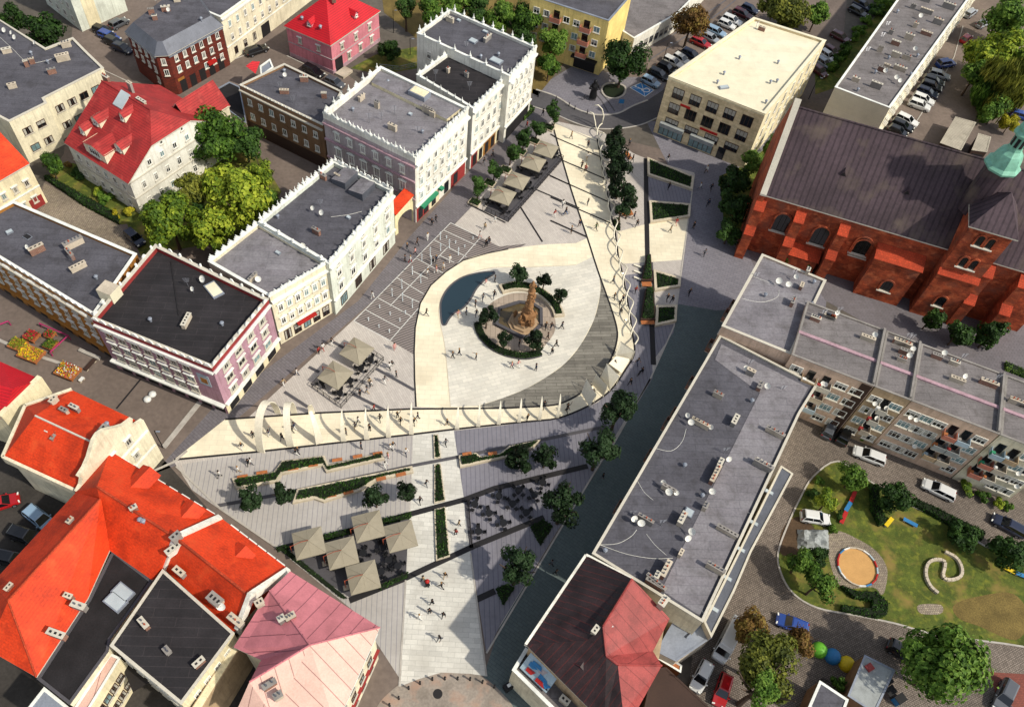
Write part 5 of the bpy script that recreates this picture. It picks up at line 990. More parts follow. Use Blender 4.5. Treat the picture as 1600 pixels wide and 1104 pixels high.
# wing: ridge runs along the house's width direction beyond the back eave
bk = Vector((C.x, C.y, 0)); dl = (Vector((D.x, D.y, 0))-bk).normalized(); a_ = bk+dl*1.0; b_ = bk+dl*7.0; out_ = -nn
m = MB(); m.prism([a_-out_*2, a_+out_*3.2, b_+out_*3.2, b_-out_*2], 0, 8., 'cream'); m.poly([(a_+out_*3.2)[:2] and ((a_+out_*3.2).x, (a_+out_*3.2).y, 8.), ((b_+out_*3.2).x, (b_+out_*3.2).y, 8.), (((a_+b_)/2+out_*3.2).x, ((a_+b_)/2+out_*3.2).y, 11.4)], 'cream'); m.build('wing', r, fix=False)
mm = (a_+b_)/2; V = [a_+out_*3.5+Vector((0, 0, 7.9)), b_+out_*3.5+Vector((0, 0, 7.9)), mm+out_*3.5+Vector((0, 0, 11.6)), a_-out_*4.5+Vector((0, 0, 7.9)), b_-out_*4.5+Vector((0, 0, 7.9)), mm-out_*4.5+Vector((0, 0, 11.6))]
roofmesh(r, V, [(0, 3, 5, 2), (1, 2, 5, 4)], 'redtile', .2, 'wing_roof')

# ------------------------------------------------------------------ 8. yellow apartment house, low hall, sheds at the top
H = 12.
Bc = c3(440, 95, H); Ac = c3(85, -20, H); Cc = c3(545, -25, H)
r, p, c = flat('apartment_block', 'yellow apartment house with salmon balconies and shops below', 'building', [Ac, Bc, Cc, Ac+Cc-Bc], H, 'yellowwall', 'bitumen', .3, .3, 'zinc')
A, B, C, D = p; L_ = (B-A).length
windows(r, A, B, c, [3.4, 6., 8.8], 7, 1.3, 1.3, 'plain', .5, 1., skip=[(i, j) for j in (2, 5) for i in range(3)])
for j in (2, 5):
    s = .5+(L_-1.5)*(j+.5)/7
    for z0 in (3.2, 5.9, 8.7): balcony(r, A, B, c, s, z0, (L_-1.5)/7*1.05, 'salmon', 1.1, .95); panel(r, A, B, c, s-.6, s+.6, z0+.01, z0+2., 'glass', 'door', .05)
panel(r, A, B, c, L_-5.5, L_-1., .1, 2.6, 'slot', 'shop_window', .06); panel(r, A, B, c, L_-6, L_-.7, 2.65, 3., 'darkmetal', 'awning', 1.1)
m = MB(); q = c3(370, -20, H); m.box((q.x+2, q.y+1.5, H-.3), (4, 3, 2.2), 'yellowwall', ang(A, B), 'bitumen'); m.build('stair_box', r); panel(r, B, C, c, .01, 1., .01, H-.5, 'yellowwall', 'wall_edge', .05)
H = 4.5
r, p, c = flat('hall', 'low hall with dark roof and long pale glazed side behind the yellow house', 'building', [c3(555, 175, H), c3(752, 62, H), c3(900, -90, H), c3(520, -60, H), c3(500, 140, H)], H, 'white', 'bitumenbrown', .35, .3)
windows(r, p[0], p[1], c, [1.0], 8, 1.2, 1.6, 'grey', .3, .3)
for nm_, pts in (('long storage shed with ribbed pale roof by the far car park', ((898, 648), (968, 530), (1060, 556), (992, 682))), ('short storage shed with ribbed roof beside the willow', ((1042, 680), (1072, 606), (1128, 622), (1110, 690)))):
    r, p, c = flat('shed', nm_, 'shed', [c4(x, y, 3.) for x, y in pts], 3., 'darkwood', 'corrugated', .06, .15, 'corrugated')
    panel(r, p[0], p[3], c, .5, 2.5, .05, 2.2, 'slot', 'door', .04)

# ------------------------------------------------------------------ 9. orange roofs bottom left
V = [c5(15, 1030, 8.8), c9(345, 125, 8.8), c5(632, 868, 8.8), c5(328, 724, 8.8), c5(160, 840, 12.6), c5(440, 970, 12.6), c5(118, 797, 8.8)]
fp = [Vector(v[:2]) for v in (V[0], V[1], V[2], V[3], V[6])]; c = cent(fp)
r = thing('orange_roof_house', 'house with bright orange roof, chimneys and a curved cream gable', 'building', (c.x, c.y, 0))
m = MB(); m.prism(inset(fp, .35), 0, 8.7, 'cream'); m.build('wall', r)
roofmesh(r, V, [(0, 1, 5, 4), (2, 3, 4, 5), (3, 6, 4), (6, 0, 4), (1, 2, 5)], 'orangetile'); ridgecap(r, V[4], V[5], 'sill', .12)
m = MB()
for a, b in ((V[3], V[6]), (V[6], V[0]), (V[0], V[1])): m.wall(a, b, .35, 7.8, 9.15, 'cream')
m.build('parapet', r)
q0, q1 = Vector((V[2].x, V[2].y, 0)), Vector((V[1].x, V[1].y, 0)); dg = (q1-q0); Lg = dg.length; dg.normalize(); og = outward(q0, q1, c).to_3d(); m = MB()
prf = [(-.2, 0), (-.2, 9.6), (.8, 10.), (1.2, 10.9), (.9, 11.5), (2.2, 11.9), (3., 12.6), (Lg*.5-1.6, 13.4), (Lg*.5-.8, 14.2), (Lg*.5, 14.5), (Lg*.5+.8, 14.2), (Lg*.5+1.6, 13.4), (Lg-3, 12.6), (Lg-2, 11.9), (Lg-.9, 11.5), (Lg-1.2, 10.9), (Lg-.6, 10), (Lg+.2, 9.6), (Lg+.2, 0)]
n = len(prf); T = lambda q, y: q0+dg*q[0]+Vector((0, 0, q[1]))+og*y; m.mesh([T(q, .25) for q in prf]+[T(q, .75) for q in prf], [tuple(range(n)), tuple(range(2*n-1, n-1, -1))]+[(j, (j+1) % n, n+(j+1) % n, n+j) for j in range(n)], 'cream'); gw = m.build('gable_wall', r)
bm = bmesh.new(); bm.from_mesh(gw.data); bmesh.ops.triangulate(bm, faces=[f for f in bm.faces if len(f.verts) > 4]); bm.to_mesh(gw.data); bm.free()
cc = c-Vector((0, 0)); qa, qb = q0+og*.75, q1+og*.75
windows(r, qa, qb, c, [4.8, 8.2], 3, .9, 1.4, 'stone', 1.5, 1.5); cornice(r, qa, qb, c, 7.4, .2, .2); cornice(r, qa, qb, c, 3.8, .2, .2)
clutter(r, c5, 10.8, ang(V[3], V[2]), [('c', 300, 830, 1.2, .6), ('c', 345, 815, 1.4, .6), ('p', 235, 920, 1., .5), ('p', 262, 950, 1.4, .4), ('p', 250, 780, 1.2, .6), ('v', 290, 945)]); clutter(r, c5, 12.2, ang(V[5], V[2]), [('b', 465, 925, 2.2, .8), ('v', 490, 885)])
# small red roofed house, left edge
V = [c5(-120, 560, 8.), c5(185, 672, 8.), c5(-40, 760, 8.), c5(-20, 640, 10.5), c5(80, 690, 10.5)]
fp = [c5(-120, 540, 8.), c5(0, 590, 8.), c5(188, 672, 8.), c5(5, 850, 8.), c5(-140, 800, 8.)]
r, p, c = flat('town_house', 'house with crimson roof and pale parapet at the left edge below the flower carts', 'building', fp, 7.6, 'creamlime', 'scarlettile', 0, .2)
qa = [Vector((v.x, v.y, 0)) for v in p]; V = [(v.x, v.y, 7.7) for v in p]; rr0, rr1 = c5(-100, 690, 10.), c5(60, 715, 10.)
roofmesh(r, V+[tuple(rr0), tuple(rr1)], [(0, 1, 6, 5), (1, 2, 6), (2, 3, 6), (3, 4, 5, 6), (4, 0, 5)], 'scarlettile'); m = MB(); m.wall(p[2], p[3], .7, 5, 8.6, 'creamlime'); m.build('parapet', r)
windows(r, p[2], p[3], c, [1.2, 4.4], 4, 1.2, 1.5, 'plain')
# long orange roof along the plaza
ze, zr = 9.4, 13.4
def long_roof(label, V, Fs, k, foot, wk, z_, extra=None, nm='orange_roof_house'):
    fp = [Vector(V[i][:2]) for i in foot]; c = cent(fp); r = thing(nm, label, 'building', (c.x, c.y, 0))
    m = MB(); m.prism(inset(fp, .3), 0, z_-.25, wk); o = m.build('wall', r); roofmesh(r, V, Fs, k); return r, fp, c
V = [Q(172, 704, ze), c9(1000, 245, ze), c9(440, 105, zr), c9(798, 338, zr), c9(504, 388, ze), c9(740, 478, ze), c9(340, 128, ze)]
V[4] = c9(500, 395, ze); V[5] = c9(690, 528, ze)
r, fp, c = long_roof('long orange-roofed house along the lower plaza edge, left of the white fire wall', V, [(0, 1, 3, 2), (2, 3, 5, 4), (1, 5, 3), (0, 2, 6), (2, 4, 6)], 'orangetile', (0, 1, 5, 4, 6), 'cream', ze)
ridgecap(r, V[2], V[3], 'orangecap'); windows(r, fp[0], fp[1], c, [1.5, 4.5, 7.], 8, .9, 1.4, 'stone'); clutter(r, c9, 12.9, ang(V[2], V[3])+1.2, [('c', 615, 215, .9, .6), ('v', 640, 262), ('v', 655, 268)])
dormer(r, c9(690, 40, 10.4), outward(fp[0], fp[1], c), 2.4, 2.4, .5, 'orangetile', 'orangetile'); dormer(r, c9(890, 200, 10.3), outward(fp[0], fp[1], c), 2.4, 2.4, .5, 'orangetile', 'orangetile')
m = MB()
def firewall(m, a, b, w, h=.6):
    a, b = Vector(a), Vector(b); d_ = (b-a); d_.z = 0; d_.normalize(); s = Vector((-d_.y, d_.x, 0))*w/2; lo, hi = Vector((0, 0, -1.)), Vector((0, 0, h))
    m.mesh([a+s+lo, b+s+lo, b-s+lo, a-s+lo, a+s+hi, b+s+hi, b-s+hi, a-s+hi], [(3, 2, 1, 0), (4, 5, 6, 7), (0, 1, 5, 4), (1, 2, 6, 5), (2, 3, 7, 6), (3, 0, 4, 7)], 'white')
firewall(m, c9(1003, 245, ze), c9(800, 338, zr), .55); firewall(m, c9(800, 338, zr), c9(745, 478, ze), .55); m.build('fire_wall', r); chimney(r, c9(812, 355, 12.6), 1.3, .8, 1.6, ang(V[2], V[3])+1.4, 'chimplaster', 2); chimney(r, c9(795, 400, 12.), 2., .8, 1.2, ang(V[2], V[3])+1.3, 'white', 3)
V = [c9(1006, 248, ze), c10(150, 480, ze), c9(803, 340, zr), c9(1132, 600, zr), c9(748, 480, ze), c9(1060, 765, ze)]
r, fp, c = long_roof('orange-roofed house between the white fire wall and the pink metal roof', V, [(0, 1, 3, 2), (2, 3, 5, 4), (1, 5, 3), (0, 2, 4)], 'orangetile', (0, 1, 5, 4), 'cream', ze)
ridgecap(r, V[2], V[3], 'orangecap'); windows(r, fp[0], fp[1], c, [1.5, 4.5, 7.], 6, .9, 1.4, 'stone'); dormer(r, c9(1120, 395, 10.3), outward(fp[0], fp[1], c), 2.4, 2.4, .5, 'orangetile', 'orangetile')
clutter(r, c9, 10.6, ang(V[2], V[3]), [('c', 820, 500, 1.6, .8), ('c', 985, 630, 2., 1.3), ('d', 1010, 660, .6), ('c', 1075, 720, 2.2, .9), ('c', 1180, 640, 1.2, .6)])
m = MB(); firewall(m, c10(150, 482, ze), c9(1135, 600, zr), .5); firewall(m, c9(1135, 600, zr), c9(1075, 760, ze), .5); m.build('fire_wall', r)
# left wing
V = [c9(500, 388, ze), c9(398, 612, ze), c9(165, 968, ze), c9(-60, 840, ze), c9(-40, 545, ze), c9(345, 130, ze), c9(456, 160, zr), c9(38, 622, zr)]
r, fp, c = long_roof('orange-roofed rear wing with bright and dark roof halves, bottom left corner', V, [(0, 6, 7, 2, 1), (5, 6, 7, 4), (4, 7, 3), (3, 7, 2), (0, 5, 6)], 'orangetile', (0, 1, 2, 3, 4, 5), 'creamlime', ze)
ridgecap(r, V[6], V[7], 'orangecap', .12); ridgecap(r, V[7], V[2], 'orangecap', .1)
clutter(r, c9, 11.0, ang(V[7], V[6])-1.4, [('c', 322, 612, 1., .6), ('c', 368, 655, 1.8, .8), ('c', 268, 782, 2.2, .8)]); clutter(r, c9, 12., ang(V[7], V[6]), [('c', 328, 270, .9, .5), ('c', 55, 572, 1., .5)])
# black flat roofs
H = 9.2
r, p, c = flat('annex', 'black flat-roofed annex with twin pale skylights, wrapped by orange roofs', 'building', [c9(512, 395, H), c9(690, 532, H), c9(500, 795, H), c9(490, 850, H), c9(315, 1090, H), c9(170, 975, H), c9(402, 618, H)], H, 'cream', 'felt', .1, .2, 'slotgrey')
skylight(r, c9(528, 630, H-.1), 2.2, 1.5, ang(p[0], p[1]), h=.5); skylight(r, c9(562, 588, H-.1), 2.2, 1.4, ang(p[0], p[1]), h=.5); 
H = 10.3
r, p, c = flat('annex', 'raised black tarred roof block with pale rim and three small roof vents', 'building', [c9(738, 480, H), c9(1062, 768, H), c9(822, 1090, H), c9(500, 825, H)], H, 'creamlime', 'bitumenblack', .12, .2, 'sill')
clutter(r, c9, H-.3, ang(p[0], p[1])-.1, [('c', 662, 735, 1.6, .7), ('c', 765, 855, 1., .7), ('p', 910, 910, 1.4, .7)]); windows(r, p[2], p[3], c, [1.5, 4.5, 7.3], 5, .9, 1.4, 'plain'); windows(r, p[1], p[2], c, [1.5, 4.5, 7.3], 4, .9, 1.4, 'plain')
H = 8.
r, p, c = flat('annex', 'narrow cream rear wing with open gallery stairs in the dark yard at the bottom', 'building', [c9(500, 862, H), c9(545, 880, H), c9(380, 1150, H), c9(310, 1150, H)], H, 'creamlime', 'creammetal', .15, .15)
windows(r, p[1], p[2], c, [1.5, 4.5], 4, 1., 1.4, 'dark'); m = MB(); m.box(c9(600, 900, 5.), (2., 6., .12), 'rail', .6); m.build('gallery', r)
H = 7.
r, p, c = flat('town_house', 'small cream house corner with dark doors, bottom left below the black roof', 'building', [c9(110, 1130, H), c9(200, 1015, H), c9(330, 1120, H), c9(260, 1240, H)], H, 'creamlime', 'zinc', .1, .2)
windows(r, p[0], p[1], c, [1.5, 4.], 3, .8, 1.4, 'dark', .4, .4)
r, p, c = flat('boundary_wall', 'tall grimy cream side wall above the dark alley beside the pink metal roof', 'wall', [c9(1075, 790, 8.), c9(1110, 740, 8.), c9(1135, 760, 8.), c9(860, 1200, 8.), c9(820, 1180, 8.)], 8., 'brownplaster', 'creamlime', .02, .1, 'creamlime')
# pink metal roof
zE, zA = 11., 14.6
V = [c10(155, 487, zE), c10(562, 742, zE), c10(360, 1190, zE), c10(80, 1150, zE+1), c10(245, 822, zA), c10(62, 575, zE+1.6), c9(1060, 832, zE-.5), c9(1185, 890, zE), c9(1060, 1150, zE), c10(-30, 990, zA-.6)]
fp_i = (0, 1, 2, 8, 7, 6); fp = [Vector(V[i][:2]) for i in fp_i]; c = cent(fp)
r = thing('pink_roof_house', 'house with faceted standing-seam roof in pink and pale cream metal', 'building', (c.x, c.y, 0)); m = MB(); m.prism(inset(fp, .5), 0, zE-.7, 'cream'); m.build('wall', r)
roofmesh(r, V, [(0, 1, 4, 5), (1, 2, 3, 4), (5, 4, 9, 7, 6), (0, 5, 6), (9, 4, 3), (9, 3, 8), (9, 8, 7)], ['rosemetal', 'creammetal', 'rosemetal', 'rosemetal', 'creammetal', 'creammetal', 'rosemetal'], .25)
for a, b in ((4, 1), (4, 9), (4, 5)): ridgecap(r, V[a], V[b], 'rosemetal', .1)
clutter(r, c10, 13., .6, [('b', 160, 705, 1.2, .8), ('c', 120, 715, .8, .8), ('c', 68, 1012, 1.6, .7), ('c', 105, 1060, 1., .8), ('c', 20, 640, 1., .8)])
q = inset(fp, .5); fq = ccw(fp); 
i = min(range(len(q)), key=lambda j: (q[j]-Vector(V[1][:2])).length); e_ = [q[i], q[(i+1) % len(q)], q[i-1]]; e_ = sorted(e_[1:], key=lambda v: (v-Vector(V[2][:2])).length); windows(r, q[i], e_[0], c, [1.4, 4.4, 7.4], 4, 1., 1.5, 'dark'); cornice(r, q[i], e_[0], c, 3.6, .3, .35, 'redplaster'); cornice(r, q[i], e_[0], c, 9.7, .35, .4); windows(r, q[i], e_[1], c, [1.4, 4.4, 7.4], 7, 1., 1.5, 'stone')

# ------------------------------------------------------------------ 10. red and black metal roof, bottom centre
zE, zA = 9.6, 13.2
V = [c11(335, 415, zE), c11(545, 522, zA), c11(598, 575, zA-.8), c11(716, 702, zE+1), c11(640, 850, zE), c11(625, 872, zE+.6), c11(428, 872, zA-1), c11(413, 738, zA), c11(62, 820, zE), c11(345, 800, zE+2.3), c11(215, 975, zE), c11(300, 1060, zE), c11(420, 1180, zE), c11(480, 912, zA-1.2), c11(680, 915, zE), c11(560, 1130, zE), c11(505, 1130, zE+1), c11(590, 570, zE), c11(640, 600, zE)]
fp = [Vector(V[i][:2]) for i in (0, 1, 3, 14, 15, 12, 10, 8)]; fp = [Vector(c11(*q)[:2]) for q in ((335, 415, zE), (600, 560, zE), (716, 702, zE), (680, 915, zE), (560, 1150, zE), (420, 1180, zE), (62, 820, zE))]; c = cent(fp)
r = thing('red_roof_house', 'house with rust-red and black standing-seam metal roof, bottom centre', 'building', (c.x, c.y, 0)); m = MB(); m.prism(inset(fp, .35), 0, zE-.5, 'brownplaster'); m.build('wall', r)
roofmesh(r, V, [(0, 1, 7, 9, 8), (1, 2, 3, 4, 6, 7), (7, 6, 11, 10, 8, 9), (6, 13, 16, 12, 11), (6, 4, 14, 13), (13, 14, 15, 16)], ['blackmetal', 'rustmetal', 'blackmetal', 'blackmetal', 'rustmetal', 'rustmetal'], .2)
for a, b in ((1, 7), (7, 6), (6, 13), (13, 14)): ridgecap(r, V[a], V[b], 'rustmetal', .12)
chimney(r, c11(677, 640, 11.2), 1.5, 1.0, 1.4, .9, 'chimplaster', 3); chimney(r, c11(370, 770, 11.4), 1.1, .7, 1.3, .9, 'chimplaster', 2); skylight(r, c11(518, 620, 12.1), .7, .5, .5, 'dish', .35); skylight(r, c11(440, 740, 12.4), .8, .6, .5, 'dish', .35); chimney(r, c11(650, 545, 9.7), 3.2, .5, .9, ang(V[0], V[1]), 'chimplaster', 5)
m = MB(); m.wall(V[0], V[8], .3, zE-.6, zE+.15, 'white'); m.wall(V[0], c11(545, 525, zE), .3, zE-.6, zE+.2, 'white'); m.build('rim', r)
dormer(r, c11(305, 930, zE+.3), (-.6, -.8), 2.6, 4., .5, 'blackmetal', 'blackmetal')
H = 6.
r, p, c = flat('annex', 'low front wing with white rim and a colourful poster board on its terrace', 'building', [c11(62, 835, H), c11(2, 935, H), c11(210, 1140, H), c11(430, 1140, H)], H, 'cream', 'bitumenbrown', .5, .3)
q = [c11(75, 850, H), c11(30, 925, H), c11(160, 1040, H), c11(195, 970, H)]; m = MB()
a, b = c11(35, 925, H), c11(155, 1040, H); dv = (b-a).normalized(); nv = Vector((-dv.y, dv.x, 0)); up = Vector((0, 0, 1.6))+nv*1.6
m.mesh([a, b, b+up, a+up, a+nv*.15, b+nv*.15, b+up+nv*.15, a+up+nv*.15], [(0, 1, 2, 3), (7, 6, 5, 4), (0, 4, 5, 1), (1, 5, 6, 2), (2, 6, 7, 3), (3, 7, 4, 0)], 'blueshade'); bb = m.build('poster_board', r)
m = MB(); random.seed(5); Lb = (b-a).length; nn_ = up.cross(dv).normalized(); nn_ = nn_ if nn_.z > 0 else -nn_
for i in range(9):
    s, t, k = random.uniform(.05, .75)*Lb, random.uniform(.05, .7), random.choice(['redpaint', 'bluepaint', 'whitepaint', 'darkmetal', 'mauve']); o_ = a+dv*s+up*t+nn_*(.03+.01*i); m.poly([o_, o_+dv*random.uniform(.5, 1.4), o_+dv*random.uniform(.6, 1.2)+up*random.uniform(.15, .35), o_+up*random.uniform(.1, .3)], k)
m.build('poster', bb, fix=False)
clutter(r, c11, H-.4, ang(p[0], p[3]), [('c', 215, 1000, 1.2, .6), ('c', 265, 1040, 1.6, .8), ('c', 235, 1080, 1.3, .8), ('c', 340, 1090, 1.4, .8)])
H = 4.
r, p, c = flat('shed', 'small grey-roofed outbuilding at the bottom edge between parked cars', 'shed', [c12(300, 1104, H), c12(352, 985, H), c12(480, 1070, H), c12(440, 1180, H)], H, 'brownwall', 'bitumen', .1, .2)
r, p, c = flat('shed', 'pale grey sheet-roofed garage with rust stain behind the coloured domes', 'shed', [c12(480, 1052, H), c12(556, 868, H), c12(692, 936, H), c12(600, 1130, H)], H, 'brownwall', 'tentgrey', .06, .12, 'zinc')
m = MB(); m.box(c12(575, 925, H-.05), (.9, .8, .25), 'rustmetal', .5); m.build('rusty_vent', r)
H = 3.5
r, p, c = flat('shed', 'long dark plank-roofed shed below the red metal roof, bottom edge', 'shed', [c11(640, 930, H), c11(700, 925, H), c11(900, 1110, H), c11(840, 1180, H), c11(600, 1120, H)], H, 'darkwood', 'darkwood', .06, .12, 'darkwood')
# ------------------------------------------------------------------ foliage
def crown_mesh(name, seed, n, leaf, key, clumps=9, shape=(1, 1, 1), droop=False):
    rnd = random.Random(seed); m = MB(); cl = []
    for i in range(clumps):
        while True:
            v = Vector((rnd.uniform(-1, 1), rnd.uniform(-1, 1), rnd.uniform(-.8, 1)))
            if v.length < 1: break
        v = v.normalized()*rnd.uniform(.42, .76) if i else Vector((0, 0, 0)); cl.append((v, rnd.uniform(.24, .42) if i else .5))
    vs, fs = [], []
    for i in range(n):
        c, r = rnd.choice(cl); v = Vector((rnd.gauss(0, 1), rnd.gauss(0, 1), rnd.gauss(0, 1))).normalized(); q = c+v*r*(rnd.random()**.28)
        if rnd.random() < .06: q = q*1.12
        nn = (v+q*.6+Vector((rnd.uniform(-.7, .7), rnd.uniform(-.7, .7), rnd.uniform(-.2, .9)))).normalized(); u = nn.orthogonal().normalized(); a = rnd.uniform(0, 6.28)
        w = nn.cross(u); u2 = u*math.cos(a)+w*math.sin(a); w2 = nn.cross(u2); s = leaf*rnd.uniform(.6, 1.25)
        if droop: u2 = (Vector((0, 0, -1))+u2*.35).normalized(); w2 = nn.cross(u2).normalized(); L_, S_ = s*2.6, s*.45
        else: L_, S_ = s, s*.72
        q = Vector((q.x*shape[0], q.y*shape[1], q.z*shape[2])); b = len(vs)
        vs += [q-u2*L_, q-w2*S_+nn*s*.25, q+u2*L_, q+w2*S_+nn*s*.25]; fs.append((b, b+1, b+2, b+3))
    me = bpy.data.meshes.new(name); me.from_pydata(vs, [], fs); me.materials.append(MATS[key]); me.update(); return me
CR = {}
def crown(fam, key):
    k = (fam, key); 
    if k not in CR:
        P_ = {'big': (5200, .062, 17, (1, 1, .85)), 'mid': (2600, .082, 12, (1, 1, .95)), 'small': (1300, .12, 10, (1, 1, 1.2)), 'tall': (1800, .11, 9, (.8, .8, 1.6)), 'bush': (800, .15, 6, (1, 1, .75)), 'willow': (5200, .06, 12, (1, 1, 1.0))}[fam]
        CR[k] = [crown_mesh('crown', 31*s+len(CR)*7, P_[0], P_[1], key, P_[2], P_[3], fam == 'willow') for s in range(3 if fam in ('big', 'small') else 2)]
    return CR[k]
TRK = {}
def trunk_mesh(v):
    if v in TRK: return TRK[v]
    rnd = random.Random(v); m = MB(); top = Vector((rnd.uniform(-.1, .1), rnd.uniform(-.1, .1), 1)); m.tube([(0, 0, -.02), (.01, 0, .35), top*.7, top], [.06, .045, .035, .02], 'bark', 7)
    for i in range(5):
        a = i*1.26+rnd.random(); z0 = rnd.uniform(.45, .8); m.tube([(0, 0, z0), (math.cos(a)*.2, math.sin(a)*.2, z0+.18), (math.cos(a)*.5, math.sin(a)*.5, z0+.55)], [.034, .024, .01], 'bark', 5)
    o = m.build('trunk'); TRK[v] = o.data; COL.objects.unlink(o); bpy.data.objects.remove(o); return TRK[v]
NT = [0]
def tree(p, zc, r, fam, key, label, group=None, name='tree', rz_=1., pot=0.):
    """p: point at the crown's centre height; zc: that height; r: crown radius (m)"""
    t = thing(name, label, 'tree' if name == 'tree' else name.replace('_', ' '), (p[0], p[1], pot), random.uniform(0, 6.28), group); NT[0] += 1
    c = bpy.data.objects.new('crown', CROWN_PICK(fam, key)); COL.objects.link(c); c.parent = t; c.location = (0, 0, zc-pot); c.scale = (r, r, r*rz_)
    if zc > .9:
        k = bpy.data.objects.new('trunk', trunk_mesh(NT[0] % 4)); COL.objects.link(k); k.parent = t; k.scale = (zc*.75,)*2+(zc-pot+.1,)
    return t
def CROWN_PICK(fam, key): l = crown(fam, key); return l[NT[0] % len(l)]
def mpp(px, py, z): return (Q(px+1, py, z)-Q(px, py, z)).length
def T(cx, cy, rpx, zc, fam, key, label, group=None, name='tree', rz_=1., pot=0.): return tree(Q(cx, cy, zc), zc, rpx*mpp(cx, cy, zc), fam, key, label, group, name, rz_, pot)
def inpoly(x, y, p):
    c = False; j = len(p)-1
    for i in range(len(p)):
        if (p[i][1] > y) != (p[j][1] > y) and x < (p[j][0]-p[i][0])*(y-p[i][1])/(p[j][1]-p[i][1])+p[i][0]: c = not c
        j = i
    return c
def hedge(pts, z0, z1, label, cat='hedge', key='leaf_hedge', dens=26, leaf=.13, name='hedge', group=None, base='hedge_base', quads=False):
    p = ccw(pts); c = cent(p); xs = [v.x for v in p]; ys = [v.y for v in p]; ar = abs(area(p)); m = MB(); n = int(ar*dens); i = 0; vs, fs = [], []
    
    if quads:
        k_ = len(p)//2; P0 = [Vector(v[:2]) for v in pts]
        for j in range(k_-1): m.prism([P0[j], P0[j+1], P0[-2-j], P0[-1-j]], z0, z1-.12, base, bottom=False)
    else: m.prism(p, z0, z1-.12, base)
    rnd = random.Random(int(ar*100)); guard = 0
    while i < n and guard < n*30:
        guard += 1; x, y = rnd.uniform(min(xs), max(xs)), rnd.uniform(min(ys), max(ys))
        if not inpoly(x, y, p): continue
        i += 1; q = Vector((x, y, z1-.12+rnd.random()*.2)); nn = Vector((rnd.uniform(-1, 1), rnd.uniform(-1, 1), rnd.uniform(.2, 1))).normalized(); u = nn.orthogonal().normalized(); w = nn.cross(u); s = leaf*rnd.uniform(.6, 1.4)
        m.poly([q-u*s, q-w*s*.7, q+u*s, q+w*s*.7], key)
    per = sum((p[j]-p[(j+1) % len(p)]).length for j in range(len(p)))
    for j in range(len(p)):
        a, b = p[j], p[(j+1) % len(p)]; nn0 = Vector(((b-a).y, -(b-a).x, 0)).normalized()
        for k in range(int((b-a).length*(z1-z0)*dens*1.1)):
            q2 = a+(b-a)*rnd.random(); q = Vector((q2.x, q2.y, rnd.uniform(z0, z1)))+nn0*rnd.uniform(0, .1); nn = (nn0+Vector((rnd.uniform(-.8, .8), rnd.uniform(-.8, .8), rnd.uniform(-.2, .8)))).normalized(); u = nn.orthogonal().normalized(); w = nn.cross(u); s = leaf*rnd.uniform(.6, 1.3); m.poly([q-u*s, q-w*s*.7, q+u*s, q+w*s*.7], key)
    o = m.build(name, origin=(c.x, c.y, 0), fix=False); return tag(o, label, cat, group)
def planter(pts, h, label, seats=(), w=.3, k='wallplanter', hl=None, hin=.32, hz=.35, group=None, hpts=None):
    p = ccw(pts); c = cent(p); r = thing('planter', label, 'planter', (c.x, c.y, 0), 0, group); qi = inset(p, w); m = MB(); n = len(p)
    for i in range(n): j = (i+1) % n; m.prism([p[i], p[j], qi[j], qi[i]], 0, h, k, bottom=False)
    m.build('planter_wall', r)
    for a, b, ww in seats: s = MB(); s.wall(a, b, ww, h+.003, h+.1, 'wood'); s.build('seat', r)
    if hl: hedge(hpts or inset(p, w+.02), 0, h+hz, hl, quads=bool(hpts))
    return r
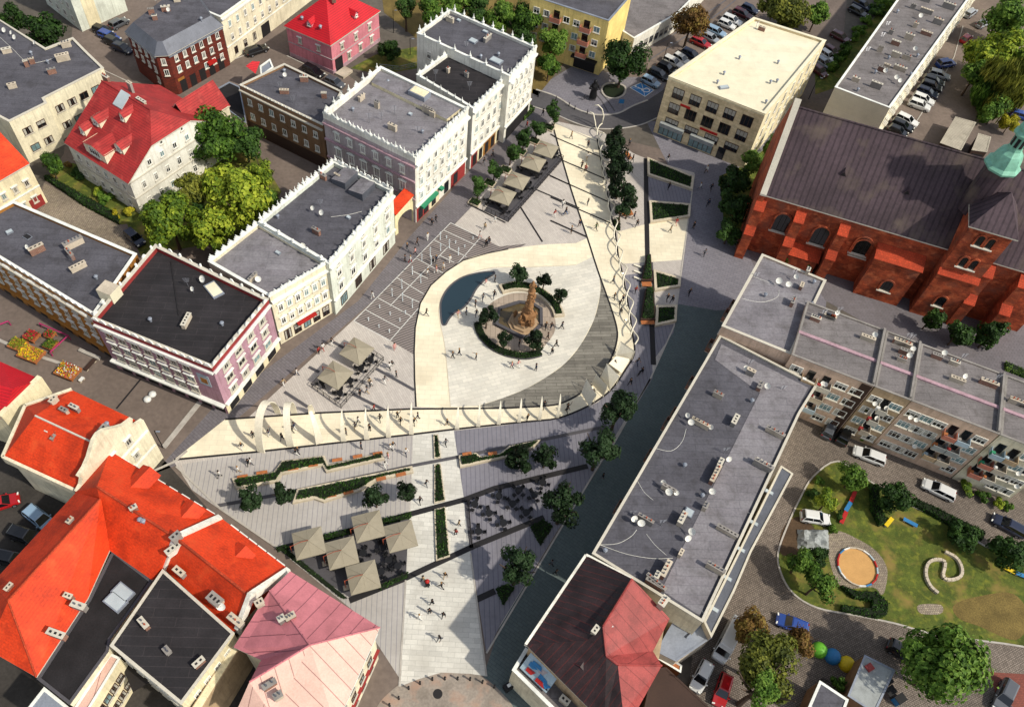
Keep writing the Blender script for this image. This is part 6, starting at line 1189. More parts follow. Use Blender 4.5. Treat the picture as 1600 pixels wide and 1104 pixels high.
# ------------------------------------------------------------------ people
def human(pose):
    """one continuous skinned body, standing height 1.75"""
    sw, arm, lean = {'walk': (.20, .2, .03), 'stride': (.30, .3, .05), 'stand': (.03, .04, 0), 'point': (.05, .05, 0), 'sit': (0, .1, 0)}[pose]
    V, E, Rr, mt = [], [], [], []
    def v(x, y, z, r, par=None):
        V.append((x, y, z)); Rr.append(r); i = len(V)-1
        if par is not None: E.append((par, i))
        return i
    hip = v(0, 0, .95, .135); waist = v(0, lean*.3, 1.10, .118, hip); ch = v(0, lean, 1.30, .145, waist); ne = v(0, lean*1.2, 1.47, .062, ch); hd0 = v(0, lean*1.3+.01, 1.56, .085, ne); hd = v(0, lean*1.3+.015, 1.66, .092, hd0); v(0, lean*1.3+.01, 1.73, .06, hd); v(0, lean*1.3+.115, 1.62, .018, hd)
    for s in (-1, 1):
        f = sw*s
        k0 = v(s*.095, 0, .88, .095, hip); k1 = v(s*.10, f*.55+.04, .49, .062, k0); k2 = v(s*.10, f-(.10 if f < 0 else 0), .10+(.08 if f < -.1 else 0), .042, k1); v(s*.105, f+.14-(.08 if f < 0 else 0), .035+(.03 if f < -.1 else 0), .036, k2)
        g = -arm*s; up = pose == 'point' and s == 1
        s0 = v(s*.17, lean, 1.40, .062, ch); 
        if up: e = v(s*.26, .22, 1.36, .042, s0); w = v(s*.26, .46, 1.46, .030, e); pl = v(s*.26, .53, 1.48, .030, w); dirv = Vector((0, .085, .02))
        else: e = v(s*.235, g*.35, 1.13, .045, s0); w = v(s*.25, g*.8+.06, .89, .030, e); pl = v(s*.25, g*.9+.08, .82, .032, w); dirv = Vector((0, .02, -.08))
        P0 = Vector(V[pl]); 
        for k in range(4): a = (k-1.5)*.02; q = P0+Vector((0, a, 0))*(0 if up else 1)+Vector((a, 0, 0))*(1 if up else 0)+dirv*(.85+.15*(k in (1, 2))); v(q.x, q.y, q.z, .009, pl)
        q = P0+Vector((-s*.03, .045, -.01)); v(q.x, q.y, q.z, .010, pl)
    me = bpy.data.meshes.new('person'); me.from_pydata(V, E, []); o = bpy.data.objects.new('person', me); COL.objects.link(o)
    md = o.modifiers.new('s', 'SKIN'); md.use_smooth_shade = True
    sv_ = me.skin_vertices[0].data
    for i, r in enumerate(Rr): sv_[i].radius = (r, r*(.72 if i in (0, 1, 2) else 1)); 
    sv_[0].use_root = True; sb = o.modifiers.new('b', 'SUBSURF'); sb.levels = 1; sb.render_levels = 1
    bpy.context.view_layer.update(); dg = bpy.context.evaluated_depsgraph_get(); ev = bpy.data.meshes.new_from_object(o.evaluated_get(dg)); bpy.data.objects.remove(o); return ev
CLO = {'black': '15161a', 'navy': '1c2740', 'grey': '5a5c60', 'white': 'cfcdc6', 'red': '8c2420', 'beige': 'a48e6c', 'blue': '37588c', 'pink': 'c08a84', 'brown': '4d3626', 'green': '3d4c30'}
for k, v_ in CLO.items(): M('cloth_'+k, v_, rough=.9, var=.05, fine=.05)
M('skin', 'b58468', rough=.6, var=.03); M('hair_dark', '1d1612', rough=.7); M('hair_fair', '8a6a3e', rough=.7); M('shoe', '1a1817', rough=.6)
POSE = {}; PB = {}
def person_mesh(pose, top, leg):
    k = (pose, top, leg)
    if k in PB: return PB[k]
    if pose not in POSE: POSE[pose] = human(pose)
    me = POSE[pose].copy(); me.name = 'person'
    for q in ('skin', 'cloth_'+top, 'cloth_'+leg, 'shoe'): me.materials.append(MATS[q])
    for p in me.polygons:
        c = p.center; a = abs(c.x)
        idx = 0
        if c.z < .09: idx = 3
        elif c.z < .96 and a < .2: idx = 2
        elif c.z < 1.47 and not (a > .2 and c.z < .90) and not c.y > .44: idx = 1
        p.material_index = idx
    PB[k] = me; return me
HM = {}
def hair_mesh(k, long_):
    if (k, long_) in HM: return HM[(k, long_)]
    m = MB(); m.lathe((0, 0, 0), [(.098, -.05), (.112, .02), (.105, .08), (.07, .125), (.01, .14)], k, 10)
    if long_: m.lathe((0, -.04, -.22), [(.05, 0), (.09, .06), (.1, .2), (.06, .26)], k, 8)
    o = m.build('hair', smooth=True); HM[(k, long_)] = o.data; COL.objects.unlink(o); bpy.data.objects.remove(o); return HM[(k, long_)]
PEOPLE = []; USED = set()
LAND = []   # (px, py, phrase)
def where(px, py):
    best = min(LAND, key=lambda l: (l[0]-px)**2+(l[1]-py)**2); dx, dy = px-best[0], py-best[1]; dist = math.hypot(dx, dy)
    a = (math.degrees(math.atan2(dy, dx))+360) % 360; rel = ['right of', 'below and right of', 'below', 'below and left of', 'left of', 'above and left of', 'above', 'above and right of'][int((a+22.5)//45) % 8]
    return rel, best[2], dist
def person(px, py, top='black', leg='black', pose='walk', face=None, long_=False, extra='', sc=1.):
    p = Q(px, py); rnd = random.Random(int(px*13+py*7)); rz = rnd.uniform(0, 6.28) if face is None else face
    t = bpy.data.objects.new('person', person_mesh(pose, top, leg)); COL.objects.link(t); t.location = (p.x, p.y, .085); t.rotation_euler.z = rz; s = sc*rnd.uniform(.94, 1.06); t.scale = (s*1.12, s*1.12, s)
    h = bpy.data.objects.new('hair', hair_mesh('hair_fair' if rnd.random() < .3 else 'hair_dark', long_)); COL.objects.link(h); h.parent = t; ln_ = {'walk': .04, 'stride': .07}.get(pose, 0); h.location = (0, ln_*1.3-.012, 1.665)
    rel, ph, dist = where(px, py); act = {'walk': 'walking', 'stride': 'striding', 'stand': 'standing', 'point': 'reaching out an arm'}[pose]
    cl = f'{top} top and {leg} trousers' if top != leg else f'all {top} clothes'
    cands = [f'person in {cl} {rel} {ph}', f'{act} person in {cl} {rel} {ph}', f'{act} person in {cl} {rel} {ph}, close to it', f'{act} person in {cl} {rel} {ph}, farther off', f'second {act} person in {cl} {rel} {ph}', f'person {rel} {ph}']
    for l in cands:
        if l not in USED and len(l.split()) <= 16: break
    USED.add(l); tag(t, l+extra, 'person', 'people about the square'); return t
# ------------------------------------------------------------------ cars
for k, v_ in (('white', 'c9c9c6'), ('black', '0e0f12'), ('blue', '1f3f86'), ('red', '9a0f14'), ('silver', '8d9298'), ('grey', '4a4d52'), ('darkred', '4e1218'), ('darkblue', '131c34'), ('paleblue', '7f98ae')):
    M('paint_'+k, v_, rough=.3, var=.04, fine=.02, spec=.5, coat=.6)
M('tyre', '111111', rough=.9); M('rim', '9a9da2', rough=.3, metal=.7); M('lampglass', 'd8d8d0', rough=.2); M('taillamp', '8a1010', rough=.3); M('carglass', '0b0e12', rough=.08, spec=.9, fine=0, var=0); M('plate', 'd0cfc4')
def make_car(col, typ):
    L_, W_, zb, zr_ = {'hatch': (4.0, 1.72, .92, 1.48), 'wagon': (4.6, 1.8, .92, 1.46), 'suv': (4.5, 1.85, 1.05, 1.68), 'van': (5.6, 2.0, 1.2, 2.45)}[typ]
    st = {'hatch': [(-.5, .45), (-.49, .9), (-.30, .98), (.20, .95), (.42, .8), (.49, .62), (.5, .4)], 'wagon': [(-.5, .45), (-.49, .92), (-.4, .98), (.20, .95), (.42, .82), (.49, .62), (.5, .4)], 'suv': [(-.5, .45), (-.49, .95), (-.4, 1.0), (.22, .98), (.44, .9), (.49, .7), (.5, .4)], 'van': [(-.5, .45), (-.495, 1.), (-.4, 1.), (.34, 1.), (.46, .85), (.49, .62), (.5, .4)]}[typ]
    pt = 'paint_'+col; r = thing('parked_car' if typ != 'van' else 'parked_van', '', 'car' if typ != 'van' else 'van', (0, 0, 0))
    m = MB(); rings = []; xs = [(-.5, .80), (-.47, .94), (-.3, 1.), (0, 1.), (.25, 1.), (.42, .95), (.485, .86), (.5, .76)]
    import bisect
    def ztop(x):
        for (a, za), (b, z_) in zip(st, st[1:]):
            if a <= x <= b: return (za+(z_-za)*(x-a)/(b-a))*zb
        return st[-1][1]*zb
    vs, fs = [], []
    for x, w in xs:
        zt = ztop(x) if abs(x) < .49 else ztop(.485*(1 if x > 0 else -1))*.93; hw = W_/2*w
        vs += [Vector((x*L_, s*hw*k, z)) for s, k, z in ((-1, .9, .22), (-1, 1., .42), (-1, .99, zt*.82), (-1, .9, zt), (1, .9, zt), (1, .99, zt*.82), (1, 1., .42), (1, .9, .22))]
    n = 8
    for i in range(len(xs)-1):
        for j in range(n): fs.append((i*n+j, i*n+(j+1) % n, (i+1)*n+(j+1) % n, (i+1)*n+j))
    fs += [tuple(range(n))[::-1], tuple((len(xs)-1)*n+j for j in range(n))]; m.mesh(vs, fs, pt); m.build('body', r, smooth=False)
    c0, c1_, c2_, c3_ = {'hatch': (-.47, -.40, .06, .24), 'wagon': (-.48, -.42, .05, .23), 'suv': (-.47, -.42, .08, .24), 'van': (-.495, -.48, .26, .40)}[typ]
    m = MB(); a, b = W_/2*.88, W_/2*.72; zB = zb*.96; vs = [(c0*L_, -a, zB), (c3_*L_, -a, zB), (c3_*L_, a, zB), (c0*L_, a, zB), (c1_*L_, -b, zr_-.04), (c2_*L_, -b, zr_-.04), (c2_*L_, b, zr_-.04), (c1_*L_, b, zr_-.04)]
    if typ == 'van': b = W_/2*.84; vs = [(c0*L_, -a*1.05, zB), (c3_*L_, -a*1.05, zB), (c3_*L_, a*1.05, zB), (c0*L_, a*1.05, zB), (c1_*L_, -b, zr_-.04), (c2_*L_, -b, zr_-.04), (c2_*L_, b, zr_-.04), (c1_*L_, b, zr_-.04)]
    m.mesh(vs, [(0, 1, 5, 4), (1, 2, 6, 5), (2, 3, 7, 6), (3, 0, 4, 7), (4, 5, 6, 7)], 'carglass' if typ != 'van' else pt); m.build('glasshouse', r)
    m = MB(); m.mesh([(c1_*L_-.04, -b-.02, zr_-.05), (c2_*L_+.03, -b-.02, zr_-.05), (c2_*L_+.03, b+.02, zr_-.05), (c1_*L_-.04, b+.02, zr_-.05), (c1_*L_+.1, -b+.14, zr_+.02), (c2_*L_-.12, -b+.14, zr_+.02), (c2_*L_-.12, b-.14, zr_+.02), (c1_*L_+.1, b-.14, zr_+.02)], [(0, 1, 5, 4), (1, 2, 6, 5), (2, 3, 7, 6), (3, 0, 4, 7), (4, 5, 6, 7), (3, 2, 1, 0)], pt)
    for s in (-1, 1):
        for x0, x1 in ((c0, c1_), (c3_, c2_), ((c0+c3_)/2, (c1_+c2_)/2)): m.tube([(x0*L_, s*a*1.0, zB), (x1*L_, s*b*1.0, zr_-.04)], .045, pt, 4)
    m.build('roof', r)
    if typ == 'van':
        m = MB(); m.mesh([(c3_*L_+.02, -a*.9, zB+.1), (c3_*L_+.02, a*.9, zB+.1), (c2_*L_+.06, b*.9, zr_-.2), (c2_*L_+.06, -b*.9, zr_-.2)], [(0, 1, 2, 3)], 'carglass'); m.build('windscreen', r)
        for s in (-1, 1): m = MB(); m.mesh([(.12*L_, s*(a*1.05+.01), zB+.15), (.36*L_, s*(a*1.04+.01), zB+.15), (.27*L_, s*(b+.04), zr_-.3), (.12*L_, s*(b+.04), zr_-.3)], [(0, 1, 2, 3)], 'carglass'); m.build('side_window', r)
    for x in (-.31, .31):
        for s in (-1, 1):
            m = MB(); i0 = len(m.v); y0, y1 = s*(W_/2-.2), s*(W_/2+.015); rr = .32; k = 12
            m.mesh([(x*L_+rr*math.cos(6.283*j/k), y, rr+.003+rr*math.sin(6.283*j/k)) for y in (y0, y1) for j in range(k)], [(j, (j+1) % k, k+(j+1) % k, k+j) for j in range(k)]+[tuple(range(k)), tuple(range(k, 2*k))], 'tyre'); w = m.build('wheel', r)
            m = MB(); m.mesh([(x*L_+rr*.6*math.cos(6.283*j/k), y1+s*.012, rr+.003+rr*.6*math.sin(6.283*j/k)) for j in range(k)], [tuple(range(k))], 'rim'); m.build('rim', w, shift=True, fix=False)
    for s in (-1, 1):
        m = MB(); m.box((.475*L_, s*W_*.33, .62*zb/.92-.02), (.16, .34, .14), 'lampglass', s*-.25); m.build('headlight', r); m = MB(); m.box((-.485*L_, s*W_*.36, .66*zb/.92), (.1, .26, .18), 'taillamp'); m.build('tail_light', r)
        m = MB(); m.box((c3_*L_-.25, s*(W_/2+.06), zb*.95), (.14, .18, .12), pt); m.build('wing_mirror', r)
    m = MB(); m.box((.5*L_-.04, 0, .38), (.06, .5, .11), 'plate'); m.build('number_plate', r)
    return r
CARS = {}
def car(a, b, col, typ, label, group='parked cars'):
    """a: rear end, b: front end, world points"""
    p = (a+b)/2; rz = math.atan2(b.y-a.y, b.x-a.x)
    if (col, typ) not in CARS: r = make_car(col, typ); CARS[(col, typ)] = r; r.location = (p.x, p.y, .03); r.rotation_euler.z = rz; tag(r, label, None, group); return r
    r = dup(CARS[(col, typ)], (p.x, p.y, .03), rz, label, group); return r
# ------------------------------------------------------------------ parasols, cafe furniture, railings
def make_parasol(r=1.95, zc=2.9):
    t = thing('parasol', '', 'parasol', (0, 0, 0)); m = MB(); a = zc-.75; P4 = [(-r, -r), (r, -r), (r, r), (-r, r)]; ap = (0, 0, zc)
    for i in range(4):
        x0, y0 = P4[i]; x1, y1 = P4[(i+1) % 4]; mx, my = (x0+x1)/2, (y0+y1)/2
        m.poly([(x0, y0, a), (mx, my, a+.03), (0, 0, zc)], 'canvas'); m.poly([(mx, my, a+.03), (x1, y1, a), (0, 0, zc)], 'canvas')
        m.poly([(x0, y0, a-.14), (x1, y1, a-.14), (x1, y1, a-.002), (mx, my, a+.028), (x0, y0, a-.002)], 'canvas')
    m.build('canopy', t, fix=False)
    for x, y in P4: m = MB(); m.tube([(x*.99, y*.99, a+.0), (0, 0, zc+.02)], .035, 'canvas', 4); m.build('rib', t)
    for x, y in ((0, -r), (r, 0), (0, r), (-r, 0)): m = MB(); m.tube([(x*.99, y*.99, a+.03), (0, 0, zc+.015)], .022, 'canvas', 4); m.build('rib', t)
    m = MB(); m.tube([(-r-.45, 0, 0), (-r-.45, 0, 2.5)], .05, 'clay', 6); m.build('mast', t); m = MB(); m.tube([(-r-.45, 0, 2.45), (-r*.5, 0, zc+.2), (0, 0, zc+.16), (0, 0, zc-.05)], .04, 'clay', 5); m.build('arm', t)
    m = MB(); m.box((-r-.45, 0, 0), (.7, .7, .08), 'chimplaster'); m.build('base', t); m = MB(); m.cyl((0, 0), .09, .03, zc, zc+.14, 'canvas', 6); m.build('cap', t); return t
def make_table():
    t = thing('cafe_table', '', 'table', (0, 0, 0)); m = MB(); m.cyl((0, 0), .48, .48, .71, .75, 'darkmetal', 14); m.build('table_top', t); m = MB(); m.cyl((0, 0), .04, .04, .03, .71, 'rail', 6); m.build('pedestal', t); m = MB(); m.cyl((0, 0), .26, .24, 0, .03, 'rail', 10); m.build('foot', t); return t
def make_chair():
    t = thing('cafe_chair', '', 'chair', (0, 0, 0)); m = MB(); m.box((0, 0, .43), (.46, .46, .04), 'darkmetal'); m.build('seat', t); m = MB(); m.box((0, -.22, .5), (.44, .04, .38), 'darkmetal'); m.build('backrest', t)
    for x in (-.2, .2):
        for y in (-.2, .2): m = MB(); m.tube([(x*1.1, y*1.1, 0), (x, y, .43)], .018, 'rail', 4); m.build('leg', t)
        m = MB(); m.tube([(x*1.08, -.2, .62), (x*1.1, .16, .64), (x*1.08, .2, .45)], .018, 'rail', 4); m.build('arm_rest', t)
    return t
FURN = {}
def cafe_set(px, py, where_, n=4, z=.05):
    p = Q(px, py); a0 = random.uniform(0, 1.5)
    l = f'round dark cafe table {where_}'
    if 't' not in FURN: FURN['t'] = make_table(); t = FURN['t']; t.location = (p.x, p.y, z); tag(t, l, None, 'cafe tables')
    else: dup(FURN['t'], (p.x, p.y, z), 0, l, 'cafe tables')
    for i in range(n):
        a = a0+i*6.283/n; q = (p.x+math.cos(a)*.8, p.y+math.sin(a)*.8, z); rz = a+math.pi/2; cl = f'dark metal chair at the cafe table {where_}'
        if 'c' not in FURN: FURN['c'] = make_chair(); c = FURN['c']; c.location = q; c.rotation_euler.z = rz; tag(c, cl, None, 'cafe chairs')
        else: dup(FURN['c'], q, rz, cl, 'cafe chairs')
def railing(pts, label, h=1.0, k='rail', cat='railing', step=1.1):
    r = thing('railing', label, cat, (pts[0].x, pts[0].y, 0)); m = MB(); pm = MB(); tm = MB()
    for a, b in zip(pts, pts[1:]):
        a, b = Vector((a.x, a.y, 0)), Vector((b.x, b.y, 0)); n = max(1, int((b-a).length/step))
        for i in range(n+1): q = a+(b-a)*i/n; pm.box((q.x, q.y, 0), (.07, .07, h), k)
        tm.tube([a+Vector((0, 0, h)), b+Vector((0, 0, h))], .045, k, 5); tm.tube([a+Vector((0, 0, h*.55)), b+Vector((0, 0, h*.55))], .025, k, 4); tm.tube([a+Vector((0, 0, .15)), b+Vector((0, 0, .15))], .025, k, 4)
    pm.build('posts', r); tm.build('rails', r); return r
random.seed(21)
# ------------------------------------------------------------------ white sculpture along the promenade
def arch(b0, b1, hgt, w0, w1, label, th0=0., th1=180., name='arch_rib', n=22, tilt=0.):
    """elliptical band from foot b0 over the promenade to foot b1"""
    b0, b1 = Vector((b0.x, b0.y, 0)), Vector((b1.x, b1.y, 0)); d_ = b1-b0; s = Vector((-d_.y, d_.x, 0)).normalized(); path = []
    for i in range(n+1):
        th = R(th0+(th1-th0)*i/n); c = b0+d_*(1-math.cos(th))/2+Vector((0, 0, hgt*math.sin(th))); f = i/n
        w = (w0+(w1-w0)*f); path.append((c-s*w/2+Vector((0, 0, 0)), c+s*w/2))
    m = MB(); vs = []; 
    for i, (l, r_) in enumerate(path):
        th = R(th0+(th1-th0)*i/n); tn = (d_.normalized()*math.cos(th)*-1*1.0+Vector((0, 0, math.sin(th)))); t_ = .22*(1-.5*i/n)
        vs.append((l, r_, r_-tn*t_, l-tn*t_))
    i0 = 0
    for q in vs: m.v += list(q)
    for q in range(n):
        for a, b in ((0, 1), (1, 2), (2, 3), (3, 0)): m.f.append((4*q+a, 4*q+b, 4*q+4+b, 4*q+4+a)); m.k.append('ribwhite')
    m.f.append((3, 2, 1, 0)); m.k.append('ribwhite'); e = 4*n; m.f.append((e, e+1, e+2, e+3)); m.k.append('ribwhite')
    return tag(m.build(name, origin=b0), label, 'sculpture', 'white ribs over the promenade')
arch(Q(408, 707), Q(435, 646), 6.6, 1.0, .95, 'tall white arch over the promenade, leftmost and widest of the three')
arch(Q(454, 698), Q(460, 645), 5.8, .9, .85, 'second white arch over the promenade, between the widest arch and the open one')
arch(Q(500, 693), Q(480, 645), 5.2, 1.1, .4, 'open white arch blade leaning over the promenade, third from the left', 0, 80)
arch(Q(487, 645), Q(498, 693), 4.8, .9, .35, 'short white back blade facing the open third arch', 0, 62)
fx = [(537, 690), (573, 687), (607, 683.5), (642.5, 679)]; ordn = ['first', 'second', 'third', 'fourth', 'fifth', 'sixth', 'seventh', 'eighth', 'ninth', 'tenth']
fr = [(714, 670.6), (747, 667), (779, 663.6), (810.7, 660), (842.5, 656.5), (870.8, 653)]
for i, (x, y) in enumerate(fx+fr):
    top = Q(x+2, y-(44 if i < 4 else 33)); arch(Q(x, y), top, 4.2 if i < 4 else 2.8, .75-.03*i, .08, f'white curved fin on the promenade edge, {ordn[i]} fin to the right of the arches', 0, 100 if i < 4 else 112)
sq = [((240, 815), (305, 915), (262, 998), (205, 905)), ((305, 783), (378, 858), (352, 925), (272, 842)), ((375, 713), (457, 795), (395, 885), (335, 795)), ((388, 712), (436, 662), (532, 682), (472, 775)), ((465, 563), (560, 630), (530, 690), (428, 655))]
for i, q in enumerate(sq):
    zz = (2.3, 2.3, .5, .5) if i != 3 else (1.8, 1.8, .5, .6); pts = [d3(x, y, z_) for (x, y), z_ in zip(q, zz)]; m = MB(); n_ = Vector((0, 0, .12)); m.mesh(pts+[p_-n_ for p_ in pts], [(0, 1, 2, 3), (7, 6, 5, 4), (0, 4, 5, 1), (1, 5, 6, 2), (2, 6, 7, 3), (3, 7, 4, 0)], 'ribwhite')
    r = thing('canopy_panel', f'tilted white square panel at the promenade bend, {ordn[i]} from the lower left', 'sculpture', (pts[0].x, pts[0].y, 0), 0, 'tilted panels at the promenade bend'); m.build('panel', r); m = MB()
    for p_ in pts: m.tube([(p_.x, p_.y, 0), (p_.x, p_.y, p_.z-.02)], .05, 'ribwhite', 5)
    m.build('posts', r)
M('lampglow', 'ffe2b0', emis=('ffdfae', 3.))
for i, (x, y) in enumerate(((470, 688), (508, 615), (405, 770), (355, 822), (275, 882), (478, 120), (500, 430))):
    q = d3(x, y); m = MB(); m.lathe((q.x, q.y, .065), [(.2, 0), (.2, .12), (.14, .2)], 'ribwhite', 10); o = m.build('floor_lamp', origin=q); tag(o, f'small glowing round floor lamp on the curved promenade, {ordn[i]} of the lit row', 'lamp', 'glowing floor lamps'); m = MB(); m.lathe((q.x, q.y, .265), [(.13, 0), (.1, .05)], 'lampglow', 10); m.build('lamp_glass', o, shift=True)
# spiral band on the right edge
ax = smoothpts(P(934, 200, 940, 235, 946, 275, 952, 315, 957, 350, 961, 362, 966, 400, 973, 430.6, 982.5, 482.4, 988.4, 522.5, 989, 548), 24)
cum = [0.]
for a, b in zip(ax, ax[1:]): cum.append(cum[-1]+(b-a).length)
for ph, lab in ((0, 'white tubular spiral winding along the right edge of the promenade, main strand'), (math.pi, 'second white strand crossing the spiral along the right promenade edge')):
    pts = []
    for i, (p_, s) in enumerate(zip(ax, cum)):
        d_ = (ax[min(i+1, len(ax)-1)]-ax[max(i-1, 0)]).normalized(); l = Vector((-d_.y, d_.x, 0)); th = ph+s/2.5*math.pi*.95 if s < 20 else ph+20/2.5*math.pi*.95+(s-20)/3.2*math.pi*.9
        rr = .55 if s > 20 else .62; zz = 1.05
        if ph and cum[-1]-s < 2: continue
        pts.append(p_+l*rr*math.cos(th)+Vector((0, 0, zz+rr*1.15*math.sin(th))))
    s0 = pts[0]
    if not ph: pts = [s0+Vector((-1.9, 1.0, 3.2)), s0+Vector((-1.2, .9, 3.4)), s0+Vector((-.4, .6, 2.8)), s0+Vector((.1, .3, 1.5))]+pts
    else: pts = [s0+Vector((-1.3, 1.1, 1.7)), s0+Vector((-.6, .8, 1.6))]+pts
    m = MB(); m.tube(pts, .11, 'ribwhite', 7); tag(m.build('spiral_sculpture', origin=(s0.x, s0.y, 0), smooth=True), lab, 'sculpture', 'white spiral sculpture')
# ------------------------------------------------------------------ monument and its court
hexa = [e1(*q) for q in ((232, 572), (430, 508), (560, 522), (658, 580), (660, 735), (525, 868), (440, 852), (206, 735))]
r = thing('fountain', 'polygonal stone fountain basin with ochre water and steps round the monument', 'fountain', cent(hexa).to_3d())
m = MB(); qi = inset(hexa, .45); qq = ccw(hexa); n = len(qq)
for i in range(n): m.prism([qq[i], qq[(i+1) % n], qi[(i+1) % n], qi[i]], 0, .62, 'slotgrey', bottom=False)
m.build('basin_wall', r); m = MB(); m.prism(inset(hexa, .44), .04, .3, 'pondwater'); m.build('water', r)
MCx = e1(505, 745); 
m = MB()
for k, (rr, z0, z1) in enumerate(((2.5, .06, .5), (2.0, .502, .85), (1.5, .852, 1.25))): m.cyl((MCx.x-.5, MCx.y+.5), rr, rr*.97, z0, z1, 'steps', 8)
m.build('steps', r)
mo = thing('monument', 'ornate sandstone plague column crowned by a statue in the fountain', 'monument', (MCx.x, MCx.y+.2, 1.25)); bx, by = MCx.x, MCx.y+.2
m = MB(); m.box((bx, by, 1.255), (1.9, 1.9, .7), 'sandstone'); m.box((bx, by, 1.958), (2.1, 2.1, .15), 'sandstone'); m.box((bx, by, 2.11), (1.4, 1.4, 1.2), 'sandstone', .4); m.box((bx, by, 3.313), (1.7, 1.7, .2), 'sandstone', .4); m.build('pedestal', mo)
m = MB(); i0 = len(m.v); m.lathe((bx, by, 3.51), [(.6, 0), (.5, .3), (.62, .7), (.5, 1.1), (.66, 1.6), (.48, 2.0), (.6, 2.6), (.44, 3.1), (.62, 3.7), (.42, 4.2), (.55, 4.7), (.6, 4.95), (.3, 5.05)], 'sandstone', 14)
for i in range(i0, len(m.v)): v = m.v[i]; k_ = noise.noise(v*1.7)*.22; m.v[i] = Vector((bx+(v.x-bx)*(1+k_), by+(v.y-by)*(1+k_), v.z))
rn = random.Random(4)
for k in range(26): a = rn.uniform(0, 6.28); z_ = rn.uniform(3.7, 8.2); m.lathe((bx+math.cos(a)*.55, by+math.sin(a)*.55, z_), [(.05, 0), (.2, .12), (.22, .28), (.08, .42)], 'sandstone', 6)
m.build('column', mo, smooth=True)
def statue(parent, x, y, z, s, key='sandstone', nm='statue'):
    m = MB(); i0 = 0; m.lathe((x, y, z), [(.34*s, 0), (.36*s, .2*s), (.26*s, .7*s), (.3*s, 1.05*s), (.34*s, 1.3*s), (.14*s, 1.48*s), (.15*s, 1.55*s), (.17*s, 1.68*s), (.12*s, 1.82*s), (.03*s, 1.88*s)], key, 9)
    for sgn in (-1, 1): m.tube([(x+sgn*.3*s, y, z+1.3*s), (x+sgn*.45*s, y-.15*s, z+1.0*s), (x+sgn*.2*s, y-.4*s, z+1.15*s)], [.1*s, .08*s, .05*s], key, 5)
    i = 0
    for i in range(len(m.v)): v = m.v[i]; m.v[i] = v+Vector((noise.noise(v*3), noise.noise(v*3+Vector((5, 0, 0))), 0))*.05*s
    return m.build(nm, parent, smooth=True)
statue(mo, bx, by, 8.5, 1.15)
for a in (.5, 2.1, 3.6, 5.1): statue(mo, bx+1.25*math.cos(a), by+1.25*math.sin(a), 1.7, .85)
statue(mo, bx-1.8, by+1.2, .9, .8); 
def arcband(cl, w): 
    cl = smoothpts(cl, 4); L_, R_ = [], []
    for i, p_ in enumerate(cl):
        d_ = (cl[min(i+1, len(cl)-1)]-cl[max(i-1, 0)]).normalized(); n_ = Vector((-d_.y, d_.x, 0))*w/2; L_.append(p_+n_); R_.append(p_-n_)
    return L_+R_[::-1]
up_ = [e1(*q) for q in ((258, 392), (350, 368), (440, 362), (540, 378), (640, 425), (730, 495), (795, 580), (820, 650))]; lo_ = [e1(*q) for q in ((35, 712), (60, 795), (110, 868), (190, 940), (290, 990), (400, 1018), (500, 1026), (590, 1010), (640, 995))]
planter(arcband(up_, 1.7), .55, 'curved pale stone planter behind the monument, upper right arc', w=.36, hl='dark clipped hedge filling the curved planter above the monument', hpts=arcband([up_[0].lerp(up_[1], .35)]+up_[1:-1]+[up_[-1].lerp(up_[-2], .3)], .9))
planter(arcband(lo_, 1.15), .3, 'low curved planter edge below the monument, lower left arc', w=.12, k='slotgrey', hl='dark curved hedge sweeping below the monument court', hpts=arcband(lo_, .9))
for i, (cx, cy, rr, lab) in enumerate(((430, 210, 92, 'small tree behind the monument, upper left of the column'), (680, 278, 78, 'small tree behind the monument, just right of the statue'), (840, 430, 72, 'small tree at the right end of the upper curved planter'), (130, 635, 98, 'small tree left of the fountain basin'), (300, 835, 76, 'small tree below left of the fountain basin'), (590, 850, 98, 'small tree at the lower right end of the curved hedge'))):
    T(740+cx/6.131, 390+cy/6.131, rr/5.6, 3.1, 'small', 'leaf_plaza', lab, 'small trees round the monument')
# ------------------------------------------------------------------ planters and hedges of the plaza
D4 = lambda *a: [d4(a[i], a[i+1]) for i in range(0, len(a), 2)]
planter(D4(100, 635, 378, 590, 432, 518, 712, 484, 738, 545, 1095, 462, 1108, 505, 722, 592, 698, 548, 430, 605, 398, 655, 125, 702), .5, 'long zigzag cream planter with wooden seats below the arches', seats=[(d4(135, 632), d4(205, 618), .45), (d4(262, 605), d4(335, 592), .45), (d4(470, 575), d4(540, 565), .5), (d4(605, 552), d4(668, 542), .5), (d4(762, 520), d4(830, 508), .45), (d4(900, 497), d4(962, 484), .45), (d4(1032, 478), d4(1095, 466), .45)], hl='dark green hedge in the zigzag planter below the arches')
planter(D4(530, 706, 1292, 552, 1300, 592, 1062, 645, 955, 712, 705, 790, 640, 768, 500, 798), .5, 'second zigzag cream planter nearer the lower parasols', w=.38, seats=[(d4(728, 752), d4(790, 742), .5), (d4(838, 735), d4(902, 718), .5), (d4(1055, 645), d4(1118, 632), .5), (d4(1185, 618), d4(1250, 602), .5)], hl='dark green hedge in the second zigzag planter')
D5 = lambda *a: [d5(a[i], a[i+1]) for i in range(0, len(a), 2)]
planter(D5(325, 398, 440, 380, 470, 405, 600, 383, 660, 335, 868, 292, 815, 350, 640, 408, 335, 475), .5, 'shaded zigzag planter right of the light cross path', seats=[(d5(350, 395), d5(410, 385), .5), (d5(520, 392), d5(578, 382), .5)], hl='shaded dark hedge right of the light cross path')
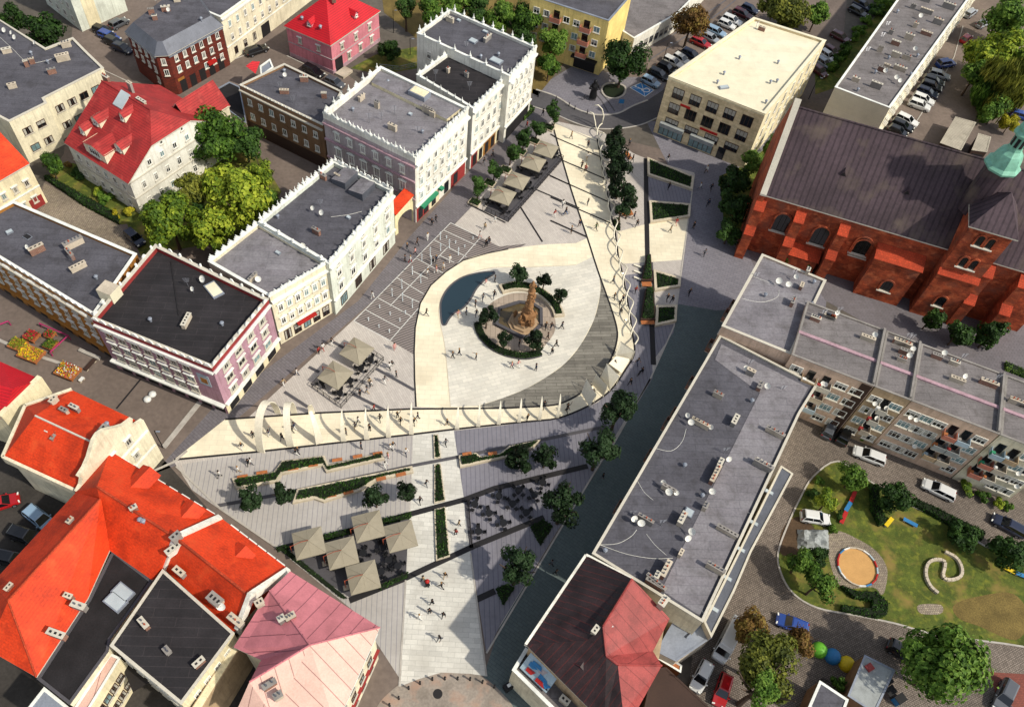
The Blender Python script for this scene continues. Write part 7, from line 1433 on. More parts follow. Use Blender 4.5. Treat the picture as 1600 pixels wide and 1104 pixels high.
for q, lab in (((157, 255, 190, 252, 208, 408, 163, 412), 'topmost'), ((163, 452, 206, 446, 237, 690, 163, 710), 'middle'), ((163, 750, 236, 732, 268, 1060, 175, 1090), 'lowest and longest')):
    planter(D5(*q), .3, f'narrow planting strip set into the light cross path, {lab} of three', w=.16, hl=f'low dark planting in the {lab} strip of the cross path', hz=.15)
for f_, q, lab in ((d2, (640, 375, 950, 503, 938, 588, 642, 490), 'wedge planter nearest the office building'), (d2, (652, 662, 928, 684, 922, 768, 660, 808), 'second wedge planter down from the offices, before the light path'), (d3, (680, 100, 862, 155, 858, 212, 688, 240), 'third wedge planter, just right of the upper wooden terrace'), (d3, (698, 338, 838, 335, 832, 442, 690, 472), 'fourth wedge planter at the edge of the building shadow')):
    planter([f_(q[i], q[i+1]) for i in range(0, 8, 2)], .5, 'pale rimmed '+lab, w=.42, hl='dark grass bed inside the '+lab.split(',')[0], hz=.02)
hedge(D5(800, 862, 885, 815, 948, 858, 868, 985), 0, .35, 'dark triangular bed beside the shaded street'); hedge([e4(880, 270), e4(960, 235), e4(1010, 265), e4(935, 385)], 0, .35, 'small dark triangular bed at the lower end of the shaded street')
hedge([e5(55, 445), e5(110, 440), e5(620, 855), e5(570, 850)], 0, .5, 'narrow green hedge strip along the lower terrace beside the orange roofs', leaf=.1, dens=14)
hedge([e5(15, 425), e5(110, 405), e5(115, 430), e5(30, 450)], 0, .6, 'short dark hedge at the left corner of the lower parasol terrace')
for x0, y0, x1, y1, lab in ((300, 105, 640, 25, 'beside the first gap'), (425, 320, 650, 262, 'between the first and third lower parasols'), (915, 185, 1165, 130, 'behind the fourth lower parasol'), (900, 745, 1140, 640, 'right of the lowest parasol')):
    if lab.startswith('beside'): continue
    hedge([e5(x0, y0), e5(x1, y1), e5(x1+4, y1+32), e5(x0+6, y0+34)], 0, .7, f'dark clipped hedge box {lab}')
# plaza trees
for i, (cx, cy, rr, lab) in enumerate(((225, 755, 78, 'leftmost small tree below the zigzag planter'), (425, 715, 76, 'second small tree below the zigzag planter'), (1048, 745, 78, 'small tree above the third lower parasol'), (1245, 700, 65, 'small tree beside the light cross path'))):
    T(340+cx/4.247, 600+cy/4.247, rr/3.55, 3.1, 'small', 'leaf_plaza', lab, 'small plaza trees', rz_=1.); q = d4(cx, cy+95); 
for cx, cy, rr, lab in ((740, 400, 92, 'left one of two shaded small trees right of the cross path'), (905, 395, 80, 'right one of two shaded small trees right of the cross path')): T(640+cx/4.247, 620+cy/4.247, rr/3.55, 3.1, 'small', 'leaf_plaza', lab, 'small plaza trees')
for cx, cy, rr, zc, lab in ((968, 636, 32, 6, 'large dark street tree nearest the tilted panels'), (937, 700, 35, 6, 'large dark street tree, second down the shaded street'), (880, 786, 35, 6, 'large dark street tree beside the shaded cafe tables'), (809, 884, 34, 6, 'large dark street tree lowest on the shaded street'), (850, 750, 0, 0, '')):
    if rr: T(cx, cy, rr*1.02, zc, 'mid', 'leaf_plaza', lab, 'large dark trees along the shaded street')
for i, (x, y) in enumerate(((745, 75), (600, 192), (495, 278), (395, 382), (265, 512), (140, 645))):
    T(720+x/5.018, 160+y/5.018, 15.5, 3.2, 'small', 'leaf_dark', f'small tree in the row between cafe parasols and white houses, {ordn[i]} from the top', 'row of small trees before the white houses', pot=0.)
for i, (x, y) in enumerate(((690, 205), (575, 310), (470, 395), (350, 535), (225, 640), (110, 790))):
    q = d6(x, y); a_ = ang(d6(40, 810), d6(140, 855)); c_, s_ = math.cos(a_), math.sin(a_); pts = [Vector((q.x+u*c_-v*s_, q.y+u*s_+v*c_)) for u, v in ((-1, -.8), (1, -.8), (1, .8), (-1, .8))]
    planter(pts, .35, f'square pale planter box at the tree row before the white houses, {ordn[i]} from the top', w=.15, hl=f'low green planting in the {ordn[i]} square box from the top', hz=.2, group='square planter boxes')
for i, (x, y, rr) in enumerate(((964, 212, 15), (962, 238, 17), (965, 262, 17), (969, 287, 17), (980, 305, 14), (972, 327, 11), (984, 318, 10))):
    T(x, y, rr*1.25, 3.6, 'small', 'leaf_plaza', f'dark dense tree beside the spiral sculpture, {ordn[i]} of the row from the top', 'dense trees beside the spiral', rz_=.9)
hedge([d2(415, 790), d2(455, 770), d2(462, 850), d2(440, 850)], 0, .5, 'small green bed at the foot of the spiral sculpture')
m = MB(); a, b = d2(470, 745), d2(540, 735); 
def bench(a, b, label, w=.6, k='wood', h=.45, group=None, name='bench', leg='chimplaster'):
    r = thing(name, label, 'bench', ((a.x+b.x)/2, (a.y+b.y)/2, 0), 0, group); m = MB(); m.wall(a, b, w, h-.08, h, k); m.build('seat', r); d_ = (b-a)
    for t in (.12, .88): q = a+d_*t; m = MB(); m.box((q.x, q.y, 0), (w*.6, w*.6, h-.082), leg, ang(a, b)); m.build('leg', r)
    return r
bench(d2(472, 748), d2(540, 738), 'wooden bench at the foot of the dense tree row by the spiral', 1.3)
bench(d2(497, 335), d2(530, 385), 'wooden bench on the right side of the dense tree row', .7)
# wooden terraces by the dark channel
for i, (x0, y0, x1, y1, yw) in enumerate(((606, 55, 672, 180, 190), (600, 235, 690, 440, 440))):
    q = [d3(x0+25, y0-40 if i == 0 else y0), d3(x1-12, y0-48 if i == 0 else y0-10), d3(x1, y1), d3(x0-8, y1)]; lab = ('upper', 'lower')[i]
    planter(q, .8, f'{lab} dark planted terrace box beside the dark channel', w=.25, k='darkwood', hl=f'bushy dark plants in the {lab} terrace box', hz=.45)
    bench(d3(x0-3, yw+8), d3(x1-5, yw+8), f'pale wooden seat end of the {lab} terrace box', .9, h=.5)
for i, y in enumerate((78, 118, 160)): bench(d3(552, y-14), d3(600, y+4), f'white lounger bench left of the upper terrace box, {ordn[i]} from the top', .3, 'ribwhite', .35, 'white lounger benches', 'lounger')
# ------------------------------------------------------------------ parasols
pz = make_parasol(); first = [True]
def parasol(px, py, rz, label, s=.93):
    q = Q(px, py, 2.9*s)
    if first[0]: first[0] = False; pz.location = (q.x, q.y, 0.03); pz.rotation_euler.z = rz; pz.scale = (s,)*3; tag(pz, label, None, 'square cafe parasols')
    else: dup(pz, (q.x, q.y, .03), rz, label, 'square cafe parasols', s)
az = ang(e5(155, 295, 2.2), e5(395, 235, 2.2))
for x, y, lab in ((285, 355, 'leftmost of the five beige parasols on the lower terrace'), (570, 440, 'second beige parasol on the lower terrace, between leftmost and lowest'), (800, 210, 'topmost beige parasol on the lower terrace'), (1080, 295, 'rightmost greyish parasol on the lower terrace beside the cross path'), (755, 650, 'lowest greyish parasol on the lower terrace')): parasol(430+x/5.52, 780+y/5.52, az, lab)
az = ang(e2(685, 255, 2.2), e2(848, 345, 2.2))
parasol(430+700/5.52, 480+352/5.52, az, 'upper one of two beige parasols on the railed terrace by the purple house'); parasol(430+515/5.52, 480+560/5.52, az, 'lower one of two beige parasols on the railed terrace by the purple house')
az = ang(d6(560, 400, 2.2), d6(660, 435, 2.2))
for i, (x, y) in enumerate(((672, 345), (572, 450), (443, 590), (332, 708))): parasol(720+x/5.018, 160+y/5.018, az, f'beige parasol on the terrace before the white houses, {ordn[i]} from the top', .92)
for i, (x, y) in enumerate(((430, 725), (525, 785), (590, 672), (680, 722), (720, 635), (825, 665), (770, 780), (620, 850), (455, 905), (880, 582))): cafe_set(640+x/4.247, 620+y/4.247, f'on the open terrace, {ordn[i]}')
for i, (x, y) in enumerate(((410, 665), (740, 550), (650, 655), (560, 760), (825, 475))): cafe_set(430+x/5.52, 480+y/5.52, f'by the purple house, {ordn[i]}')
for i, (x, y) in enumerate(((215, 790), (345, 860), (445, 745), (525, 675), (590, 580), (640, 515), (740, 425), (285, 800), (480, 530))): cafe_set(720+x/5.018, 160+y/5.018, f'by the white houses, {ordn[i]}', 4, .03)
for i, (x, y) in enumerate(((760, 480), (915, 640), (1060, 590), (980, 540), (930, 430), (520, 560))): cafe_set(430+x/5.52, 780+y/5.52, f'under the lower parasols, {ordn[i]}', 4, .05)
railing([e2(320, 690), e2(570, 870), e2(935, 460), e2(822, 385)], 'dark metal railing round the terrace with two parasols'); railing([e2(320, 690), e2(385, 620)], 'short dark railing at the left corner of the terrace with two parasols')
railing([d6(170, 845), d6(372, 938), d6(800, 452), d6(722, 405)], 'dark railing round the long cafe terrace before the white houses', step=.8)
railing([d5(390, 690), d5(412, 990)], 'low dark railing along the left side of the shaded open terrace', .7); railing([e5(905, 745), e5(1135, 650)], 'low dark railing at the right end of the lower parasol terrace', .7)
# ------------------------------------------------------------------ fountain jets
M('jet', 'd4dde0', rough=.3)
for i, (x, y, h) in enumerate(((335, 655, 1.9), (405, 600, 2.3), (410, 690, 2.), (480, 500, 2.), (540, 560, 2.1), (480, 740, 2.1), (548, 400, 1.6), (608, 370, 2.2), (615, 430, 2.2), (680, 250, 1.8), (682, 330, 1.8), (745, 310, 2.1), (810, 360, 1.8), (245, 740, .7), (320, 790, .7), (165, 830, .7), (240, 880, .7), (315, 915, .7), (725, 240, .6), (790, 275, .6), (855, 305, .6), (915, 245, .6), (430, 780, .7), (390, 835, .7))):
    q = e3(x, y); m = MB(); m.lathe((q.x, q.y, .03), [(.09, 0), (.05, h*.4), (.035, h*.8), (.07, h*.93), (.02, h)], 'jet', 6)
    for k in range(5): a = k*1.256; m.tube([(q.x, q.y, h*.95), (q.x+.12*math.cos(a), q.y+.12*math.sin(a), h*.85), (q.x+.2*math.cos(a), q.y+.2*math.sin(a), h*.6)], [.02, .018, .008], 'jet', 4)
    tag(m.build('water_jet', origin=(q.x, q.y, 0)), f'{"tall" if h > 1 else "short"} water jet in the striped fountain court', 'water jet', 'tall water jets' if h > 1 else 'short water jets')
# ------------------------------------------------------------------ people
LAND += [(421, 680, 'the widest arch'), (455, 675, 'the second arch'), (492, 675, 'the open arch'), (573, 660, 'the second fin'), (642, 660, 'the fourth fin'), (714, 655, 'the fifth fin'), (810, 645, 'the eighth fin'), (560, 545, 'the upper railed parasol'), (523, 585, 'the lower railed parasol'), (823, 500, 'the monument'), (730, 460, 'the pool'), (650, 430, 'the striped fountain court'), (760, 370, 'the top of the fountain court'), (630, 350, 'the archway'), (790, 310, 'the top cafe terrace'), (905, 230, 'the upper promenade'), (920, 310, 'the mid promenade'), (948, 400, 'the narrow promenade bend'), (970, 480, 'the lower spiral'), (1045, 270, 'the wedge planter by the offices'), (1040, 330, 'the second wedge planter'), (1042, 440, 'the third wedge planter'), (1120, 290, 'the church lawn'), (990, 570, 'the topmost tilted panel'), (937, 610, 'the tilted panels'), (690, 640, 'the ring path'), (480, 740, 'the zigzag planter'), (560, 770, 'the second zigzag planter'), (375, 780, 'the leftmost plaza tree'), (685, 700, 'the topmost planting strip'), (690, 760, 'the middle planting strip'), (700, 830, 'the longest planting strip'), (690, 930, 'the cross path middle'), (690, 990, 'the cross path foot'), (500, 560, 'the purple house corner'), (560, 430, 'the cream house front'), (880, 880, 'the lowest street tree'), (745, 560, 'the curved hedge'), (925, 150, 'the dark statue'), (860, 520, 'the right curved planter')]
def crowd(ox, oy, s, L_):
    for e in L_: person(ox+e[0]/s, oy+e[1]/s, *e[2:])
B_, Wt, Rd, Gy, Nv, Pk, Be, Bl, Br, Gn = 'black', 'white', 'red', 'grey', 'navy', 'pink', 'beige', 'blue', 'brown', 'green'
crowd(620, 380, 4.246, [(195, 485, B_, Gy, 'stride'), (650, 260, B_, B_, 'stand'), (590, 285, Pk, Wt), (570, 380, Gy, Nv), (645, 365, B_, Nv, 'stride'), (520, 425, B_, B_, 'stand'), (460, 475, Nv, B_, 'stand'), (405, 490, Pk, Be), (527, 485, Nv, Nv), (372, 765, B_, B_), (415, 745, B_, Nv), (525, 775, B_, Gy, 'point'), (762, 830, Pk, B_), (805, 820, Pk, Wt, 'stride'), (920, 845, Nv, Gy, 'stand'), (985, 570, B_, B_), (1022, 572, B_, Nv), (1090, 572, Gy, B_, 'stride'), (1000, 640, B_, Br), (1055, 690, B_, B_, 'stride'), (1025, 740, B_, Gy), (810, 685, B_, B_, 'stand')])
crowd(860, 160, 4.246, [(135, 245, Be, Gy), (245, 305, B_, Nv, 'point'), (205, 440, B_, B_), (228, 465, Rd, Br), (240, 385, Wt, Be), (245, 685, B_, Gy, 'stand'), (300, 850, Gn, B_, 'stride'), (25, 760, Rd, Wt), (80, 700, Wt, Gy), (190, 825, Nv, Br), (135, 870, B_, Br, 'point'), (775, 395, B_, Wt), (1030, 470, Wt, Br), (990, 580, Wt, Gy, 'stride'), (1060, 585, B_, B_, 'stride'), (1040, 690, Nv, B_), (945, 840, B_, B_, 'stand'), (790, 865, Be, B_), (830, 815, Rd, Pk, 'stride'), (1015, 1020, Gy, B_), (780, 580, B_, B_), (540, 400, B_, Gy), (515, 395, B_, B_), (570, 825, B_, B_, 'stride'), (550, 775, Nv, B_), (520, 290, Gy, B_, 'stand')])
crowd(860, 400, 4.246, [(410, 185, Gy, B_), (420, 290, B_, B_), (455, 335, B_, B_, 'stride'), (475, 305, Nv, B_), (460, 390, B_, Gy, 'stride'), (770, 300, B_, B_, 'stride'), (800, 312, B_, Nv), (915, 262, B_, B_), (560, 245, Rd, B_), (570, 720, B_, Nv, 'stride'), (525, 855, B_, B_), (105, 1040, B_, B_, 'stride'), (275, 930, B_, B_, 'stand'), (420, 735, B_, Gy, 'stand')])
crowd(340, 600, 4.247, [(165, 430, B_, Wt), (240, 355, B_, B_, 'stand'), (345, 345, Nv, Wt, 'point'), (432, 375, B_, Gy), (500, 320, B_, B_), (515, 300, Nv, Wt), (855, 335, B_, Nv, 'stand'), (915, 300, Gy, Be), (935, 265, Wt, B_), (1010, 310, B_, B_, 'stand'), (1080, 245, B_, B_, 'stride'), (1195, 225, B_, B_, 'point'), (1215, 262, B_, B_), (1305, 265, B_, B_, 'stride'), (1330, 230, Nv, B_), (210, 540, B_, B_), (225, 535, Wt, Gy), (145, 585, Wt, Be), (18, 620, Wt, B_), (525, 470, B_, Wt, 'stride'), (540, 462, B_, B_), (955, 430, Nv, B_, 'stand'), (1150, 440, Wt, B_), (1165, 425, B_, Wt), (1250, 470, Wt, Nv), (1110, 555, Wt, Wt, 'stride'), (1130, 500, Pk, Wt)])
crowd(640, 620, 4.247, [(240, 325, Gy, B_), (250, 190, B_, Be), (780, 155, B_, B_, 'stand'), (890, 75, B_, B_, 'stride'), (1045, 85, B_, B_, 'point'), (110, 590, B_, Gy), (70, 705, B_, B_, 'stride'), (325, 855, Be, B_), (305, 915, Rd, B_, 'stand'), (1275, 545, B_, Gy)])
crowd(430, 480, 5.52, [(1030, 370, Pk, Pk, 'stand'), (990, 540, Wt, B_), (1010, 525, B_, Wt), (1045, 605, B_, B_, 'stand'), (945, 655, Gy, Wt, 'stride'), (830, 690, Wt, B_), (815, 670, Be, B_), (795, 745, Gy, Be), (735, 768, B_, B_, 'stand'), (855, 890, Rd, B_), (190, 590, Wt, Nv), (75, 670, Be, Wt, 'stride'), (380, 402, Rd, B_, 'stand'), (418, 375, Wt, Rd), (490, 330, B_, Wt)])
crowd(540, 320, 4.6, [(620, 150, B_, B_, 'point'), (650, 125, B_, B_), (590, 258, Wt, Wt, 'stand'), (515, 292, Br, B_), (445, 332, B_, Gy), (428, 412, B_, B_, 'stand'), (502, 362, Pk, B_), (465, 418, Wt, Rd), (195, 675, Wt, Wt), (628, 425, B_, B_, 'stand'), (652, 412, Nv, B_), (748, 415, Wt, Wt), (702, 468, Wt, Be), (650, 492, Pk, Wt), (588, 512, Wt, Gy), (1000, 180, Be, B_), (1070, 132, Wt, Wt, 'stride'), (1008, 305, B_, B_), (1028, 285, B_, Nv), (965, 240, Wt, Pk)])
crowd(720, 160, 5.018, [(640, 112, B_, Nv), (515, 205, Rd, B_), (250, 432, B_, B_), (180, 492, B_, Gy)])
crowd(580, 860, 4.523, [(365, 215, Be, B_), (522, 190, B_, Be), (498, 262, B_, B_, 'stride'), (430, 380, B_, B_), (412, 442, B_, B_, 'stand'), (510, 468, B_, B_), (345, 485, Wt, Wt, 'stride'), (485, 632, B_, Gy, 'stride')])
crowd(800, 724, 2.905, [(178, 462, Gy, B_), (195, 505, B_, B_)])
# cyclist, bicycles, pram
def make_bike(px, py, rz, label, rider=None):
    q = Q(px, py, 0); r = thing('bicycle', label, 'bicycle', (q.x, q.y, .09), rz); cx, cy = q.x, q.y
    for x in (-.5, .5):
        m = MB(); pts = [(cx+x+.33*math.cos(k*.4488), cy, .43+.33*math.sin(k*.4488)) for k in range(15)]; m.tube(pts, .025, 'tyre', 5); w = m.build('wheel', r); m = MB()
        for k in range(4): a = k*.785; m.tube([(cx+x-.3*math.cos(a), cy, .43-.3*math.sin(a)), (cx+x+.3*math.cos(a), cy, .43+.3*math.sin(a))], .006, 'rim', 3)
        m.build('spokes', w)
    m = MB()
    for a, b in (((-.5, .43), (-.1, .4)), ((-.1, .4), (.3, .85)), ((-.5, .43), (-.2, .85)), ((-.2, .85), (.3, .85)), ((-.1, .4), (-.22, .95)), ((.5, .43), (.28, 1.05))): m.tube([(cx+a[0], cy, a[1]), (cx+b[0], cy, b[1])], .02, 'darkmetal', 5)
    m.build('frame', r); m = MB(); m.box((cx-.23, cy, .95), (.26, .14, .06), 'darkmetal'); m.build('saddle', r); m = MB(); m.tube([(cx+.22, cy-.25, 1.05), (cx+.3, cy, 1.08), (cx+.22, cy+.25, 1.05)], .018, 'darkmetal', 5); m.build('handlebar', r); return r
make_bike(883.5, 336.5, .5, 'bicycle ridden across the pavement right of the top cafe terrace'); person(883, 336, 'black', 'blue', 'stride', -1.07)
make_bike(999, 584, .9, 'dark bicycle beside the shaded edge below the topmost tilted panel'); person(1001, 585, 'black', 'black', 'stride', -.7)
make_bike(914, 156.5, .2, 'bicycle parked at the foot of the dark statue on the square')
make_bike(736, 323, .3, 'bicycle leaning by the railing of the top cafe terrace')
q = e4(395, 240); pr = thing('pram', 'dark pram with a red and white hood on the cross path', 'pram', (q.x, q.y, 0)); m = MB(); m.box((q.x, q.y, .45), (.5, .8, .3), 'darkmetal', .4); m.build('carriage', pr); m = MB(); m.lathe((q.x, q.y+.15, .74), [(.3, 0), (.28, .15), (.18, .28), (.03, .33)], 'redpaint', 10); m.build('hood', pr)
for x in (-.22, .22):
    for y in (-.3, .3): m = MB(); m.lathe((q.x+x, q.y+y, .065), [(.05, 0), (.09, .05), (.09, .1), (.04, .16)], 'tyre', 6); m.build('wheel', pr)
m = MB(); m.tube([(q.x-.2, q.y-.35, .2), (q.x-.2, q.y+.3, .5), (q.x-.1, q.y-.65, 1.0), (q.x+.1, q.y-.65, 1.), (q.x+.2, q.y+.3, .5)], .02, 'rail', 4); m.build('handle', pr)
random.seed(5)
# ------------------------------------------------------------------ cars
def cr(f_, x0, y0, x1, y1, col, typ, lab): 
    a, b = f_(x0, y0, .7), f_(x1, y1, .7); L_ = {'hatch': 4.0, 'wagon': 4.6, 'suv': 4.5, 'van': 5.6}[typ]; m_ = (a+b)/2; d_ = (b-a); d_.z = 0; d_.normalize(); car(m_-d_*L_/2, m_+d_*L_/2, col, typ, lab)
for e in ((c8, 655, 1050, 500, 990, 'white', 'wagon', 'white estate car on the cobbles below the tenements, beside the top shrub'),
 (c12, 970, 155, 815, 80, 'white', 'wagon', 'white estate car near the climbing plants, lower right of the first white estate'),
 (c12, 1265, 310, 1155, 250, 'darkblue', 'wagon', 'dark blue car at the right edge of the cobbled lane'),
 (c8, 382, 930, 412, 860, 'grey', 'hatch', 'grey hatchback parked nose-in under the drain recess of the tenements'),
 (c8, 445, 965, 488, 870, 'black', 'suv', 'black off-roader parked beside the grey hatchback'),
 (c12, 275, 745, 180, 708, 'blue', 'hatch', 'blue hatchback under the brownish tree on the cobbled lane'),
 (c12, 275, 235, 390, 252, 'white', 'hatch', 'white hatchback on the playground edge beside the tarpaulins'),
 (c11, 1025, 710, 930, 900, 'white', 'van', 'long white van beside the grey annex'),
 (c11, 890, 905, 832, 1022, 'white', 'hatch', 'small white car below the white van'),
 (c11, 978, 958, 935, 1095, 'red', 'hatch', 'bright red car at the bottom edge'),
 (c12, 1215, 1000, 1165, 1110, 'grey', 'suv', 'dark grey car on the red brick paving, bottom right'),
 (c12, 690, 830, 770, 880, 'black', 'hatch', 'black car half hidden under the big bottom right tree'),
 (c9, 150, 225, 215, 275, 'paleblue', 'suv', 'pale blue-roofed dark van in the lower left yard'),
 (c9, 70, 310, 170, 345, 'black', 'suv', 'black car with pale rear window, middle of the lower left yard'),
 (c9, 10, 420, 100, 440, 'black', 'hatch', 'black car lowest in the lower left yard'),
 (c9, -30, 190, 45, 165, 'red', 'hatch', 'dark red car cut by the left edge of the lower left yard'),
 (c5, 0, 830, 70, 760, 'silver', 'wagon', 'silver car between the crimson roof and the orange roof'),
 (c5, 15, 900, 65, 870, 'silver', 'hatch', 'white-topped small car below the silver one, left edge'),
 (c1, 430, 125, 500, 150, 'black', 'hatch', 'black car leftmost in the row beside the red brick house'),
 (c1, 462, 150, 530, 178, 'blue', 'wagon', 'blue car second in the row beside the red brick house'),
 (c1, 490, 178, 555, 205, 'black', 'wagon', 'black car third in the row beside the red brick house'),
 (c1, 520, 205, 590, 232, 'darkblue', 'hatch', 'dark blue car lowest in the row beside the red brick house'),
 (c1, 512, 118, 565, 90, 'grey', 'hatch', 'grey car above the row beside the red brick house'),
 (c1, 1125, 240, 1205, 212, 'black', 'wagon', 'black car parked before the cream row'),
 (c2, 222, 300, 300, 340, 'black', 'wagon', 'black car parked below the pink house'),
 (c2, 330, 360, 385, 385, 'grey', 'hatch', 'dark car half under the yard shrubs behind the corner house'),
 (c1, 580, 1050, 640, 1104, 'darkblue', 'hatch', 'dark blue car under the bright trees near the ochre house'),
 (c3, 595, 352, 665, 385, 'paleblue', 'hatch', 'pale blue car beside the blue parking bay'),
 (c3, 632, 318, 705, 352, 'black', 'wagon', 'black car second from the blue parking bay'),
 (c3, 668, 290, 735, 322, 'black', 'hatch', 'black car third from the blue parking bay'),
 (c3, 695, 262, 770, 298, 'white', 'wagon', 'white estate fourth from the blue parking bay'),
 (c3, 740, 250, 800, 285, 'white', 'hatch', 'white hatchback fifth from the blue parking bay'),
 (c3, 780, 230, 850, 262, 'darkblue', 'wagon', 'dark blue car just left of the office roof corner'),
 (c3, 820, 175, 895, 208, 'red', 'wagon', 'red car near the rust-brown tree'),
 (c3, 870, 155, 935, 188, 'silver', 'hatch', 'silver car beside the red one near the rust-brown tree'),
 (c3, 890, 125, 965, 158, 'paleblue', 'wagon', 'pale blue estate above the silver car by the office block'),
 (c3, 940, 95, 1010, 125, 'white', 'hatch', 'white car in the office car park row, below another white one'),
 (c3, 965, 75, 1035, 105, 'white', 'wagon', 'white estate in the office car park row, under the dark red car'),
 (c3, 1010, 45, 1085, 78, 'darkred', 'wagon', 'dark red estate at the head of the office car park row'),
 (c3, 1045, 25, 1115, 55, 'darkblue', 'hatch', 'dark car topmost in the office car park row'),
 (c4, 412, 150, 480, 185, 'darkred', 'wagon', 'dark red car alone between the office roof and the long block'),
 (c4, 380, 215, 432, 250, 'darkred', 'hatch', 'dark red car heading the short row by the hedge'),
 (c4, 362, 235, 412, 268, 'white', 'hatch', 'white car second in the short row by the hedge'),
 (c4, 345, 268, 395, 302, 'silver', 'hatch', 'silver car third in the short row by the hedge'),
 (c4, 328, 305, 372, 338, 'darkred', 'hatch', 'maroon car last in the short row by the hedge'),
 (c4, 492, 35, 560, 70, 'black', 'wagon', 'black car by the hedges at the top'),
 (c4, 515, 5, 580, 40, 'darkblue', 'wagon', 'dark blue car by the hedges at the very top'),
 (c4, 1008, 78, 1065, 35, 'silver', 'wagon', 'silver car at the top of the car park right of the long block'),
 (c4, 1070, 118, 1115, 95, 'silver', 'hatch', 'silver hatchback under the tree right of the long block'),
 (c4, 990, 195, 1045, 150, 'red', 'hatch', 'dark red hatchback near the bright yellow-green tree'),
 (c4, 878, 295, 970, 280, 'blue', 'suv', 'dark blue people carrier left of the willow'),
 (c4, 850, 325, 940, 350, 'silver', 'wagon', 'silver car below the blue people carrier'),
 (c4, 828, 352, 910, 378, 'black', 'wagon', 'black car third in the willow row'),
 (c4, 815, 378, 900, 405, 'black', 'suv', 'black off-roader fourth in the willow row'),
 (c4, 800, 402, 880, 432, 'darkblue', 'wagon', 'dark blue estate fifth in the willow row'),
 (c4, 780, 432, 865, 465, 'white', 'wagon', 'white estate sixth in the willow row'),
 (c4, 762, 462, 845, 492, 'white', 'suv', 'white off-roader last in the willow row'),
 (c4, 712, 525, 785, 560, 'white', 'wagon', 'white car at the church end of the far car park'),
 (c4, 690, 552, 765, 585, 'black', 'wagon', 'black car next to the white one, church end'),
 (c4, 668, 578, 745, 610, 'black', 'hatch', 'black hatchback closest to the church roof'),
 (c4, 1235, 515, 1290, 530, 'blue', 'hatch', 'blue car behind the willow at the right edge')):
    cr(*e)
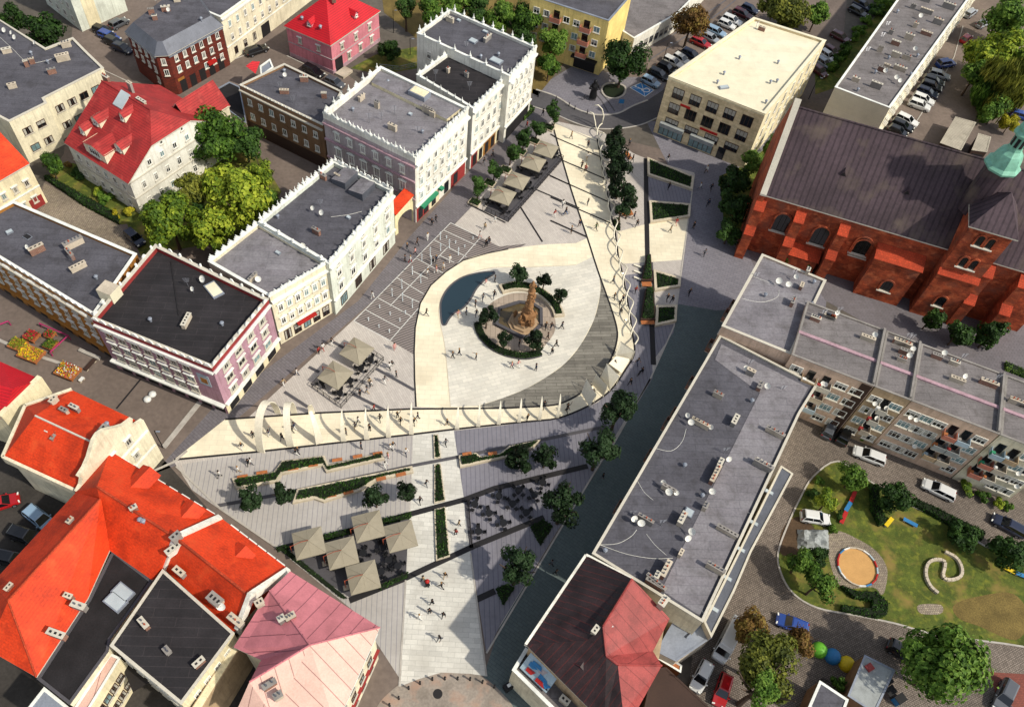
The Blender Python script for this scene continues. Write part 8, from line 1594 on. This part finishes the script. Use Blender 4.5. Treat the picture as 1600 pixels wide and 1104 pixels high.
# ------------------------------------------------------------------ larger trees, shrubs, hedges
G1 = 'trees behind the town houses'
def ts(lst, grp=None):
    for (f_, x, y, rr, zc, fam, key, lab) in lst:
        g_ = f_(x, y, zc); s = (f_(x+rr, y, zc)-g_).length; tree(g_, zc, s, fam, key, lab, grp)
ts([(c1, 990, 610, 150, 6.5, 'big', 'leaf_mid', 'dark green tree right of the big red roof'), (c1, 1110, 640, 100, 5., 'mid', 'leaf_dark', 'dark green smaller tree at the yard entrance, right of the big red roof'),
    (c1, 1060, 890, 180, 8., 'big', 'leaf_bright', 'largest yellow-green tree behind the cream house'), (c1, 770, 1000, 150, 6.5, 'big', 'leaf_bright', 'yellow-green tree below the big red-roofed house'), (c1, 880, 850, 95, 7., 'mid', 'leaf_olive', 'thin olive tree between the two yellow-green trees'), (c1, 1190, 790, 70, 6., 'mid', 'leaf_bright', 'small yellow-green tree right of the largest one'),
    (c1, 1220, 900, 70, 5., 'mid', 'leaf_mid', 'mid green tree behind the pale green house parapet'), (c1, 950, 1040, 120, 6., 'mid', 'leaf_bright', 'mid green tree just behind the purple house corner'), (c1, 870, 950, 70, 5, 'mid', 'leaf_dark', 'dark tree in the gap between the yellow-green trees'),
    (c1, 225, 740, 68, 3.4, 'mid', 'leaf_mid', 'round tree left of the big red-roofed house'), (c1, 50, 75, 78, 5., 'mid', 'leaf_dark', 'dark tree in the top left corner'), (c1, 195, 145, 105, 5.5, 'mid', 'leaf_dark', 'larger dark tree by the grey L-shaped block'),
    (c2, 605, 215, 62, 3., 'mid', 'leaf_dark', 'round dark bush-like tree on the lawn of the pink house'),
    (c2, 680, 30, 55, 5.5, 'mid', 'leaf_dark', 'park tree above the lawn, leftmost with visible trunk'), (c2, 790, 40, 75, 6.5, 'mid', 'leaf_mid', 'park tree second from the left behind the far white house'), (c2, 900, 15, 85, 7., 'big', 'leaf_mid', 'park tree third from the left behind the far white house'), (c2, 1010, 35, 85, 7., 'big', 'leaf_dark', 'park tree in the middle behind the far white house'), (c2, 1120, 70, 85, 7., 'big', 'leaf_mid', 'park tree right of the middle behind the far white house'), (c2, 1200, 110, 75, 6.5, 'big', 'leaf_dark', 'park tree above the far white house corner'),
    (c3, 60, 90, 85, 7., 'big', 'leaf_mid', 'large park tree left of the yellow house'), (c3, 40, 190, 75, 6., 'big', 'leaf_dark', 'park tree just right of the far white house roof'), (c3, 190, 190, 80, 6., 'big', 'leaf_mid', 'park tree in front of the yellow house balconies'), (c3, 170, 290, 65, 4., 'mid', 'leaf_mid', 'lower park tree at the corner of the dark square'),
    (c3, 510, 270, 112, 6.5, 'big', 'leaf_dark', 'large round dark tree on the square by the blue parking bay'), (c3, 820, 80, 90, 7., 'big', 'leaf_brown', 'rust-brown tree by the office car park'),
    (c4, 190, 50, 115, 5., 'big', 'leaf_olive', 'olive tree clump behind the office roof'), (c4, 340, 60, 70, 4.5, 'mid', 'leaf_mid', 'green tree right of the olive clump behind the office roof'),
    (c4, 1200, 80, 110, 7., 'big', 'leaf_mid', 'mid green tree at the top right, above the willow'), (c4, 1130, 250, 120, 7., 'big', 'leaf_bright', 'bright yellow-green tree behind the willow'), (c4, 1240, 230, 110, 8., 'big', 'leaf_bright', 'bright tree at the right edge above the willow'), (c4, 1060, 330, 75, 5.5, 'mid', 'leaf_mid', 'mid green tree on the left flank of the willow'), (c4, 1150, 500, 75, 3.5, 'mid', 'leaf_mid', 'low feathery tree below the willow'), (c4, 1215, 560, 50, 2.5, 'mid', 'leaf_yellow', 'yellow bush beside the copper lantern'),
    (c3, 1010, 820, 78, 5, 'mid', 'leaf_dark', 'dark tree at the west end of the church, upper'), (c3, 1090, 730, 65, 4.5, 'mid', 'leaf_mid', 'mid green tree between the offices and the church'), (c3, 1010, 930, 82, 4.5, 'mid', 'leaf_dark', 'dark tree at the church corner buttress'), (c3, 990, 1040, 68, 3.5, 'mid', 'leaf_dark', 'low dark tree at the foot of the church corner'), (c3, 1190, 660, 55, 3.5, 'mid', 'leaf_mid', 'green tree in the gap behind the church gable'),
    (c8, 860, 392, 55, 3.2, 'small', 'leaf_dark', 'first small tree on the church side pavement'), (c8, 985, 458, 72, 3.6, 'small', 'leaf_dark', 'second and largest small tree on the church side pavement'), (c8, 1125, 470, 70, 3.6, 'small', 'leaf_dark', 'third small tree on the church side pavement'),
    (c8, 305, 158, 22, 2., 'small', 'leaf_mid', 'tiny tree behind the grey corner block roof'), (c8, 200, 128, 18, 2., 'small', 'leaf_mid', 'tiny tree at the top edge of the grey corner block'),
    (c12, 510, 55, 72, 3.5, 'mid', 'leaf_mid', 'green tree at the top of the playground'), (c12, 385, 170, 62, 3., 'mid', 'leaf_bright', 'yellow-green bush tree upper left in the playground'), (c12, 690, 155, 82, 3.5, 'mid', 'leaf_dark', 'dark green tree by the yellow and blue benches'),
    (c12, 270, 440, 80, 4., 'mid', 'leaf_mid', 'green tree left of the sand pit'), (c12, 345, 540, 88, 4.2, 'mid', 'leaf_mid', 'larger green tree below left of the sand pit'), (c12, 350, 420, 55, 3.2, 'mid', 'leaf_dark', 'small dark tree beside the tarpaulins'),
    (c12, 1000, 320, 80, 2., 'mid', 'leaf_dark', 'low dark shrub tree on the right lawn edge'), (c12, 1220, 390, 95, 3.4, 'mid', 'leaf_dark', 'dark tree at the right edge of the playground'),
    (c12, 920, 920, 205, 7.5, 'big', 'leaf_mid', 'huge green tree at the bottom right'), (c12, 120, 900, 165, 7., 'big', 'leaf_olive', 'brownish green tree beside the white van'), (c12, 90, 1010, 95, 8.4, 'mid', 'leaf_mid', 'fresh green tree rising from the brownish one'), (c12, 260, 800, 80, 5., 'mid', 'leaf_brown', 'dry brown tree beside the blue hatchback'), (c12, 440, 1000, 40, 2., 'small', 'leaf_mid', 'small green shrub tree beside the garage'), (c12, 40, 740, 90, 5., 'mid', 'leaf_brown', 'dry brown tree crown by the van roof')])
random.seed(2)
g_ = c4(1170, 370, 6.); tree(g_, 6., 7., 'willow', 'leaf_olive', 'weeping willow at the upper right, hanging olive branches')
g_ = c4(1120, 410, 4.5); tree(g_, 4.5, 4.4, 'willow', 'leaf_mid', 'lower hanging skirt of greenery on the left of the willow')
def bush(f_, x, y, rr, h, key, lab, grp=None):
    g_ = f_(x, y, h*.5); s = (f_(x+rr, y, h*.5)-g_).length; t = tree(g_, h*.5, s, 'bush', key, lab, grp, 'shrub', h/s*.8)
for i, (x, y, r_) in enumerate(((570, 90, 30), (530, 130, 34), (515, 165, 28), (480, 215, 30), (460, 245, 30), (430, 270, 30), (405, 300, 34), (620, 50, 45), (640, 10, 45))): bush(c4, x, y, r_, 2., 'leaf_mid', f'clipped round shrub beside the long block, {ordn[i]} of the line', 'clipped round shrubs by the long block')
for x, y, r_, k, l in ((575, 955, 38, 'leaf_yellow', 'yellow shrub by the corner of the big red-roofed house'), (522, 972, 22, 'leaf_yellow', 'small yellow shrub in the garden corner'), (470, 900, 50, 'leaf_mid', 'green shrub in the garden below the big red roof'), (350, 780, 50, 'leaf_dark', 'dark shrub at the garden wall of the big red roof'), (440, 870, 30, 'leaf_bright', 'light green shrub in the middle of the garden'), (310, 745, 24, 'leaf_brown', 'reddish brown shrub by the garden gate')): bush(c1, x, y, r_, 1.6, k, l)
for x, y, r_, k, l in ((600, 110, 35, 'leaf_dark', 'dark shrub left of the dark playground tree'), (410, 290, 26, 'leaf_mid', 'small round shrub by the red bench'), (440, 235, 26, 'leaf_dark', 'dark round shrub between car and red bench'), (1020, 110, 40, 'leaf_bright', 'climbing light shrub before the tenements'), (1090, 140, 34, 'leaf_mid', 'green shrub second before the tenements'), (1160, 180, 30, 'leaf_bright', 'light shrub third before the tenements'), (1205, 195, 26, 'leaf_mid', 'green shrub fourth before the tenements'), (325, 130, 36, 'leaf_dark', 'dark shrub at the upper left of the playground'), (350, 70, 26, 'leaf_mid', 'green shrub at the top left tip of the playground'), (570, 945, 20, 'leaf_mid', 'tiny shrub at the path corner')): bush(c12, x, y, r_, 1.3, k, l)
bush(c8, 560, 945, 26, 1.2, 'leaf_mid', 'green shrub growing in the tenement corner')
for x, y in ((505, 95), (540, 65)): bush(c2, 505+x-505, 0, 1, .1, 'leaf_mid', 'tiny tuft on the park lawn') if 0 else None
def hb(f_, pts, h, lab, **k): hedge([f_(*q) for q in pts], 0, h, lab, **k)
hb(c12, [(575, 120), (600, 110), (612, 200), (640, 275), (612, 285), (578, 210)], 1.2, 'curved dark hedge left of the dark playground tree')
hb(c12, [(770, 165), (860, 205), (960, 255), (1090, 320), (1080, 350), (940, 285), (850, 235), (765, 190)], .9, 'long low hedge along the upper playground edge')
hb(c12, [(440, 560), (520, 590), (600, 590), (650, 640), (645, 690), (600, 705), (440, 670), (445, 650), (575, 665), (585, 625), (500, 615)], .9, 'hook-shaped hedge below the sand pit')
hb(c1, [(205, 815), (225, 810), (540, 985), (540, 1020), (380, 935)], .9, 'long hedge between the cobbled path and the garden')
hb(c4, [(1200, 0), (1278, 0), (1278, 40), (1180, 40)], 1.2, 'hedge at the top right corner') if 0 else None
hb(c8, [(1190, 600), (1278, 640), (1278, 670), (1190, 635)], .6, 'green bed behind the tenement roof at the right edge', key='leaf_mid')
hb(c2, [(1195, 520), (1240, 490), (1262, 505), (1215, 550)], 1.0, 'green plants in the arcade of the far white house', key='leaf_mid')
m = 0
# ------------------------------------------------------------------ playground
sp = c12(520, 470); r = thing('sand_pit', 'round orange sand pit with red, blue and white rim blocks', 'sand pit', (sp.x, sp.y, 0)); rx = (c12(605, 470)-c12(435, 470)).length/2; m = MB(); m.cyl(sp, rx, rx, .0, .09, 'sand', 36); m.build('sand', r)
for i in range(18):
    a0, a1 = i*math.pi/9, (i+.96)*math.pi/9; ri, ro = rx*.99, rx*1.06; p4 = [(sp.x+q*math.cos(a), sp.y+q*math.sin(a)) for q, a in ((ri, a0), (ro, a0), (ro, a1), (ri, a1))]; m = MB(); m.prism(p4, 0, .32, ('redpaint', 'bluepaint', 'whitepaint', 'chimplaster', 'whitepaint', 'blueshade')[(i*5+i//4) % 6]); m.build('rim_block', r)
pts = smoothpts([c12(*q) for q in ((915, 403), (965, 430), (990, 475), (985, 515), (940, 530), (905, 515), (915, 450), (870, 438), (835, 460), (828, 510), (850, 560), (890, 595))], 5); m = MB()
for a, b in zip(pts[::2], pts[2::2]): m.wall(a, a.lerp(b, .93), .38, 0, .45, 'chimplaster')
tag(m.build('serpent_wall', origin=pts[0]), 'low winding pale stone seat wall on the playground lawn', 'wall')
for x0, y0, x1, y1, k, l in ((507, 130, 487, 178, 'redpaint', 'red bench plank at the top of the playground row'), (487, 180, 463, 220, 'bluepaint', 'blue bench plank between the two red ones'), (467, 222, 443, 275, 'redpaint', 'red bench plank nearest the white hatchback'), (645, 288, 675, 252, 'yellowpaint', 'short yellow bench on the playground'), (725, 255, 788, 288, 'bluepaint', 'blue bench right of the yellow one'), (1158, 462, 1228, 498, 'yellowpaint', 'long yellow bench at the right of the lawn'), (1235, 500, 1290, 522, 'bluepaint', 'blue bench at the right edge of the lawn')): bench(c12(x0, y0), c12(x1, y1), l, .55, k)
r = thing('tarpaulin_pile', 'crumpled pale grey tarpaulins and a covered trailer beside the sand pit', 'tarpaulins', c12(330, 340)); rn = random.Random(8); gx = []; N_ = 14; a0, a1, a2 = c12(250, 300), c12(390, 300), c12(250, 390); vs = []
for i in range(N_):
    for j in range(N_): q = a0+(a1-a0)*(i/(N_-1))+(a2-a0)*(j/(N_-1)); e_ = min(i, j, N_-1-i, N_-1-j); vs.append((q.x+rn.uniform(-.08, .08), q.y+rn.uniform(-.08, .08), min(1.3, .02+e_*.55)*(.7+.5*noise.noise(q*.9)) + (rn.uniform(-.08, .08) if e_ else 0)))
m = MB(); m.mesh(vs, [(i*N_+j, (i+1)*N_+j, (i+1)*N_+j+1, i*N_+j+1) for i in range(N_-1) for j in range(N_-1)], 'tentgrey'); m.build('tarpaulin', r, fix=False)
for i, (x, y, k, nm) in enumerate(((357, 838, 'greenpaint', 'green'), (418, 868, 'bluepaint', 'blue'), (483, 903, 'yellowpaint', 'yellow'))):
    q = c12(x, y, .8); m = MB(); m.lathe((q.x, q.y, 0), [(1.0, 0), (1.0, .2), (.93, .55), (.72, .82), (.4, 1.), (.04, 1.06)], k, 20); tag(m.build('play_dome', origin=(q.x, q.y, 0), smooth=True), f'{nm} play dome beside the grey garage', 'dome', 'coloured play domes')
# ------------------------------------------------------------------ bollards, statue, parking bay, signs
ordb = ordn+['eleventh', 'twelfth', 'thirteenth']
for i, (x, y) in enumerate(((130, 1095), (195, 1045), (265, 975), (345, 940), (432, 912), (520, 908), (610, 908), (698, 912), (785, 932), (868, 965))):
    q = e4(x, y); m = MB(); m.lathe((q.x, q.y, .02), [(.14, 0), (.1, .06), (.09, .75), (.13, .8), (.13, .95), (.05, 1.02)], 'darkmetal', 10); tag(m.build('bollard', origin=(q.x, q.y, 0)), f'dark bollard on the roundabout arc, {ordb[i]} from the left', 'bollard', 'bollards on the roundabout arc')
for i, (x, y) in enumerate(((250, 440), (420, 470), (600, 560), (720, 600), (430, 510), (545, 530))):
    q = e6(x, y); m = MB(); m.lathe((q.x, q.y, .02), [(.1, 0), (.07, .8), (.1, .9), (.03, .95)], 'darkmetal', 8); tag(m.build('bollard', origin=(q.x, q.y, 0)), f'thin dark bollard along the kerb of the dark square, {ordb[i]}', 'bollard', 'bollards round the dark square')
q = e6(770, 460); r = thing('statue', 'tall dark bronze figure statue on the square near the round dark tree', 'statue', (q.x, q.y, 0)); m = MB(); m.box((q.x, q.y, 0), (1.1, 1.1, .5), 'slotgrey'); m.build('plinth', r); statue(r, q.x, q.y, .5, 2.1, 'darkmetal', 'figure')
P4 = [e6(*q) for q in ((1130, 350), (1240, 302), (1360, 375), (1275, 437))]; sheet('parking_bay', P4, .03, 'parkblue', 'structure'); strip('parking_line', P4, .18, .036, 'whitepaint', closed=True)
cc = cent(P4).to_3d(); u = (P4[1]-P4[0]).normalized(); v = (P4[3]-P4[0]).normalized(); S_ = lambda a, b: cc+u*a+v*b
strip('parking_symbol', smoothpts([S_(.3+.75*math.cos(t*.6), .5+.75*math.sin(t*.6)) for t in range(-1, 8)], 2), .2, .042, 'whitepaint'); strip('parking_symbol', [S_(-.3, -1.0), S_(-.1, .2), S_(.8, .1), S_(1.1, .9)], .22, .048, 'whitepaint'); m = MB(); hq = S_(-.35, -1.4); m.cyl(hq, .24, .24, .042, .05, 'whitepaint', 10); tag(m.build('parking_symbol', origin=(hq.x, hq.y, 0)), kind='structure')
strip('parking_line', [P4[0], P4[2]], .08, .0395, 'whitepaint'); strip('parking_line', [P4[1], P4[3]], .08, .0395, 'whitepaint')
q = e6(1035, 550); r = thing('signpost', 'two-post blue information sign at the end of the paving lines', 'sign', (q.x, q.y, 0)); m = MB()
for o_ in (-.5, .5): m.tube([(q.x+o_, q.y, 0), (q.x+o_, q.y, 2.2)], .05, 'steel', 6)
m.build('posts', r); m = MB(); m.box((q.x, q.y, 1.2), (1.1, .06, .9), 'bluepaint'); m.build('sign_board', r)
def lamp_post(f_, x, y, h, lab):
    q = f_(x, y); r = thing('street_lamp', lab, 'street lamp', (q.x, q.y, 0)); m = MB(); m.tube([(q.x, q.y, 0), (q.x, q.y, h), (q.x+.5, q.y-.2, h+.25)], [.08, .05, .035], 'darkmetal', 6); m.build('pole', r); m = MB(); m.box((q.x+.6, q.y-.25, h+.18), (.5, .2, .1), 'zinc'); m.build('lamp_head', r)
lamp_post(c2, 700, 250, 3.6, 'street lamp by the fence between lawn and far white house'); lamp_post(c2, 625, 150, 5., 'street lamp on the pavement behind the pink house'); lamp_post(c5, 740, 985, 4.5, 'street lamp at the tip of the plaza by the curved gable'); lamp_post(c4, 300, 450, 5., 'street lamp between the church gable and the office block'); lamp_post(e6, 1440, 130, 5, 'street lamp in the office car park')
m = MB(); a, b = c2(700, 205), c2(735, 240)
railing([c3(610, 185), c3(660, 150), c3(760, 95)], 'metal railing along the tram street', 1., 'steel'); railing([c2(560, 310), c2(650, 320), c2(735, 300)], 'low fence at the foot of the pink house lawn', .9, 'steel'); railing([c12(350, 985), c12(470, 1060)], 'short fence beside the low outbuilding at the bottom', 1.2, 'rail')
# tram rails, painted stripes, curbs
for pts in ((560, 250, 700, 180, 800, 110, 930, 30, 1000, -20), (620, 275, 720, 210, 830, 140, 960, 45, 1040, -20)): strip('rail', [c3(pts[i], pts[i+1]) for i in range(0, 10, 2)], .18, .02, 'zincdark')
strip('kerb', [c5(915, 770), c5(742, 985)], .7, .11, 'kerb', th=.11); strip('kerb', [c5(362, 545), c5(455, 585)], .5, .4, 'kerb', th=.4); strip('kerb', [c5(-10, 495), c5(100, 545), c5(300, 612)], .45, .12, 'kerb', th=.12); strip('drain_slot', [c5(638, 675), c5(528, 808)], .25, .018, 'slot'); strip('kerb', [c5(700, 1090), c5(790, 1050), c5(850, 1000)], .3, .1, 'kerb', th=.1)
strip('kerb', [c9(1278, 395), c9(1000, 205), c5(800, 1070)], .25, .1, 'kerb', th=.1); strip('kerb', [c1(470, 320), c1(600, 380), c1(780, 420)], .2, .1, 'kerb', th=.1); strip('kerb', [c1(760, 405), c1(900, 330), c1(1130, 245)], .2, .1, 'kerb', th=.1); strip('kerb', [c2(140, 255), c2(330, 345)], .2, .1, 'kerb', th=.1)
strip('kerb', [c4(660, 480), c4(760, 600), c4(860, 440), c4(960, 260), c4(1000, 120)][1:], .2, .1, 'kerb', th=.1)
# flower carts and market boxes by the left street
M('petal_y', 'd8b010', var=.2, fine=.3); M('petal_r', 'b01a30', var=.2, fine=.3); M('petal_p', '9c2c5c', rough=.6)
def flower_cart(x, y, w, dp, label, keys, rz):
    q = c5(x, y); r = thing('flower_cart', label, 'flower cart', (q.x, q.y, 0), rz); m = MB(); m.box((q.x, q.y, .5), (w, dp, .35), 'wood'); m.build('box', r)
    for a in (-1, 1):
        for b in (-1, 1): m = MB(); m.box((q.x+a*w*.42, q.y+b*dp*.4, 0), (.1, .1, .497), 'wood'); m.build('leg', r)
    rn = random.Random(int(x)); m = MB()
    for i in range(260):
        c = Vector((q.x+rn.uniform(-.47, .47)*w, q.y+rn.uniform(-.47, .47)*dp, .9+rn.uniform(0, .3))); n_ = Vector((rn.uniform(-.6, .6), rn.uniform(-.6, .6), 1)).normalized(); u = n_.orthogonal().normalized()*rn.uniform(.06, .13); v = n_.cross(u); m.poly([c-u, c-v, c+u, c+v], rn.choice(keys))
    m.build('flowers', r, fix=False)
a_ = ang(c5(0, 495), c5(300, 612))
flower_cart(150, 572, 3.2, 2.2, 'flower cart heaped with yellow flowers', ['petal_y', 'petal_y', 'leaf_bright'], a_); flower_cart(90, 530, 2.2, 1.8, 'cart of light green plants left of the yellow flowers', ['leaf_bright', 'leaf_yellow'], a_); flower_cart(152, 492, 1.8, 1.6, 'cart of crimson flowers above the yellow flower cart', ['petal_r', 'petal_r', 'leaf_mid'], a_); flower_cart(235, 485, 1.2, 1.2, 'small cart of red flowers inside the magenta frame', ['petal_r', 'leaf_mid'], a_); flower_cart(238, 530, 1.6, 1.6, 'cart of green plants inside the magenta frame', ['leaf_bright', 'leaf_mid'], a_); flower_cart(315, 650, 3., 2.2, 'cart of mixed white, red and yellow flowers nearest the orange roof', ['petal_y', 'petal_r', 'whitepaint', 'leaf_mid'], a_)
for pts, l in ((((190, 440), (320, 495), (240, 570)), 'magenta stall frame round the flower carts'), (((0, 450), (50, 430)), 'second magenta stall frame at the left edge')):
    p_ = [c5(*q) for q in pts]; m = MB(); m.tube([(v.x, v.y, 1.) for v in p_], .12, 'petal_p', 6)
    for v in p_: m.tube([(v.x, v.y, 0), (v.x, v.y, 1.)], .08, 'petal_p', 6)
    tag(m.build('stall_frame', origin=(p_[0].x, p_[0].y, 0)), l, 'frame')
bench(c5(390, 640), c5(435, 590), 'dark bench right of the mixed flower cart', .6, 'darkwood'); bench(c5(365, 690), c5(382, 672), 'white stool beside the mixed flower cart', .5, 'whitepaint')
for x, y, l in ((670, 768, 'white sack lying on the dark street before the purple house'), (693, 745, 'small white bag above the sack on the dark street')): q = c5(x, y); m = MB(); m.lathe((q.x, q.y, .02), [(.5, 0), (.55, .2), (.35, .45), (.05, .5)], 'whitepaint', 9); tag(m.build('sack', origin=(q.x, q.y, 0), smooth=True), l, 'sack')
for x, y, l in ((970, 965, 'dark box with a white lamp at the corner of the front wing'),): q = e4(x, y); r = thing('utility_box', l, 'utility box', (q.x, q.y, 0)); m = MB(); m.box((q.x, q.y, 0), (1.2, .8, 1.), 'darkmetal', .6); m.build('cabinet', r); m = MB(); m.box((q.x, q.y, 1.003), (.45, .35, .1), 'whitepaint', .6); m.build('lamp', r)
for i, (x, y, k) in enumerate(((640, 995, 'wood'), (700, 1075, 'bluepaint'), (655, 1040, 'slotgrey'))): q = c12(x, y); r = thing('bin', f'{("brown", "blue", "grey")[i]} bin in the dark yard right of the garage', 'bin', (q.x, q.y, 0)); m = MB(); m.box((q.x, q.y, 0), (1.2, .9, 1.1), k, .5); m.build('bin_body', r); m = MB(); m.box((q.x, q.y, 1.103), (1.28, .98, .1), 'darkmetal', .5); m.build('lid', r)
